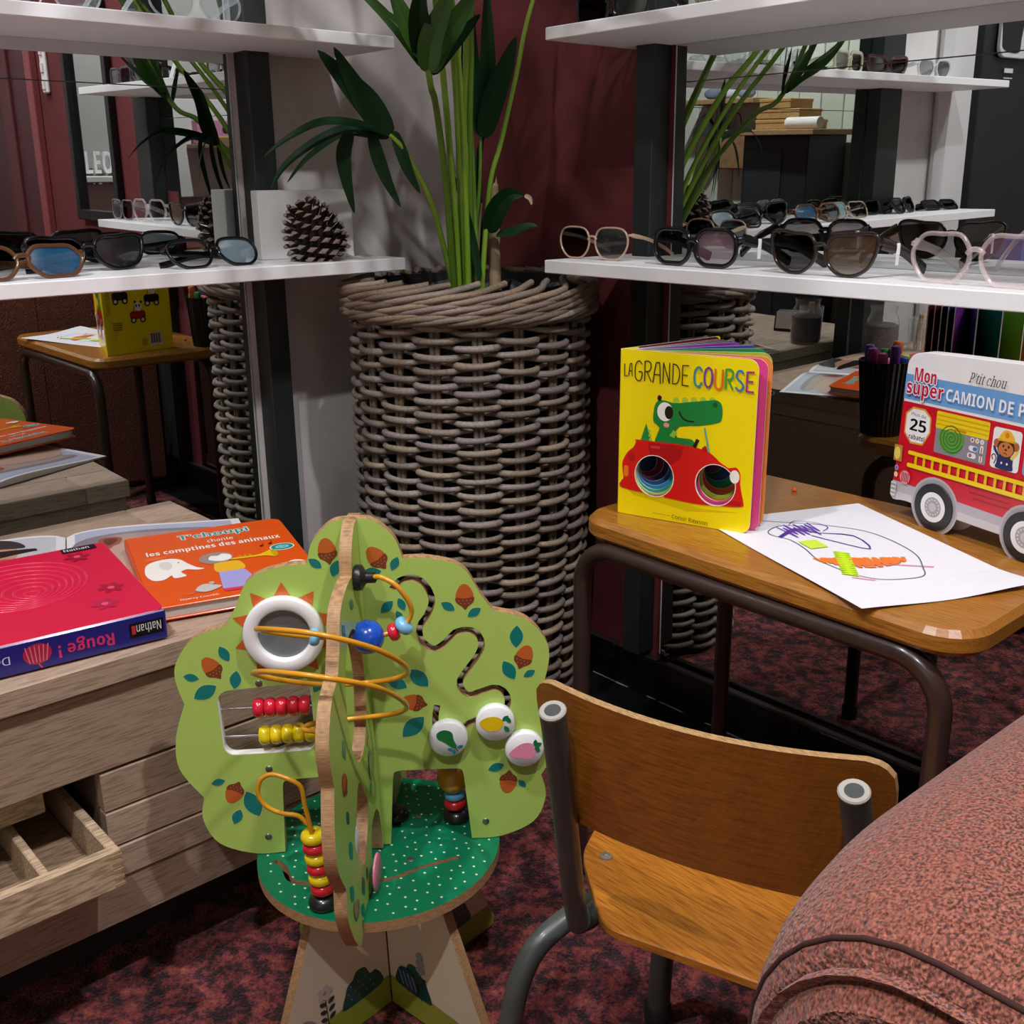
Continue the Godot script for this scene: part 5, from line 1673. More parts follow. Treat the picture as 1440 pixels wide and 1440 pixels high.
# narrow hand-drawn capitals, each a few pen strokes in a unit box
const STROKES := {
	"L": [[0.1, 1, 0.1, 0, 0.75, 0.02]],
	"A": [[0.02, 0, 0.3, 0.95, 0.5, 1, 0.7, 0.95, 0.8, 0], [0.14, 0.42, 0.76, 0.42]],
	"G": [[0.78, 0.84, 0.6, 0.98, 0.36, 0.98, 0.12, 0.8, 0.06, 0.5, 0.12, 0.16, 0.38, 0.01, 0.66, 0.04, 0.8, 0.22, 0.8, 0.45, 0.46, 0.45]],
	"R": [[0.12, 0, 0.12, 1], [0.12, 0.98, 0.5, 1, 0.76, 0.88, 0.74, 0.62, 0.5, 0.5, 0.12, 0.48], [0.36, 0.48, 0.82, 0.0]],
	"N": [[0.1, 0, 0.1, 1], [0.1, 1, 0.76, 0.02], [0.76, 0, 0.76, 1]],
	"D": [[0.12, 0, 0.12, 1], [0.12, 0.99, 0.5, 0.94, 0.78, 0.7, 0.8, 0.34, 0.58, 0.06, 0.12, 0.01]],
	"E": [[0.74, 1, 0.12, 0.98, 0.12, 0.02, 0.78, 0], [0.12, 0.52, 0.66, 0.52]],
	"C": [[0.78, 0.82, 0.6, 0.98, 0.38, 0.98, 0.14, 0.8, 0.08, 0.48, 0.16, 0.14, 0.4, 0.01, 0.64, 0.05, 0.8, 0.22]],
	"O": [[0.44, 1, 0.16, 0.86, 0.07, 0.5, 0.16, 0.14, 0.44, 0, 0.72, 0.14, 0.81, 0.5, 0.72, 0.86, 0.44, 1]],
	"U": [[0.1, 1, 0.1, 0.28, 0.26, 0.03, 0.46, 0, 0.68, 0.06, 0.8, 0.28, 0.8, 1]],
	"S": [[0.76, 0.86, 0.56, 0.99, 0.28, 0.96, 0.12, 0.78, 0.22, 0.6, 0.6, 0.42, 0.78, 0.24, 0.68, 0.06, 0.4, 0.0, 0.1, 0.14]],
}


func drawn_word(k: Ink, word: String, x: float, y: float, w: float, h: float, pen: float, inks: Array) -> void:
	for i in word.length():
		var bob := 0.0006 * sin(i * 2.3)
		for s in STROKES[word[i]]:
			var p := v2(s)
			var q := []
			for e in p:
				q.append(Vector2(x + w * (i + e.x), y + bob + h * e.y))
			var straight := p.size() <= 4 and word[i] != "A"
			k.line(q if straight else spline(q, 4), pen, inks[i % inks.size()])


# ---------------------------------------------------------------- school chair, seen from behind
func chair() -> void:
	var o := thing("school_chair", "child's school chair of worn honey plywood on grey-green tube legs, back to the viewer", "chair", Transform3D(Basis(), Vector3(-0.70, 0, 1.18)))
	var org := Vector3(-0.70, 0, 1.18)
	var ply := mat("bd7b2a", 0.34, {"tex": noise(0.03, [[0.0, "a08c70"], [0.35, "d4c4ac"], [0.62, "f0e6d8"], [1.0, "ffffff"]], 41, 5), "tri": Vector3(24, 24, 1.6), "coat": 0.45, "coatr": 0.25})
	var ply_edge := mat("c19a66", 0.6, {"tex": T.grain2, "tri": Vector3(40, 200, 6)})
	# backrest: a curved strip that bulges towards the viewer
	var A := Vector3(-0.859, 0.0, 1.083)
	var B := Vector3(-0.776, 0.0, 1.335)
	var along := (B - A)
	var fwd := Vector3(along.z, 0, -along.x).normalized()
	if fwd.x < 0.0:
		fwd = -fwd
	var lean := 0.26
	var P := func(u: float, v: float, back: float) -> Vector3:
		var bulge := 0.026 * (1.0 - pow(2.0 * u - 1.0, 2.0)) - 0.004
		var y := lerpf(0.408, 0.537, v) - 0.006 * pow(2.0 * u - 1.0, 2.0) * (1.0 if v < 0.5 else -0.4)
		var c := 0.035
		# rounded corners
		var e := minf(u, 1.0 - u) * along.length()
		var vv := minf(v, 1.0 - v) * 0.13
		return A + along * u - fwd * (bulge + back) + fwd * ((0.535 - y) * lean) + Vector3(0, y, 0) - org
	var nu := 28
	var nv := 10
	var g := G.new()
	var eg := G.new()
	var W := func(i: int, j: int) -> Vector2:
		# squeeze the grid so that its corners are round
		var u := 2.0 * i / nu - 1.0
		var v := 2.0 * j / nv - 1.0
		var r := 0.022
		var hx2 := along.length() / 2.0
		var hy := 0.065
		var x := u * hx2
		var y := v * hy
		var dx := absf(x) - (hx2 - r)
		var dy := absf(y) - (hy - r)
		if dx > 0.0 and dy > 0.0:
			var m := maxf(dx, dy)
			var l := Vector2(dx, dy).length()
			x = signf(x) * (hx2 - r + dx * m / l)
			y = signf(y) * (hy - r + dy * m / l)
		return Vector2(x / hx2 * 0.5 + 0.5, y / hy * 0.5 + 0.5)
	for i in nu:
		for j in nv:
			for sd in 2:
				var bk := 0.0035 if sd == 0 else -0.0035
				var q := []
				for w in [[0, 0], [1, 0], [1, 1], [0, 1]]:
					var uv: Vector2 = W.call(i + w[0], j + w[1])
					q.append(P.call(uv.x, uv.y, bk))
				g.q(q[0], q[1], q[2], q[3], -fwd if sd == 0 else fwd)
	var rimv := []
	for i in nu: rimv.append([i, nv])
	for j in nv: rimv.append([nu, nv - j])
	for i in nu: rimv.append([nu - i, 0])
	for j in nv: rimv.append([0, j])
	var mid: Vector3 = P.call(0.5, 0.5, 0.0)
	for k in rimv.size():
		var a: Vector2 = W.call(rimv[k][0], rimv[k][1])
		var b: Vector2 = W.call(rimv[(k + 1) % rimv.size()][0], rimv[(k + 1) % rimv.size()][1])
		var pa: Vector3 = P.call(a.x, a.y, 0.0)
		eg.q(P.call(a.x, a.y, 0.0036), P.call(b.x, b.y, 0.0036), P.call(b.x, b.y, -0.0036), P.call(a.x, a.y, -0.0036), pa - mid)
	var back := obj("backrest", g, ply, o)
	obj("worn_edge", eg, ply_edge, back)
	# seat
	var SX := Transform3D(basis_of(Vector3(along.x, 0, along.z), -fwd), Vector3.ZERO)
	var c0 := Vector3(-0.80, 0.302, 1.215) - org
	var L := func(p: Vector3) -> Vector2: return Vector2((p - c0).dot(along.normalized()), (p - c0).dot(fwd))
	var sp := PackedVector2Array()
	var corner := [[-0.1, 0.024], [0.09, 0.024], [0.15, 0.106], [0.162, 0.18], [0.15, 0.262], [-0.16, 0.262], [-0.172, 0.18], [-0.16, 0.106]]
	for i in corner.size():
		var p0 := Vector2(corner[(i + 7) % 8][0], corner[(i + 7) % 8][1])
		var p1 := Vector2(corner[i][0], corner[i][1])
		var p2 := Vector2(corner[(i + 1) % 8][0], corner[(i + 1) % 8][1])
		for t in 5:
			var u := t / 4.0
			var a := p1 + (p0 - p1).normalized() * 0.016
			var b := p1 + (p2 - p1).normalized() * 0.016
			sp.append(a.lerp(p1, u).lerp(p1.lerp(b, u), u))
	g = G.new()
	var seat_xf := Transform3D(Basis(along.normalized(), fwd, along.normalized().cross(fwd)), c0)
	var dn := signf(seat_xf.basis.z.y)
	g.prism(sp, 0.0, -0.009 * dn, seat_xf, 0.0012)
	obj("seat", g, ply, o)
	for sc in [[-0.138, 0.112], [0.128, 0.112]]:
		g = G.new()
		g.lathe([Vector2(0.0062, 0.0), Vector2(0.0058, 0.0016), Vector2(0.003, 0.002), Vector2(0.0024, 0.0008), Vector2(0.0001, 0.0008)], 14, Transform3D(Basis(), c0 + along.normalized() * sc[0] + fwd * sc[1]))
		obj("rivet", g, mat("b8b0a0", 0.4, {"metal": 0.8}), o)
	# tubes: back post running down into the seat rail; a leg curling out behind it
	var steel := mat("4b504e", 0.4, {"tex": T.wear, "tri": Vector3(5, 5, 5), "coat": 0.2})
	for s in [-1.0, 1.0]:
		var top: Vector3 = Vector3(-0.876, 0.529, 1.122) if s < 0 else Vector3(-0.812, 0.529, 1.326)
		top -= org
		var inward = along.normalized() * -s
		var bend = top + fwd * 0.082 + Vector3(0, -0.235, 0) - inward * 0.02
		var rail = bend + fwd * 0.05 + Vector3(0, -0.022, 0) + inward * 0.004
		var pth := spline([top, top.lerp(bend, 0.5), bend, bend + fwd * 0.012 + Vector3(0, -0.017, 0), rail, rail + fwd * 0.14 + inward * 0.005], 6)
		g = G.new()
		g.sweep(pth, 0.0098, 0.0098, along.normalized(), false, 16, true)
		var post := obj("back_post", g, steel, o)
		g = G.new()
		var updir = (pth[0] - pth[1]).normalized()
		g.lathe([Vector2(0.0097, -0.002), Vector2(0.0103, 0.0004), Vector2(0.0094, 0.0015), Vector2(0.0062, 0.0012), Vector2(0.0056, -0.002), Vector2(0.0001, -0.003)], 20, Transform3D(basis_of(along, updir), top))
		obj("end_cap", g, mat("a7a29a", 0.5), post)
		var j = rail + fwd * 0.05 + Vector3(0, -0.004, 0)
		var out = -inward
		var k = j - fwd * 0.075 + out * 0.03 + Vector3(0, -0.012, 0)
		var leg := spline([j + fwd * 0.05 + inward * 0.03, j + inward * 0.008, k, k - fwd * 0.036 + Vector3(0, -0.028, 0) + out * 0.018, k - fwd * 0.055 + Vector3(0, -0.1, 0) + out * 0.026, Vector3(k.x, 0.012, k.z) - fwd * 0.07 + out * 0.032], 6)
		g = G.new()
		g.sweep(leg, 0.0105, 0.0105, along.normalized(), false, 16)
		obj("leg", g, steel, o)
		var fl = rail + fwd * 0.13
		var fleg := spline([fl - fwd * 0.02, fl + fwd * 0.02 + Vector3(0, -0.012, 0), fl + fwd * 0.032 + Vector3(0, -0.06, 0), Vector3(fl.x, 0.012, fl.z) + fwd * 0.04 + out * 0.01], 6)
		g = G.new()
		g.sweep(fleg, 0.0125, 0.0125, along.normalized(), false, 14)
		obj("leg", g, steel, o)
		for e in [leg[leg.size() - 1], fleg[fleg.size() - 1]]:
			g = G.new()
			g.lathe([Vector2(0.0001, -0.012), Vector2(0.0145, -0.012), Vector2(0.0145, 0.012), Vector2(0.0125, 0.014)], 14, Transform3D(Basis(), e))
			obj("foot", g, mat("1a1a1a", 0.6), o)


# ---------------------------------------------------------------- sofa: its wide rounded arm fills the corner of the picture
func sofa() -> void:
	var o := thing("boucle_sofa", "rust-brown boucle sofa with thick rounded arm at the lower right corner", "sofa", Transform3D(Basis(), Vector3(-0.56, 0, 1.40)))
	var cloth := mat("ffffff", 0.95, {"tex": T.fleck, "tri": Vector3(8, 8, 8), "bump": T.boucle, "bumps": 0.4, "rim": 0.3})
	# arm: a rounded slab along x, front end bulging
	var g := G.new()
	var prof := []
	var wz := 0.30
	var hy := 0.655
	var r := 0.085
	for c in [[r, hy - r, PI, PI / 2], [wz - r, hy - r, PI / 2, 0.0]]:
		for i in 9:
			var w := lerpf(c[2], c[3], i / 8.0)
			prof.append(Vector2(c[0] + r * cos(w), c[1] + r * sin(w)))
	prof.push_front(Vector2(0.0, 0.02))
	prof.push_front(Vector2(0.02, 0.0))
	prof.append(Vector2(wz, 0.02))
	prof.append(Vector2(wz - 0.02, 0.0))
	var ctr := Vector2(wz / 2, hy * 0.3)
	var secs := []
	for k in 15:
		var u := k / 14.0
		# x from the wall side to the rounded front
		var x := 0.505 - 0.885 * u
		var sh := 1.0
		secs.append([x, sh])
	for k in range(1, 11):
		var w := PI / 2 * k / 10.0
		secs.append([-0.38 - 0.1 * sin(w), 1.0 - 0.14 * (1.0 - cos(w))])
	var ring := func(s: Array) -> Array:
		var out := []
		for p in prof:
			var d: Vector2 = p - ctr
			var q: Vector2 = ctr + Vector2(d.x * s[1], d.y * (1.0 - (1.0 - s[1]) * 0.42))
			out.append(Vector3(s[0], q.y - 0.014 * smoothstep(-0.15, -0.5, s[0]) + 0.004 * sin(s[0] * 9.0) * float(p.y > 0.4), q.x + 0.006 * cos(s[0] * 7.0) * float(p.x < 0.1)))
		return out
	var rings := []
	for s in secs:
		rings.append(ring.call(s))
	var np := prof.size()
	var nrm := func(i: int, j: int) -> Vector3:
		var a: Vector3 = rings[mini(i + 1, rings.size() - 1)][j] - rings[maxi(i - 1, 0)][j]
		var b: Vector3 = rings[i][mini(j + 1, np - 1)] - rings[i][maxi(j - 1, 0)]
		var n := a.cross(b).normalized()
		var outw: Vector3 = rings[i][j] - Vector3(rings[i][j].x + 0.05 * float(i > 14), ctr.y, ctr.x)
		return n if n.dot(outw) > 0.0 else -n
	for i in rings.size() - 1:
		for j in np - 1:
			g.t(rings[i][j], rings[i + 1][j], rings[i + 1][j + 1], nrm.call(i, j), nrm.call(i + 1, j), nrm.call(i + 1, j + 1))
			g.t(rings[i][j], rings[i + 1][j + 1], rings[i][j + 1], nrm.call(i, j), nrm.call(i + 1, j + 1), nrm.call(i, j + 1))
	var arm := obj("arm", g, cloth, o)
	# front panel of the arm, set in with a welted seam
	g = G.new()
	var last: Array = rings[rings.size() - 1]
	var fp := PackedVector2Array()
	for p in last:
		fp.append(Vector2(p.z, p.y))
	g.prism(fp, 0.0, 0.016, Transform3D(Basis(Vector3.BACK, Vector3.UP, Vector3.LEFT), Vector3(last[0].x + 0.006, 0, 0)), 0.012)
	obj("front_panel", g, cloth, arm)
	g = G.new()
	var sm := []
	for p in rings[22]:
		sm.append(p + Vector3(0, 0.0, 0))
	g.sweep(sm, 0.0013, 0.0013, Vector3.RIGHT, false, 6)
	obj("seam", g, mat("3a1d17", 0.95), arm)
	g = G.new()
	sm = []
	for p in rings[5]:
		sm.append(p)
	g.sweep(sm, 0.001, 0.001, Vector3.RIGHT, false, 6)
	obj("seam", g, mat("3a1d17", 0.95), arm)
	# the rest, beyond the frame
	g = G.new()
	g.box(Vector3(-0.03, 0.18, 0.85), Vector3(0.92, 0.32, 1.08), 0.04)
	obj("base", g, cloth, o)
	g = G.new()
	g.box(Vector3(-0.06, 0.39, 0.85), Vector3(0.86, 0.13, 1.06), 0.05)
	obj("seat_cushion", g, cloth, o)
	g = G.new()
	g.box(Vector3(0.41, 0.42, 0.85), Vector3(0.2, 0.36, 1.08), 0.07)
	obj("backrest", g, cloth, o)
	g = G.new()
	g.box(Vector3(-0.03, 0.32, 1.52), Vector3(1.04, 0.63, 0.26), 0.08)
	obj("arm", g, cloth, o)


# ---------------------------------------------------------------- oak drawer cabinet
func cabinet() -> void:
	var o := thing("drawer_cabinet", "wide pale oak cabinet with many shallow drawers, one drawer pulled open", "cabinet", Transform3D(Basis(), Vector3(-1.16, 0, 0.33)))
	var org := Vector3(-1.16, 0, 0.33)
	var tones := ["c2a892", "b99f89", "c9b09a", "b49a85", "bfa58f"]
	var oak := []
	for i in 5:
		oak.append(mat(tones[i], 0.6, {"tex": T.grain, "tri": Vector3(1.3, 22, 22), "off": Vector3(0.13 * i, 0.21 * i, 0.37 * i), "bump": T.grain, "bumps": 0.012}))
	var raw := mat("d1b493", 0.65, {"tex": T.grain2, "tri": Vector3(1.6, 12, 12)})
	var dark := mat("6e5a4a", 0.8, {"tex": T.grain, "tri": Vector3(2, 20, 20)})
	var B := func(called: String, x0: float, x1: float, y0: float, y1: float, z0: float, z1: float, m: Material, parent: Node = o, ch := 0.0012) -> MeshInstance3D:
		var g := G.new()
		g.box(Vector3((x0 + x1) / 2, (y0 + y1) / 2, (z0 + z1) / 2) - org, Vector3(x1 - x0, y1 - y0, z1 - z0), ch)
		return obj(called, g, m, parent)
	# top slab of glued staves
	var rows := 6
	for r in rows:
		var za := 0.073 + 0.512 * r / rows
		var zb := 0.073 + 0.512 * (r + 1) / rows
		var cuts := [-1.62, -1.36 + 0.11 * (r % 3), -0.98 + 0.08 * ((r * 2) % 3), -0.692]
		if r == rows - 1:
			cuts = [-1.62, -0.692]
		if r == 0:
			cuts = [-1.62, -1.1, -0.765, -0.692]
		for i in cuts.size() - 1:
			B.call("stave", cuts[i] + 0.0002, cuts[i + 1] - 0.0002, 0.3945, 0.4228, za + 0.0001, zb - 0.0001, oak[(r * 2 + i) % 5], o, 0.0016 if r in [0, rows - 1] else 0.0006)
	# carcass
	B.call("back_board", -1.615, -0.697, 0.10, 0.394, 0.083, 0.1, oak[1])
	B.call("end_panel", -0.716, -0.697, 0.10, 0.362, 0.1005, 0.553, oak[3])
	B.call("end_panel", -0.715, -0.698, 0.3635, 0.3935, 0.1005, 0.553, oak[0])
	B.call("end_panel", -1.615, -1.597, 0.10, 0.394, 0.1005, 0.553, oak[3])
	B.call("inner_wall", -1.019, -1.003, 0.2, 0.289, 0.1005, 0.555, dark)
	B.call("shelf_board", -1.5965, -0.7165, 0.289, 0.2935, 0.1005, 0.545, dark)
	B.call("shelf_board", -1.5965, -0.7165, 0.185, 0.198, 0.1005, 0.553, dark)
	B.call("plinth", -1.58, -0.74, 0.0, 0.1, 0.14, 0.47, mat("2a211c", 0.8))
	# closed fronts
	B.call("drawer_front", -1.615, -0.697, 0.2945, 0.389, 0.5545, 0.574, oak[1])
	B.call("drawer_front", -1.018, -0.699, 0.2445, 0.2905, 0.5545, 0.573, oak[4])
	B.call("drawer_front", -1.018, -0.699, 0.2005, 0.2425, 0.5545, 0.574, oak[2])
	B.call("rail", -1.615, -0.698, 0.161, 0.1985, 0.5545, 0.575, oak[0])
	B.call("base_plank", -1.615, -0.698, 0.103, 0.1595, 0.5545, 0.572, oak[3])
	# a drawer pushed a little too far in
	B.call("drawer_front", -1.58, -1.066, 0.2475, 0.2875, 0.52, 0.532, raw)
	B.call("drawer_side", -1.075, -1.066, 0.2475, 0.2875, 0.14, 0.5195, raw)
	# the drawer pulled open, with dividers
	var d := Node3D.new()
	d.name = "open_drawer"
	o.add_child(d, true)
	B.call("drawer_front", -1.58, -1.031, 0.199, 0.243, 0.633, 0.645, raw, d)
	B.call("drawer_side", -1.042, -1.031, 0.199, 0.243, 0.15, 0.6325, raw, d)
	B.call("drawer_side", -1.58, -1.569, 0.199, 0.243, 0.15, 0.6325, raw, d)
	B.call("drawer_base", -1.5685, -1.0425, 0.2, 0.204, 0.15, 0.6325, mat("a08468", 0.7, {"tex": T.grain2, "tri": Vector3(1.6, 12, 12)}), d)
	for x in [-1.102, -1.25, -1.41]:
		B.call("divider", x - 0.0045, x + 0.0045, 0.2045, 0.239, 0.15, 0.6325, raw, d)
	var jm := mat("a88764", 0.65)
	for i in 5:
		B.call("finger_joint", -1.0415, -1.0305, 0.2005 + i * 0.0084, 0.2045 + i * 0.0084, 0.6328, 0.6455, jm, d, 0.0002)
	# things at the far end of the top, which only the mirrors show
	jar(Vector3(-1.27, 0.4228, 0.115))
	var t := thing("ribbed_tumbler", "clear ribbed glass tumbler of wooden sticks beside the grain jar", "tumbler", Transform3D(Basis(), Vector3(-1.37, 0.4228, 0.17)))
	var g := G.new()
	var n := 48
	for i in n:
		for lv in 4:
			var P := func(l: int, j: int, e: float) -> Vector3:
				var r := 0.03 + 0.001 * l + (0.0012 if j % 2 == 0 else -0.0006) - e
				return Vector3(cos(TAU * j / n) * r, 0.0005 + 0.022 * l, sin(TAU * j / n) * r)
			g.q(P.call(lv, i, 0), P.call(lv, i + 1, 0), P.call(lv + 1, i + 1, 0), P.call(lv + 1, i, 0), P.call(lv, i, 0) * Vector3(1, 0, 1))
		g.f(Vector3(0, 0.0008, 0), Vector3(cos(TAU * i / n), 0.02, sin(TAU * i / n)) * 0.03, Vector3(cos(TAU * (i + 1) / n), 0.02, sin(TAU * (i + 1) / n)) * 0.03, Vector3.DOWN)
	obj("glass_wall", g, mat("dfe6e4", 0.1, {"alpha": 0.22}), t)
	for i in 12:
		g = G.new()
		var w := i * 2.4
		g.box(Vector3(cos(w) * 0.016, 0.05, sin(w) * 0.016), Vector3(0.005, 0.096, 0.0016), 0.0004, Transform3D(Basis(Vector3(sin(w), 0, -cos(w)), -0.1), Vector3.ZERO))
		obj("stick", g, raw, t)
	t = thing("card_stand", "small black wedge-shaped card stand on the oak cabinet, seen only in the mirrors", "card stand", on_floor(-1.42, 0.4228, 0.27, 20))
	g = G.new()
	g.prism(v2([-0.035, 0, 0.035, 0, 0.026, 0.055, -0.02, 0.058]), -0.045, 0.045, Transform3D(), 0.002)
	obj("wedge", g, mat("17181b", 0.4), t)
	g = G.new()
	g.box(Vector3(0.034, 0.028, 0), Vector3(0.0016, 0.05, 0.08), 0.0, Transform3D(Basis(Vector3.BACK, 0.16), Vector3(0.0, 0.0, 0)))
	obj("card", g, mat("d8d6d4", 0.5), t)


func jar(at: Vector3) -> void:
	var o := thing("storage_jar", "clear glass jar of purplish grains on the oak cabinet, seen in the right mirror", "jar", Transform3D(Basis(), at))
	var g := G.new()
	g.lathe([Vector2(0.0001, 0.0008), Vector2(0.036, 0.0008), Vector2(0.042, 0.006), Vector2(0.043, 0.075), Vector2(0.039, 0.094), Vector2(0.033, 0.104), Vector2(0.033, 0.118), Vector2(0.0355, 0.12), Vector2(0.0355, 0.124), Vector2(0.032, 0.124)], 32)
	obj("glass_wall", g, mat("e4eae8", 0.05, {"alpha": 0.06}), o)
	g = G.new()
	g.lathe([Vector2(0.0001, 0.004), Vector2(0.037, 0.004), Vector2(0.0405, 0.01), Vector2(0.0412, 0.074), Vector2(0.03, 0.079), Vector2(0.0001, 0.081)], 32)
	var fill := obj("grain_fill", g, mat("b8a8ae", 0.9, {"tex": noise(0.09, [[0.0, "2a2024"], [0.45, "5d5058"], [0.6, "85767f"], [1.0, "b9aab0"]], 19, 3), "tri": Vector3(5, 5, 5), "bump": T.tuft, "bumps": 0.3}), o)
	fill.set_meta("kind", "stuff")


# ---------------------------------------------------------------- books on the cabinet
func cabinet_books() -> void:
	magazine()
	# orange picture book
	var U := Vector3(0.961, 0, 0.276)
	var V := Vector3(0.276, 0, -0.961)
	var b := Basis(U, V, Vector3.UP)
	b = Basis(U.normalized(), (V - U.normalized() * V.dot(U.normalized())).normalized(), Vector3.UP)
	if b.determinant() < 0.0:
		b = Basis(b.x, b.y, -b.z)
	var o := thing("picture_book", "orange hardback songbook with white animal drawings lying on the open magazine", "book", Transform3D(b * Basis(Vector3.RIGHT, 0.05), Vector3(-0.922, 0.4262, 0.53)))
	var w := 0.2
	var h := 0.236
	var cover := mat("e2560f", 0.3, {"coat": 0.5})
	for z in [[0.0, 0.0022], [0.0142, 0.0165]]:
		var g := G.new()
		g.prism(rround(w, h, 0.014), z[0], z[1], Transform3D(), 0.0006)
		obj("cover", g, cover, o)
	var g1 := G.new()
	g1.prism(rround(w - 0.006, h - 0.006, 0.012), 0.0023, 0.0141, Transform3D(Basis(), Vector3(0.001, 0.003, 0)))
	obj("page_block", g1, mat("e6e1da", 0.7, {"tex": T.fine, "tri": Vector3(1, 1, 60)}), o)
	g1 = G.new()
	g1.box(Vector3(-0.0012, h / 2, 0.0082), Vector3(0.003, h - 0.004, 0.0164), 0.0012)
	obj("spine", g1, mat("d04c0c", 0.35), o)
	var k := Ink.new(Transform3D(Basis(), Vector3(0, 0, 0.0166)))
	var wh := hx("f4efe8")
	for e in [[0.0012, 0], [-0.0012, 0], [0, 0.0012], [0, -0.0012]]:
		k.text("T'choupi", 0.062 + e[0], 0.196 + e[1], 0.152 + e[0], 0.2185 + e[1], wh, true)
	k.text("T'choupi", 0.062, 0.196, 0.152, 0.2185, hx("12908c"), true)
	k.text("chante", 0.094, 0.179, 0.127, 0.1905, wh)
	k.text("les comptines des animaux", 0.016, 0.155, 0.184, 0.174, wh, true)
	k.ell(0.1775, 0.127, 0.0158, 0.0118, wh)
	k.ell(0.1775, 0.127, 0.0142, 0.0102, hx("178f8e"))
	k.ell(0.1775, 0.127, 0.009, 0.0055, hx("8fd0cc"))
	k.text("CD", 0.1725, 0.1245, 0.1825, 0.1295, hx("178f8e"), true)
	# white elephant
	k.poly(curve2([0.010, 0.128, 0.022, 0.14, 0.04, 0.142, 0.052, 0.134, 0.058, 0.118, 0.066, 0.102, 0.074, 0.094, 0.064, 0.094, 0.054, 0.1, 0.046, 0.094, 0.05, 0.08, 0.036, 0.078, 0.034, 0.088, 0.024, 0.078, 0.012, 0.08, 0.006, 0.1], 4), wh)
	k.poly(curve2([0.026, 0.13, 0.036, 0.133, 0.04, 0.12, 0.034, 0.106, 0.026, 0.114], 4), hx("ddd8d2"))
	k.ell(0.048, 0.125, 0.0012, 0.0016, hx("2a2422"), 0, 8)
	# a plain drum and a puff of cloud, a brass trumpet and notes
	k.ell(0.093, 0.122, 0.021, 0.019, hx("a08a80"), 0.2, 24)
	k.poly(curve2([0.084, 0.118, 0.088, 0.13, 0.096, 0.128, 0.103, 0.133, 0.111, 0.126, 0.11, 0.114, 0.098, 0.109], 4), wh)
	k.poly(curve2([0.086, 0.098, 0.09, 0.104, 0.106, 0.105, 0.118, 0.1, 0.118, 0.074, 0.086, 0.074], 3), hx("edb52a"))
	k.poly(v2([0.087, 0.075, 0.118, 0.073, 0.128, 0.02, 0.082, 0.024]), hx("a9a2dc"))
	k.poly(v2([0.082, 0.024, 0.128, 0.02, 0.129, 0.012, 0.082, 0.016]), hx("d8385a"))
	k.poly(curve2([0.112, 0.113, 0.14, 0.111, 0.152, 0.116, 0.163, 0.122, 0.164, 0.098, 0.152, 0.104, 0.14, 0.106, 0.112, 0.108], 3), hx("e8c41c"))
	k.ell(0.1635, 0.11, 0.004, 0.0122, hx("c9a010"))
	for i in 3:
		k.rect(0.12 + 0.006 * i, 0.111, 0.123 + 0.006 * i, 0.118, hx("c9a010"), 0.001)
	for n in [[0.154, 0.139], [0.166, 0.143]]:
		k.ell(n[0], n[1], 0.0026, 0.002, hx("3a1a08"), 0.3, 10)
		k.line([Vector2(n[0] + 0.0022, n[1]), Vector2(n[0] + 0.0032, n[1] + 0.009)], 0.0008, hx("3a1a08"))
	# small grey mouse and a bird
	k.poly(curve2([0.052, 0.03, 0.058, 0.042, 0.066, 0.045, 0.074, 0.04, 0.082, 0.033, 0.074, 0.026, 0.062, 0.022], 4), hx("c9c4bd"))
	k.ell(0.073, 0.046, 0.0035, 0.004, hx("b5afa8"))
	k.line(Array(curve2([0.053, 0.027, 0.044, 0.022, 0.038, 0.026], 4, false)), 0.0009, hx("8a847c"))
	k.poly(curve2([0.168, 0.068, 0.178, 0.076, 0.188, 0.072, 0.192, 0.064, 0.182, 0.058, 0.17, 0.06], 4), wh)
	k.line([Vector2(0.192, 0.066), Vector2(0.197, 0.064)], 0.0016, hx("e8a01c"))
	k.text("Thierry Courtin", 0.03, 0.006, 0.074, 0.0125, wh)
	for i in 3:
		k.rect(0.012, 0.1495 - 0.003 * i, 0.044 - 0.006 * i, 0.1503 - 0.003 * i, hx("f0a070"))
	obj("print", k.g, M.ink_gloss, o)
	# red touch-and-feel book with a dark blue spine edge
	var X := Vector3(0.994, 0, 0.11)
	o = thing("picture_book", "thick crimson board book with raised concentric ovals and dark blue spine on the oak cabinet", "book", Transform3D(basis_of(X, Vector3.UP), Vector3(-0.927, 0.4238, 0.573)))
	# local: x right along the near edge, y up, z towards the viewer; cover spans x -0.25..0, z -0.23..0
	g1 = G.new()
	var top := Transform3D(Basis(Vector3.RIGHT, Vector3.FORWARD, Vector3.UP), Vector3(-0.25, 0.0, 0.0))
	var tilt := Transform3D(Basis(Vector3.RIGHT, 0.058), Vector3(0, 0.001, 0))
	g1.prism(rround(0.25, 0.23, 0.012), 0.0315, 0.034, tilt * top, 0.0008)
	obj("cover", g1, mat("cf123f", 0.33, {"coat": 0.4}), o)
	g1 = G.new()
	g1.prism(rround(0.25, 0.23, 0.012), 0.0, 0.0025, tilt * top, 0.0008)
	obj("cover", g1, mat("cf123f", 0.35), o)
	g1 = G.new()
	g1.prism(rround(0.248, 0.226, 0.011), 0.0026, 0.0314, tilt * Transform3D(top.basis, top.origin + Vector3(0.0, 0, -0.001)))
	obj("page_block", g1, mat("dcd6d8", 0.6), o)
	g1 = G.new()
	g1.box(Vector3(-0.125, 0.0172, 0.0012), Vector3(0.2495, 0.0338, 0.0028), 0.0012, tilt)
	var spn := obj("spine", g1, mat("22207c", 0.35, {"coat": 0.4}), o)
	k = Ink.new(tilt * Transform3D(Basis(Vector3.LEFT, Vector3.DOWN, Vector3.BACK), Vector3(-0.25, 0.034, 0.0027)))
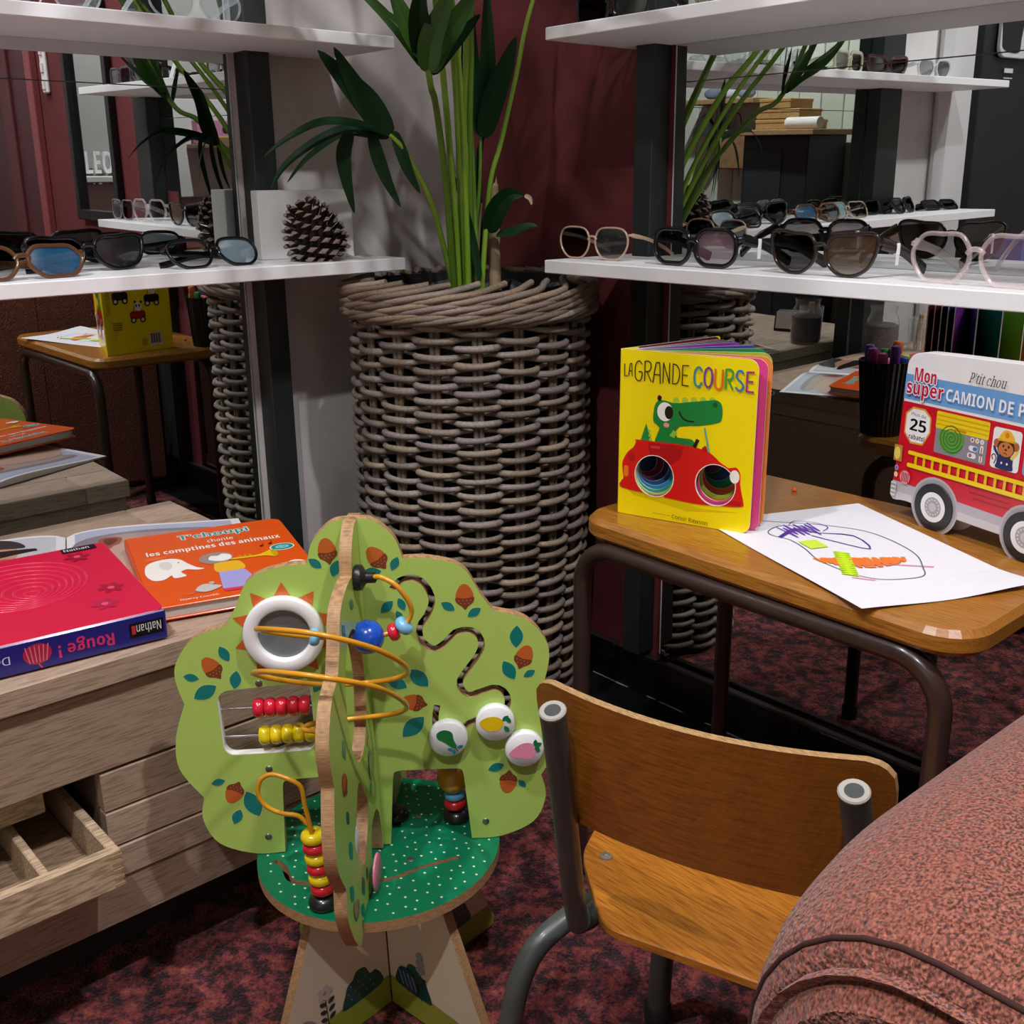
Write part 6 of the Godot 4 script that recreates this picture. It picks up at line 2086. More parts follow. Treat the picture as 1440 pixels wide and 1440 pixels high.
	# upside down for the viewer: local x runs to the left
	k.rect(-0.246, 0.008, -0.210, 0.0245, hx("100e1c"))
	k.text("Nathan", -0.2435, 0.0105, -0.2175, 0.0215, hx("f0ecf0"))
	k.rect(-0.2165, 0.0105, -0.2125, 0.0205, hx("c8324a"))
	k.text("Rouge !", -0.194, 0.008, -0.138, 0.0265, hx("d83a6a"), true)
	k.ell(-0.118, 0.016, 0.014, 0.0115, hx("b22a4a"), 0, 18)
	for i in 6:
		k.line([Vector2(-0.118 - 0.011 + 0.0044 * i, 0.007), Vector2(-0.118 - 0.008 + 0.0032 * i, 0.025)], 0.0011, hx("e07a84"))
	k.line([Vector2(-0.118, 0.027), Vector2(-0.121, 0.0325)], 0.0014, hx("d0506a"))
	k.text("De", -0.092, 0.0115, -0.0775, 0.0205, hx("d8d2f0"))
	obj("print", k.g, M.ink_gloss, spn)
	# raised ovals
	for i in 8:
		g1 = G.new()
		var P := []
		var a := 0.0075 + 0.0093 * i
		for j in 40:
			var t := TAU * j / 40.0
			P.append(tilt * Vector3(-0.108 + cos(t) * a - 0.0012 * i, 0.0341, -0.115 - 0.004 * i + sin(t) * a * 0.92))
		g1.sweep(P, 0.0009, 0.0022, Vector3.UP, true, 6)
		obj("raised_oval", g1, mat("d4204a", 0.3, {"coat": 0.5}), o)
	k = Ink.new(tilt * Transform3D(top.basis, Vector3(-0.25, 0.0341, 0.0)))
	for f in [[0.218, 0.085, "a30e34"], [0.2, 0.045, "b4204a"], [0.21, 0.195, "a30e34"], [0.06, 0.03, "a30e34"]]:
		for i in 6:
			k.ell(f[0] + 0.009 * cos(i * TAU / 6), f[1] + 0.009 * sin(i * TAU / 6), 0.006, 0.0038, hx(f[2]), i * TAU / 6, 12)
		k.ell(f[0], f[1], 0.004, 0.004, hx("e8507a"), 0, 12)
	k.rect(0.198, 0.212, 0.238, 0.226, hx("17121c"))
	k.text("Nathan", 0.201, 0.2155, 0.230, 0.2235, hx("efecef"))
	obj("print", k.g, M.ink_gloss, o)


func rround(w: float, h: float, r: float) -> PackedVector2Array:
	var p := v2([0, 0])
	for c in [[w - r, r, -PI / 2], [w - r, h - r, 0.0]]:
		for i in 7:
			var t: float = c[2] + PI / 2 * i / 6.0
			p.append(Vector2(c[0] + r * cos(t), c[1] + r * sin(t)))
	p.append(Vector2(0, h))
	return p


func magazine() -> void:
	var u := Vector3(0.94, 0, 0.342)
	var o := thing("open_magazine", "open glossy magazine with large face photographs lying under the books on the cabinet", "magazine", Transform3D(basis_of(u, Vector3.UP), Vector3(-0.884, 0.4232, 0.158)))
	# local x across the spread, z towards the viewer
	var H := func(x: float) -> float:
		var a := absf(x) / 0.235
		return 0.002 + 0.0105 * sin(PI * pow(clampf(a, 0, 1), 0.55)) * (1.0 - 0.45 * a)
	var paper := mat("ecebee", 0.3, {"coat": 0.3})
	for sd in [-1.0, 1.0]:
		var g := G.new()
		for i in 24:
			var x0 = sd * (0.001 + 0.234 * i / 24.0)
			var x1 = sd * (0.001 + 0.234 * (i + 1) / 24.0)
			var a := Vector3(x0, H.call(x0), 0)
			var b := Vector3(x1, H.call(x1), 0)
			var dz := Vector3(0, 0, 0.29)
			g.q(a, b, b + dz, a + dz, Vector3.UP)
			var a0 := Vector3(x0, 0.0005, 0)
			var b0 := Vector3(x1, 0.0005, 0)
			g.q(a, b, b0, a0, Vector3.FORWARD)
			g.q(a + dz, b + dz, b0 + dz, a0 + dz, Vector3.BACK)
			g.q(a0, b0, b0 + dz, a0 + dz, Vector3.DOWN)
			if i == 23:
				g.q(b, b + dz, b0 + dz, b0, Vector3(sd, 0, 0))
		var pg := obj("page_stack", g, paper, o)
		var k := G.new()
		var lay := [0.0003]
		var put := func(p: PackedVector2Array, c: Color) -> void:
			k.tint(c)
			lay[0] += 0.0001
			# bend the print over the page by slicing it into strips
			for s in 24:
				var x0: float = minf(sd * 0.2345 * s / 24.0, sd * 0.2345 * (s + 1) / 24.0)
				var strip := v2([x0, 0.0, x0 + 0.2345 / 24.0, 0.0, x0 + 0.2345 / 24.0, 0.29, x0, 0.29])
				for q in Geometry2D.intersect_polygons(p, strip):
					var tri := Geometry2D.triangulate_polygon(q)
					for t in range(0, tri.size(), 3):
						var w := []
						for e in 3:
							var m: Vector2 = q[tri[t + e]]
							w.append(Vector3(m.x, H.call(m.x) + lay[0], m.y))
						k.f(w[0], w[1], w[2], Vector3.UP)
		if sd > 0:
			put.call(v2([0.012, 0.008, 0.222, 0.008, 0.222, 0.28, 0.012, 0.28]), hx("b9bfd6"))
			put.call(curve2([0.012, 0.05, 0.05, 0.035, 0.12, 0.028, 0.2, 0.036, 0.2, 0.06, 0.13, 0.08, 0.06, 0.09, 0.012, 0.09], 4), hx("8d8890"))
			put.call(curve2([0.05, 0.05, 0.1, 0.04, 0.19, 0.045, 0.2, 0.055, 0.14, 0.075, 0.07, 0.085], 4), hx("b59a92"))
			put.call(curve2([0.042, 0.055, 0.06, 0.05, 0.072, 0.06, 0.066, 0.085, 0.054, 0.1, 0.044, 0.085], 4), hx("a05a48"))
			put.call(curve2([0.048, 0.06, 0.06, 0.057, 0.066, 0.064, 0.06, 0.08, 0.052, 0.084], 4), hx("6e3428"))
			put.call(curve2([0.06, 0.09, 0.2, 0.07, 0.21, 0.2, 0.06, 0.24], 4), hx("c7a493"))
		else:
			put.call(v2([-0.222, 0.008, -0.012, 0.008, -0.012, 0.28, -0.222, 0.28]), hx("c9cad0"))
			put.call(curve2([-0.22, 0.0, -0.13, -0.0, -0.08, 0.012, -0.06, 0.05, -0.062, 0.1, -0.1, 0.16, -0.15, 0.2, -0.22, 0.21], 4), hx("c8957a"))
			put.call(curve2([-0.22, 0.0, -0.1, 0.0, -0.062, 0.02, -0.05, 0.05, -0.08, 0.045, -0.14, 0.03, -0.22, 0.03], 4), hx("3a3336"))
			put.call(v2([-0.22, 0.06, -0.085, 0.055, -0.036, 0.058, -0.034, 0.068, -0.085, 0.085, -0.22, 0.105]), hx("221d20"))
			put.call(curve2([-0.075, 0.09, -0.062, 0.1, -0.066, 0.125, -0.085, 0.13, -0.09, 0.105], 4), hx("a8674e"))
		obj("print", k, M.ink_gloss, pg)


# ---------------------------------------------------------------- wooden activity tree
func toy() -> void:
	var ax := Vector3(-0.013, 0.573, -0.009).normalized()
	var bz := Vector3.RIGHT.cross(ax).normalized()
	var o := thing("activity_tree", "green wooden activity tree toy with crossed panels, bead wire and round dotted base plate", "toy", Transform3D(Basis(ax.cross(bz), ax, bz), Vector3(-0.794, 0.001, 0.774)))
	var leaf := mat("afcd63", 0.38, {"coat": 0.3})
	var raw := mat("c69a6c", 0.6, {"tex": T.grain2, "tri": Vector3(6, 40, 6)})
	var teal := hx("0b7a74")
	var half := [[0.0, 0.578, 0.02, 0.576, 0.04, 0.557, 0.0475, 0.534], [0.0475, 0.534, 0.074, 0.5325, 0.106, 0.521, 0.123, 0.491, 0.135, 0.4725], [0.135, 0.4725, 0.168, 0.461, 0.188, 0.436, 0.191, 0.415, 0.1855, 0.389], [0.1855, 0.389, 0.1985, 0.353, 0.2, 0.315, 0.179, 0.279], [0.179, 0.279, 0.183, 0.252, 0.169, 0.222, 0.133, 0.2065, 0.101, 0.206]]
	var side := PackedVector2Array()
	for l in half:
		var c := curve2(l, 5, false)
		c.remove_at(c.size() - 1)
		side.append_array(c)
	var inner := PackedVector2Array(spline(Array(v2([0.101, 0.206, 0.096, 0.284])), 3)) 
	inner.append_array(curve2([0.096, 0.284, 0.094, 0.2915, 0.087, 0.2935], 3, false))
	inner.append_array(curve2([0.0295, 0.2955, 0.0225, 0.2935, 0.0205, 0.286], 3, false))
	inner.append(Vector2(0.0128, 0.206))
	# the broad pair of halves, seen nearly square on
	var wide := PackedVector2Array()
	for p in side:
		wide.append(p)
	wide.append_array(inner)
	var mir := PackedVector2Array()
	for p in wide:
		mir.append(Vector2(-p.x, p.y))
	mir.reverse()
	wide.append_array(mir)
	wide = tidy(wide)
	var win := PackedVector2Array()
	for p in Ink.rrect(-0.152, 0.3265, -0.056, 0.4035, 0.012):
		win.append(p + Vector2(0, 0.05 * (p.x + 0.1) * (1.0 if p.y > 0.37 else 0.0)))
	var track := spline(Array(v2([0.0346, 0.5017, 0.0432, 0.5105, 0.0558, 0.513, 0.0661, 0.5072, 0.0725, 0.4955, 0.0736, 0.4838, 0.0674, 0.4704, 0.0595, 0.4589, 0.0605, 0.445, 0.069, 0.4358, 0.0762, 0.4345, 0.0857, 0.4411, 0.0953, 0.4506, 0.108, 0.4527, 0.118, 0.4477, 0.122, 0.4366, 0.118, 0.4247, 0.108, 0.411, 0.098, 0.3972, 0.0984, 0.387, 0.106, 0.3794, 0.118, 0.382, 0.131, 0.3856, 0.14, 0.3831, 0.146, 0.3746, 0.145, 0.3622, 0.133, 0.3523, 0.116, 0.351, 0.101, 0.3443, 0.0835, 0.3336, 0.0708, 0.3405, 0.0699, 0.3573, 0.0725, 0.3696])), 3)
	var slot: PackedVector2Array = Geometry2D.offset_polyline(PackedVector2Array(track), 0.0034, Geometry2D.JOIN_ROUND, Geometry2D.END_ROUND)[0]
	var PX := panel_xf(38.0)
	var cutout := cut(wide, [win, slot])
	var lr := two_tone(o, "tree_panel", cutout, PX, leaf, raw)
	# the pair at right angles, seen edge on: its near half overlaps the rim of the plate
	var low := [[0.179, 0.279, 0.183, 0.252, 0.171, 0.222, 0.155, 0.198, 0.142, 0.1885, 0.1335, 0.1915]]
	var edge := PackedVector2Array()
	for l in half.slice(0, 4) + low:
		var c := curve2(l, 5, false)
		c.remove_at(c.size() - 1)
		edge.append_array(c)
	edge.append_array(v2([0.1335, 0.1915, 0.1325, 0.206, 0.066, 0.206]))
	edge.append_array(curve2([0.066, 0.206, 0.066, 0.24, 0.055, 0.262, 0.03, 0.266, 0.014, 0.246, 0.012, 0.206], 4, false))
	edge.append_array(v2([0.0066, 0.206, 0.0066, 0.575]))
	edge = tidy(edge)
	var oval := PackedVector2Array()
	for i in 28:
		oval.append(Vector2(0.073, 0.42) + Vector2(0.043 * cos(TAU * i / 28), 0.068 * sin(TAU * i / 28)))
	var kite := curve2([0.096, 0.338, 0.116, 0.315, 0.132, 0.293, 0.118, 0.268, 0.1, 0.25, 0.082, 0.264, 0.062, 0.292, 0.078, 0.32], 3)
	var fcut := cut(edge, [oval, kite])
	var FX := panel_xf(135.0)
	var fp := two_tone(o, "tree_panel", fcut, FX, leaf, raw)
	var BXF := panel_xf(-45.0)
	two_tone(o, "tree_panel", fcut, BXF, leaf, raw)
	# print on the broad panel
	var k := Ink.new(Transform3D(PX.basis, PX * Vector3(0, 0, 0.0061)))
	var lv := [[-0.139, 0.4427, 0.0095, -1.15], [-0.175, 0.4187, 0.008, -0.25], [-0.163, 0.4013, 0.0138, 0.5], [-0.131, 0.4131, 0.0105, 1.35], [-0.162, 0.2964, 0.0075, 0.2], [-0.147, 0.2533, 0.0098, 1.1], [-0.129, 0.2676, 0.0165, -1.25], [-0.0391, 0.5341, 0.008, -0.7], [-0.0198, 0.5276, 0.0095, 1.2], [-0.0492, 0.3995, 0.0075, 1.0], [0.0392, 0.5291, 0.008, 1.1], [0.0152, 0.5205, 0.0105, 0.15], [0.0282, 0.4833, 0.009, 0.75], [0.0431, 0.4851, 0.0075, -1.2], [0.04, 0.473, 0.006, -1.1], [0.0897, 0.4798, 0.0082, -0.6], [0.116, 0.4715, 0.0082, 0.55], [0.158, 0.4418, 0.0125, 1.5], [0.149, 0.4045, 0.0122, -1.1], [0.17, 0.3992, 0.007, 0.5], [0.0554, 0.4022, 0.014, -0.85], [0.0324, 0.3982, 0.0122, -0.55], [0.0461, 0.3462, 0.0162, 0.75], [0.131, 0.2915, 0.0092, 0.3], [0.158, 0.2695, 0.0062, -0.9]]
	for l in lv:
		k.z = 0.0002
		k.poly(leaf_shape(l[0], l[1], l[2] * 1.06, l[3]), hx("c4dc86"))
		k.poly(leaf_shape(l[0], l[1], l[2], l[3]), teal)
	for a in [[-0.153, 0.428, 0.55], [-0.0263, 0.5468, 0.1], [-0.147, 0.2826, 2.65], [0.0219, 0.5364, 0.6], [0.107, 0.4897, 0.0], [0.165, 0.4187, -0.4], [0.0485, 0.3745, 1.3], [0.143, 0.2726, 3.0]]:
		k.z = 0.0002
		acorn(k, a[0], a[1], a[2])
	var sc := Vector2(-0.076, 0.463)
	for i in 10:
		var w := TAU * (i + 0.45) / 10.0
		var d := Vector2(cos(w), sin(w))
		k.z = 0.0002
		k.poly(PackedVector2Array([sc + d * 0.0535, sc + d * 0.036 + d.orthogonal() * 0.0098, sc + d * 0.036 - d.orthogonal() * 0.0098]), hx("d2662e"))
	obj("print", k.g, M.ink_gloss, lr)
	# sun mirror in a white ring
	var SX := PX * Transform3D(Basis(Vector3.RIGHT, PI / 2), Vector3(sc.x, sc.y, 0.0064))
	var g := G.new()
	g.lathe([Vector2(0.0265, 0.0), Vector2(0.039, 0.0), Vector2(0.0405, 0.002), Vector2(0.0405, 0.009), Vector2(0.039, 0.0105), Vector2(0.029, 0.0108), Vector2(0.0272, 0.0095), Vector2(0.0265, 0.003)], 48, SX)
	obj("sun_ring", g, mat("efedee", 0.35), o)
	g = G.new()
	g.lathe([Vector2(0.0001, 0.0035), Vector2(0.0267, 0.0035), Vector2(0.0267, 0.001)], 40, SX)
	obj("toy_mirror", g, mat("7d8386", 0.35, {"metal": 0.3}), o)
	# abacus: white liner, two wires, ten beads
	g = G.new()
	var liner := []
	for p in win:
		liner.append(PX * Vector3(p.x, p.y, 0))
	g.sweep(liner, 0.0058, 0.0014, PX.basis.z, true, 6)
	obj("window_liner", g, mat("e9e7e4", 0.4), o)
	for e in [[0.3768, 0, "d01a34", "cherry red"], [0.345, 1, "f0d414", "yellow"]]:
		g = G.new()
		g.sweep([PX * Vector3(-0.1535, e[0] + 0.001, 0), PX * Vector3(-0.053, e[0] - 0.001, 0)], 0.0012, 0.0012, Vector3.UP, false, 8)
		var wire := obj("abacus_wire", g, M.chrome, o)
		for i in 5:
			g = G.new()
			var bx: float = -0.112 + 0.0118 * i + (0.003 if e[1] == 1 else 0.0)
			bead(g, PX * Vector3(bx, e[0], 0), PX.basis.x, 0.0106, 0.0118)
			obj("bead", g, mat(e[2], 0.25, {"coat": 0.6}), wire)
	# sliding fruit discs on the track
	var fruit := [[0.082, 0.334, "pear"], [0.132, 0.3485, "lemon"], [0.1615, 0.3155, "berry"]]
	for f in fruit:
		var c := PX * Vector3(f[0], f[1], 0.0062)
		var DX := Transform3D(PX.basis * Basis(Vector3.RIGHT, PI / 2), c)
		g = G.new()
		g.lathe([Vector2(0.0001, 0.0), Vector2(0.0195, 0.0), Vector2(0.0205, 0.0012), Vector2(0.0205, 0.0085), Vector2(0.019, 0.0105), Vector2(0.0001, 0.0108)], 40, DX)
		var dsc := obj("fruit_disc", g, mat("efeff1", 0.35, {"coat": 0.3}), o)
		g = G.new()
		g.sweep([PX * Vector3(f[0], f[1], 0.006), PX * Vector3(f[0], f[1], -0.014)], 0.003, 0.003, Vector3.UP, false, 10)
		obj("disc_pin", g, mat("18181a", 0.4), dsc)
		var q := Ink.new(Transform3D(PX.basis, PX * Vector3(f[0], f[1], 0.0171)))
		if f[2] == "pear":
			q.poly(curve2([-0.0115, 0.0085, -0.004, 0.012, 0.004, 0.0085, 0.0055, 0.0, 0.0085, -0.0085, 0.004, -0.0095, -0.003, -0.0035, -0.011, 0.002], 4), hx("0e7a3c"))
			q.line([Vector2(0.0065, -0.009), Vector2(0.0095, -0.0135)], 0.0009, hx("0e5a44"))
			for l in [[0.0015, -0.0115, 2.6], [0.0055, -0.0145, 1.4], [0.012, -0.0085, 0.2]]:
				q.poly(leaf_shape(l[0], l[1], 0.0034, l[2]), hx("0f7f8a"))
		elif f[2] == "lemon":
			q.poly(curve2([-0.0165, 0.0035, -0.009, 0.0085, 0.002, 0.0085, 0.0085, 0.002, 0.004, -0.006, -0.006, -0.0075, -0.013, -0.0035], 4), hx("efc915"))
			for l in [[0.0105, 0.0065, 0.7], [0.0135, 0.0045, -0.9], [0.0115, -0.006, -1.0]]:
				q.poly(leaf_shape(l[0], l[1], 0.0044, l[2]), hx("0e7a4a"))
		else:
			q.poly(curve2([-0.0165, -0.003, -0.01, 0.004, -0.002, 0.0085, 0.006, 0.0085, 0.0115, 0.003, 0.0105, -0.006, 0.004, -0.0105, -0.004, -0.0085, -0.012, -0.0075], 4), hx("ef8fae"))
			for i in 10:
				q.ell(-0.009 + 0.0045 * (i % 5) + 0.001 * (i / 5), -0.003 + 0.0065 * (i / 5), 0.0005, 0.0005, hx("f8d5df"), 0, 6)
			for l in [[0.0115, 0.0085, 1.5], [0.0145, 0.0065, 0.3], [0.0135, 0.001, -0.9]]:
				q.poly(leaf_shape(l[0], l[1], 0.0042, l[2]), hx("0e7a3c"))
		obj("print", q.g, M.ink_gloss, dsc)
	# screws
	for s in [[-0.108, 0.4075], [-0.108, 0.308], [-0.117, 0.226], [0.117, 0.226]]:
		g = G.new()
		g.lathe([Vector2(0.0001, 0.001), Vector2(0.0022, 0.001), Vector2(0.0036, 0.0004), Vector2(0.0038, 0.0)], 14, Transform3D(PX.basis * Basis(Vector3.RIGHT, PI / 2), PX * Vector3(s[0], s[1], 0.0062)))
		obj("screw", g, mat("8f918e", 0.35, {"metal": 0.9}), o)
	# print on the edge-on panel
	for sgn in [1.0, -1.0]:
		k = Ink.new(Transform3D(FX.basis * Basis(Vector3.UP, 0.0 if sgn > 0 else PI), FX * Vector3(0, 0, 0.0061 * sgn)))
		for l in [[0.14, 0.4, 0.012, 1.4], [0.15, 0.335, 0.009, 1.2], [0.15, 0.3, 0.012, 1.3], [0.16, 0.26, 0.012, 1.1], [0.115, 0.235, 0.012, 1.4], [0.125, 0.215, 0.01, 1.0], [0.095, 0.235, 0.008, 1.5], [0.045, 0.3, 0.01, 1.3], [0.1, 0.5, 0.009, 1.0], [0.06, 0.51, 0.009, 0.6]]:
			k.poly(leaf_shape(l[0] * sgn, l[1], l[2], l[3] * sgn), teal)
		acorn(k, 0.15 * sgn, 0.37, 0.4)
		acorn(k, 0.15 * sgn, 0.235, 0.8)
		k.ell(0.04 * sgn, 0.325, 0.008, 0.017, hx("5c7f86"))
		k.ell(0.04 * sgn, 0.352, 0.0055, 0.0055, hx("d9b08a"))
		obj("print", k.g, M.ink_gloss, fp)
	# little turning wheels on the edge-on panel
	for w in [[0.104, 0.272, 0.0028, "f3f1f2"], [0.082, 0.227, -0.012, "df7f9c"]]:
		g = G.new()
		g.lathe([Vector2(0.0001, 0.0), Vector2(0.018, 0.0), Vector2(0.019, 0.0005), Vector2(0.019, 0.002), Vector2(0.0185, 0.0026), Vector2(0.0001, 0.0026)], 28, Transform3D(FX.basis * Basis(Vector3.RIGHT, -PI / 2), FX * Vector3(w[0], w[1], w[2])))
		obj("wheel", g, mat(w[3], 0.35), o)
	# bead wire winding round the edge and through the oval hole
	var hx3 := [0.036, 0.528, 0.02, 0.042, 0.53, 0.034, 0.045, 0.52, 0.05, 0.04, 0.494, 0.06, 0.04, 0.474, 0.045, 0.045, 0.469, 0.01, 0.05, 0.472, -0.03, 0.07, 0.485, -0.062, 0.1, 0.503, -0.075, 0.14, 0.52, -0.045, 0.155, 0.521, 0, 0.13, 0.495, 0.042, 0.085, 0.455, 0.06, 0.05, 0.428, 0.045, 0.045, 0.42, 0.01, 0.05, 0.421, -0.03, 0.07, 0.436, -0.065, 0.1, 0.458, -0.083, 0.15, 0.484, -0.05, 0.168, 0.487, 0, 0.14, 0.463, 0.04, 0.085, 0.419, 0.055, 0.055, 0.393, 0.045, 0.045, 0.382, 0.01, 0.045, 0.379, -0.02, 0.052, 0.379, -0.044, 0.07, 0.383, -0.05, 0.078, 0.385, -0.036, 0.078, 0.385, -0.012]
	var raw_pts := []
	for i in range(0, hx3.size(), 3):
		raw_pts.append(FX * Vector3(hx3[i], hx3[i + 1], -hx3[i + 2]))
	var path := spline(raw_pts, 7)
	g = G.new()
	g.sweep(path, 0.0026, 0.0026, Vector3.UP, false, 10)
	var amber := mat("d8961c", 0.3, {"coat": 0.5})
	var bw := obj("bead_wire", g, amber, o)
	g = G.new()
	g.lathe([Vector2(0.0001, 0.0), Vector2(0.012, 0.0), Vector2(0.013, 0.002), Vector2(0.0125, 0.007), Vector2(0.0075, 0.01), Vector2(0.0055, 0.012), Vector2(0.0055, 0.02), Vector2(0.0035, 0.0215), Vector2(0.0001, 0.0215)], 24, Transform3D(FX.basis * Basis(Vector3.RIGHT, -PI / 2), FX * Vector3(0.036, 0.528, -0.0062)))
	obj("black_knob", g, mat("1c1c1f", 0.35), bw)
	g = G.new()
	g.lathe([Vector2(0.0001, 0.0), Vector2(0.0072, 0.0), Vector2(0.0072, 0.008), Vector2(0.005, 0.0125), Vector2(0.0001, 0.0125)], 20, Transform3D(FX.basis * Basis(Vector3.RIGHT, PI / 2), FX * Vector3(0.078, 0.385, 0.0062)))
	obj("black_knob", g, mat("1c1c1f", 0.35), bw)
	var along := func(i: int) -> Vector3: return (path[i + 1] - path[i - 1]).normalized()
	var bl := [[26, 0.0102, 0.0108, "7fc0e6"], [29, 0.0092, 0.0098, "d01a34"], [34, 0.017, 0.0, "1252c4"], [43, 0.009, 0.0098, "7fc0e6"]]
	for b in bl:
		g = G.new()
		if b[2] == 0.0:
			g.ball(path[b[0]], Vector3.ONE * b[1], 24)
		else:
			bead(g, path[b[0]], along.call(b[0]), b[1], b[2])
		obj("bead", g, mat(b[3], 0.25, {"coat": 0.6}), bw)
	# round base plate with two wavy slots
	var ring := circle2(Vector2.ZERO, 0.131, 72)
	var s1: PackedVector2Array = Geometry2D.offset_polyline(PackedVector2Array(spline(Array(v2([-0.099, -0.053, -0.0965, -0.04, -0.1, -0.028, -0.104, -0.014, -0.1, -0.002, -0.091, 0.01])), 5)), 0.0032, Geometry2D.JOIN_ROUND, Geometry2D.END_ROUND)[0]
	var s2: PackedVector2Array = Geometry2D.offset_polyline(PackedVector2Array(spline(Array(v2([0.046, 0.082, 0.022, 0.073, 0.003, 0.0665, -0.014, 0.064, -0.03, 0.0595, -0.052, 0.046])), 5)), 0.0027, Geometry2D.JOIN_ROUND, Geometry2D.END_ROUND)[0]
	var flat := Transform3D(Basis(Vector3.RIGHT, Vector3.BACK, Vector3.DOWN), Vector3(0, 0.2045, 0))
	var plate_out := cut(ring, [s1, s2])
	g = G.new()
	g.prism(plate_out, 0.0, 0.012, flat, 0.0, false, true, true)
	var plate := obj("base_plate", g, raw, o)
	g = G.new()
	g.prism(plate_out, 0.012, 0.0, flat, 0.0, true, false, false)
	var gt := obj("green_face", g, mat("10a270", 0.36, {"coat": 0.3}), plate)
	k = Ink.new(Transform3D(Basis(Vector3.RIGHT, Vector3.FORWARD, Vector3.UP), Vector3(0, 0.2047, 0)))
	var dots := RandomNumberGenerator.new()
	dots.seed = 4
	for i in range(-10, 11):
		for j in range(-10, 11):
			var q := Vector2(i * 0.0152 + 0.0076 * (j % 2), j * 0.0132) + Vector2(dots.randf_range(-0.0028, 0.0028), dots.randf_range(-0.0028, 0.0028))
			if q.length() < 0.126 and not Geometry2D.is_point_in_polygon(Vector2(q.x, -q.y), s1) and not Geometry2D.is_point_in_polygon(Vector2(q.x, -q.y), s2):
				k.z = 0.0001
				k.ell(q.x, q.y, 0.0013, 0.0015, hx("d3ecc0"), 0, 7)
	obj("print", k.g, M.ink_gloss, gt)
	for s in [[0.06, -0.01], [0.006, 0.048]]:
		g = G.new()
		g.lathe([Vector2(0.0001, 0.0008), Vector2(0.003, 0.0008), Vector2(0.0042, 0.0)], 14, Transform3D(Basis(), Vector3(s[0], 0.2047, s[1])))
		obj("screw", g, mat("9a9c98", 0.3, {"metal": 0.9}), plate)
	# the stack of red and yellow beads with its wire loop
	var sv := Vector3(0.786, 0, 0.618)
	var base := Vector3(-0.1, 0.2046, 0.047)
	foot_knob(o, base)
	var pts := []
	var w2 := [0.0, 0.004, -0.002, 0.03, -0.005, 0.085, -0.010, 0.096, -0.017, 0.104, -0.032, 0.108, -0.046, 0.117, -0.052, 0.131, -0.048, 0.146, -0.037, 0.151, -0.021, 0.148, -0.010, 0.138, -0.008, 0.119, -0.0055, 0.098, -0.004, 0.082]
	for i in range(0, w2.size(), 2):
		pts.append(base + sv * w2[i] + Vector3(0, w2[i + 1], 0) + Vector3(-0.5, 0, 0.62) * (0.006 if i > 18 else 0.0))
	g = G.new()
	g.sweep(spline(pts, 6), 0.0023, 0.0023, Vector3(-0.6, 0, 0.77), false, 10)
	var lw := obj("bead_wire", g, amber, o)
	for i in 6:
		g = G.new()
		bead(g, base + Vector3(0, 0.021 + 0.0118 * i, 0) - sv * 0.0008 * i, Vector3.UP, 0.0125, 0.0118)
		obj("bead", g, mat("d01f2c" if i % 2 == 0 else "f0d414", 0.25, {"coat": 0.6}), lw)
	# the taller stack on the far side of the plate
	base = Vector3(0.09, 0.2046, 0.024)
	foot_knob(o, base)
	g = G.new()
	g.sweep(spline([base, base + Vector3(-0.002, 0.04, 0), base + Vector3(-0.006, 0.1, 0), base + Vector3(-0.02, 0.14, -0.02), base + Vector3(-0.05, 0.13, -0.05), base + Vector3(-0.06, 0.06, -0.06), base + Vector3(-0.05, 0.0, -0.05)], 6), 0.0023, 0.0023, Vector3.RIGHT, false, 10)
	lw = obj("bead_wire", g, amber, o)
	foot_knob(o, base + Vector3(-0.05, 0.0, -0.05))
	for b in [[0.021, 0.0125, 0.0115, "d01f2c"], [0.033, 0.0122, 0.0115, "62b0e0"], [0.0535, 0.0178, 0.0, "e0961c"], [0.0735, 0.0122, 0.0115, "62b0e0"], [0.085, 0.0125, 0.0115, "d01f2c"]]:
		g = G.new()
		if b[2] == 0.0:
			g.ball(base + Vector3(-0.003, b[0], 0), Vector3.ONE * b[1], 22)
		else:
			bead(g, base + Vector3(-0.002, b[0], 0), Vector3.UP, b[1], b[2])
		obj("bead", g, mat(b[3], 0.25, {"coat": 0.6}), lw)
	# four splayed legs, cream over a green band, set between the panels
	for d in [-6.0, 84.0, 174.0, 264.0]:
		var X := panel_xf(d)
		var out := v2([0.0065, 0.19, 0.0065, 0.0, 0.157, 0.0, 0.164, 0.004, 0.166, 0.012, 0.092, 0.19])
		g = G.new()
		g.prism(out, -0.006, 0.006, X, 0.0006, true, true, false)
		var lg := obj("leg", g, mat("e6dcc0", 0.4, {"coat": 0.25}), o)
		g = G.new()
		g.prism(out, -0.006, 0.006, X, 0.0006, false, false, true)
		obj("plywood_edge", g, raw, lg)
		for sgn in [1.0, -1.0]:
			k = Ink.new(Transform3D(X.basis * Basis(Vector3.UP, 0.0 if sgn > 0 else PI), X * Vector3(0, 0, 0.0061 * sgn)))
			var F := func(a: Array) -> PackedVector2Array:
				var r := v2(a)
				for i in r.size():
					r[i].x *= sgn
				return r
			k.poly(F.call([0.0075, 0.001, 0.156, 0.001, 0.163, 0.006, 0.1655, 0.012, 0.158, 0.033, 0.09, 0.036, 0.04, 0.04, 0.0075, 0.038]), hx("9aa83c"))
			var bush := [0.02, 0.034, 0.018, 0.046, 0.026, 0.058, 0.034, 0.058, 0.04, 0.07, 0.052, 0.072, 0.058, 0.064, 0.066, 0.06, 0.07, 0.05, 0.074, 0.04, 0.07, 0.032]
			if is_equal_approx(d, 84.0) and sgn < 0:
				for i in range(0, bush.size(), 2):
					bush[i] += 0.055
			elif d < 0.0:
				for i in range(0, bush.size(), 2):
					bush[i] += 0.05
			var bc := curve2(Array(bush), 3)
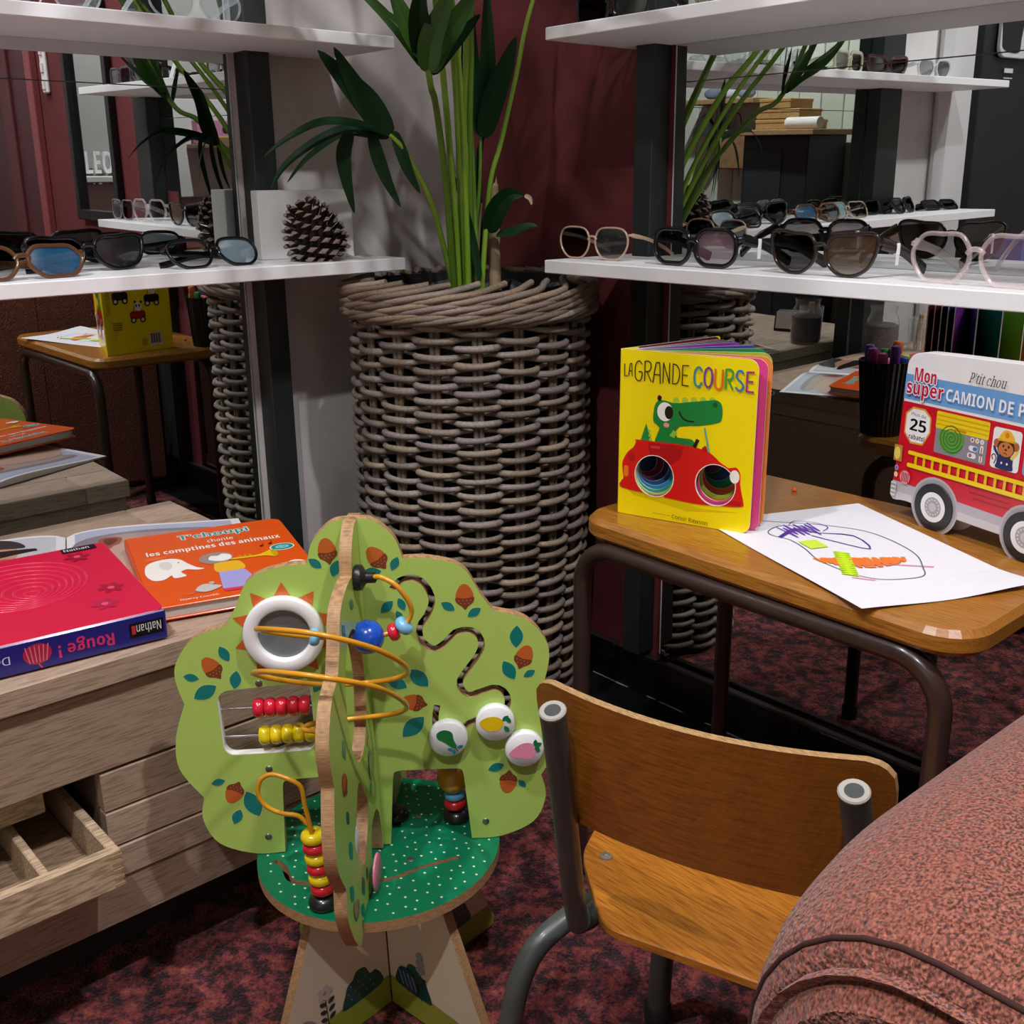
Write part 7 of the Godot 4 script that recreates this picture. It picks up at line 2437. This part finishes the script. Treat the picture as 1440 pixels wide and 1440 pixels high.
			for i in bc.size():
				bc[i].x *= sgn
			k.poly(bc, hx("0c4f48"))
			for i in 12:
				k.ell(sgn * (bush[0] + 0.01 + 0.0105 * (i % 4) + 0.004 * (i / 4 % 2)), 0.041 + 0.0085 * (i / 4), 0.0007, 0.0009, hx("9fd0b0"), 0, 6)
			var sx := 0.094 if is_equal_approx(d, 174.0) else 0.058
			k.line([Vector2(sgn * sx, 0.03), Vector2(sgn * (sx + 0.002), 0.068)], 0.0012, hx("173f3c"))
			for i in 3:
				for e in [-1.0, 1.0]:
					k.poly(leaf_shape(sgn * sx + e * 0.0055, 0.04 + 0.01 * i, 0.0052, e * 0.5 if e > 0 else PI - 0.5), hx("173f3c"))
			if is_equal_approx(d, 174.0):
				for i in 5:
					k.ell(sgn * (sx + 0.002) + 0.006 * cos(i * TAU / 5), 0.073 + 0.006 * sin(i * TAU / 5), 0.0045, 0.0036, hx("cfc3c4"), i * TAU / 5, 10)
				k.ell(sgn * (sx + 0.002), 0.073, 0.0026, 0.0026, hx("cf9a50"), 0, 10)
				for i in 5:
					k.poly(arc_band(sgn * 0.128, 0.026, 0.026 - 0.0042 * i, 0.0), [hx("9a989c"), hx("b5502a"), hx("e0a83a"), hx("2d3f68"), hx("dfd3b4")][i])
				k.poly(curve2([sgn * 0.095, 0.178, sgn * 0.085, 0.17, sgn * 0.07, 0.163, sgn * 0.055, 0.168, sgn * 0.06, 0.178, sgn * 0.075, 0.183], 4), hx("8e9ca4"))
				k.poly(curve2([sgn * 0.094, 0.184, sgn * 0.08, 0.188, sgn * 0.066, 0.184, sgn * 0.075, 0.174, sgn * 0.09, 0.176], 4), hx("b5562c"))
				k.line([Vector2(sgn * 0.07, 0.163), Vector2(sgn * 0.068, 0.155)], 0.0009, hx("6a3a20"))
				k.line([Vector2(sgn * 0.062, 0.165), Vector2(sgn * 0.058, 0.159)], 0.0009, hx("6a3a20"))
			elif is_equal_approx(d, 84.0):
				for i in 3:
					k.ell(sgn * (sx + 0.002), 0.072 + 0.009 * i, 0.0075 - 0.001 * i, 0.005, hx("9aa9b8"), 0.2, 14)
				k.poly(curve2([sgn * 0.02, 0.045, sgn * 0.026, 0.06, sgn * 0.04, 0.062, sgn * 0.052, 0.052, sgn * 0.052, 0.036, sgn * 0.036, 0.034], 3), hx("17386a"))
				for i in 4:
					k.line([Vector2(sgn * (0.024 + 0.007 * i), 0.056), Vector2(sgn * (0.03 + 0.007 * i), 0.039)], 0.0012, hx("8fb8d0"))
			obj("print", k.g, M.ink_gloss, lg)


func panel_xf(deg: float) -> Transform3D:
	var d := Vector3(cos(deg_to_rad(deg)), 0, sin(deg_to_rad(deg)))
	return Transform3D(Basis(d, Vector3.UP, d.cross(Vector3.UP)), Vector3.ZERO)


func tidy(p: PackedVector2Array) -> PackedVector2Array:
	var r := PackedVector2Array()
	for q in p:
		if r.is_empty() or r[r.size() - 1].distance_to(q) > 0.0003:
			r.append(q)
	if r[0].distance_to(r[r.size() - 1]) < 0.0003:
		r.remove_at(r.size() - 1)
	return r


# a painted plywood sheet: painted faces, bare rim
func two_tone(o: Node, called: String, p: PackedVector2Array, xf: Transform3D, face: Material, rim: Material) -> MeshInstance3D:
	var g := G.new()
	g.prism(p, -0.006, 0.006, xf, 0.0, true, true, false)
	var a := obj(called, g, face, o)
	g = G.new()
	g.prism(p, -0.006, 0.006, xf, 0.0, false, false, true)
	obj("plywood_edge", g, rim, a)
	return a


func leaf_shape(x: float, y: float, l: float, rot: float) -> PackedVector2Array:
	var p := PackedVector2Array()
	for i in 9:
		var u := -1.0 + 2.0 * i / 8.0
		p.append(Vector2(u * l, 0.56 * l * pow(cos(u * PI / 2), 0.85)))
	for i in range(1, 8):
		var u := 1.0 - 2.0 * i / 8.0
		p.append(Vector2(u * l, -0.56 * l * pow(cos(u * PI / 2), 0.85)))
	for i in p.size():
		p[i] = Vector2(x, y) + p[i].rotated(rot)
	return p


func acorn(k: Ink, x: float, y: float, rot: float) -> void:
	var P := func(a: Array) -> PackedVector2Array:
		var r := curve2(a, 4)
		for i in r.size():
			r[i] = Vector2(x, y) + r[i].rotated(rot)
		return r
	k.poly(P.call([-0.0078, -0.002, -0.0078, 0.0055, -0.003, 0.0125, 0.003, 0.0125, 0.0078, 0.0055, 0.0078, -0.002]), hx("c4622e"))
	k.poly(P.call([-0.009, -0.001, 0.0, -0.0025, 0.009, -0.001, 0.0085, -0.0065, 0.0035, -0.0105, 0.0, -0.0145, -0.0035, -0.0105, -0.0085, -0.0065]), hx("7d3f22"))
	for i in 7:
		var d := Vector2(-0.006 + 0.004 * (i % 4) + 0.002 * (i / 4), -0.0045 - 0.0032 * (i / 4)).rotated(rot)
		k.ell(x + d.x, y + d.y, 0.0005, 0.0005, hx("d8a47a"), 0, 6)


func arc_band(cx: float, cy: float, r: float, w: float) -> PackedVector2Array:
	var p := PackedVector2Array()
	for i in 17:
		p.append(Vector2(cx, cy) + Vector2(r, 0).rotated(PI * i / 16.0) * Vector2(0.85, 1.15))
	return p


func bead(g: G, at: Vector3, axis: Vector3, r: float, len: float) -> void:
	var pr := []
	var h := len * 0.5
	for i in 9:
		var w := -PI / 2 + PI * i / 8.0
		pr.append(Vector2(r * (0.62 + 0.38 * cos(w)), h * sin(w)))
	pr.push_front(Vector2(0.0022, -h))
	pr.append(Vector2(0.0022, h))
	g.lathe(pr, 22, Transform3D(basis_of(axis.cross(Vector3(0.3, 0.2, 0.9)), axis), at), 0.2)


func foot_knob(o: Node, at: Vector3) -> void:
	var g := G.new()
	g.lathe([Vector2(0.0001, 0.0), Vector2(0.0125, 0.0), Vector2(0.0155, 0.002), Vector2(0.0158, 0.006), Vector2(0.0135, 0.011), Vector2(0.0075, 0.0138), Vector2(0.0001, 0.0145)], 26, Transform3D(Basis(), at))
	obj("black_knob", g, mat("1d1d20", 0.3, {"coat": 0.4}), o)
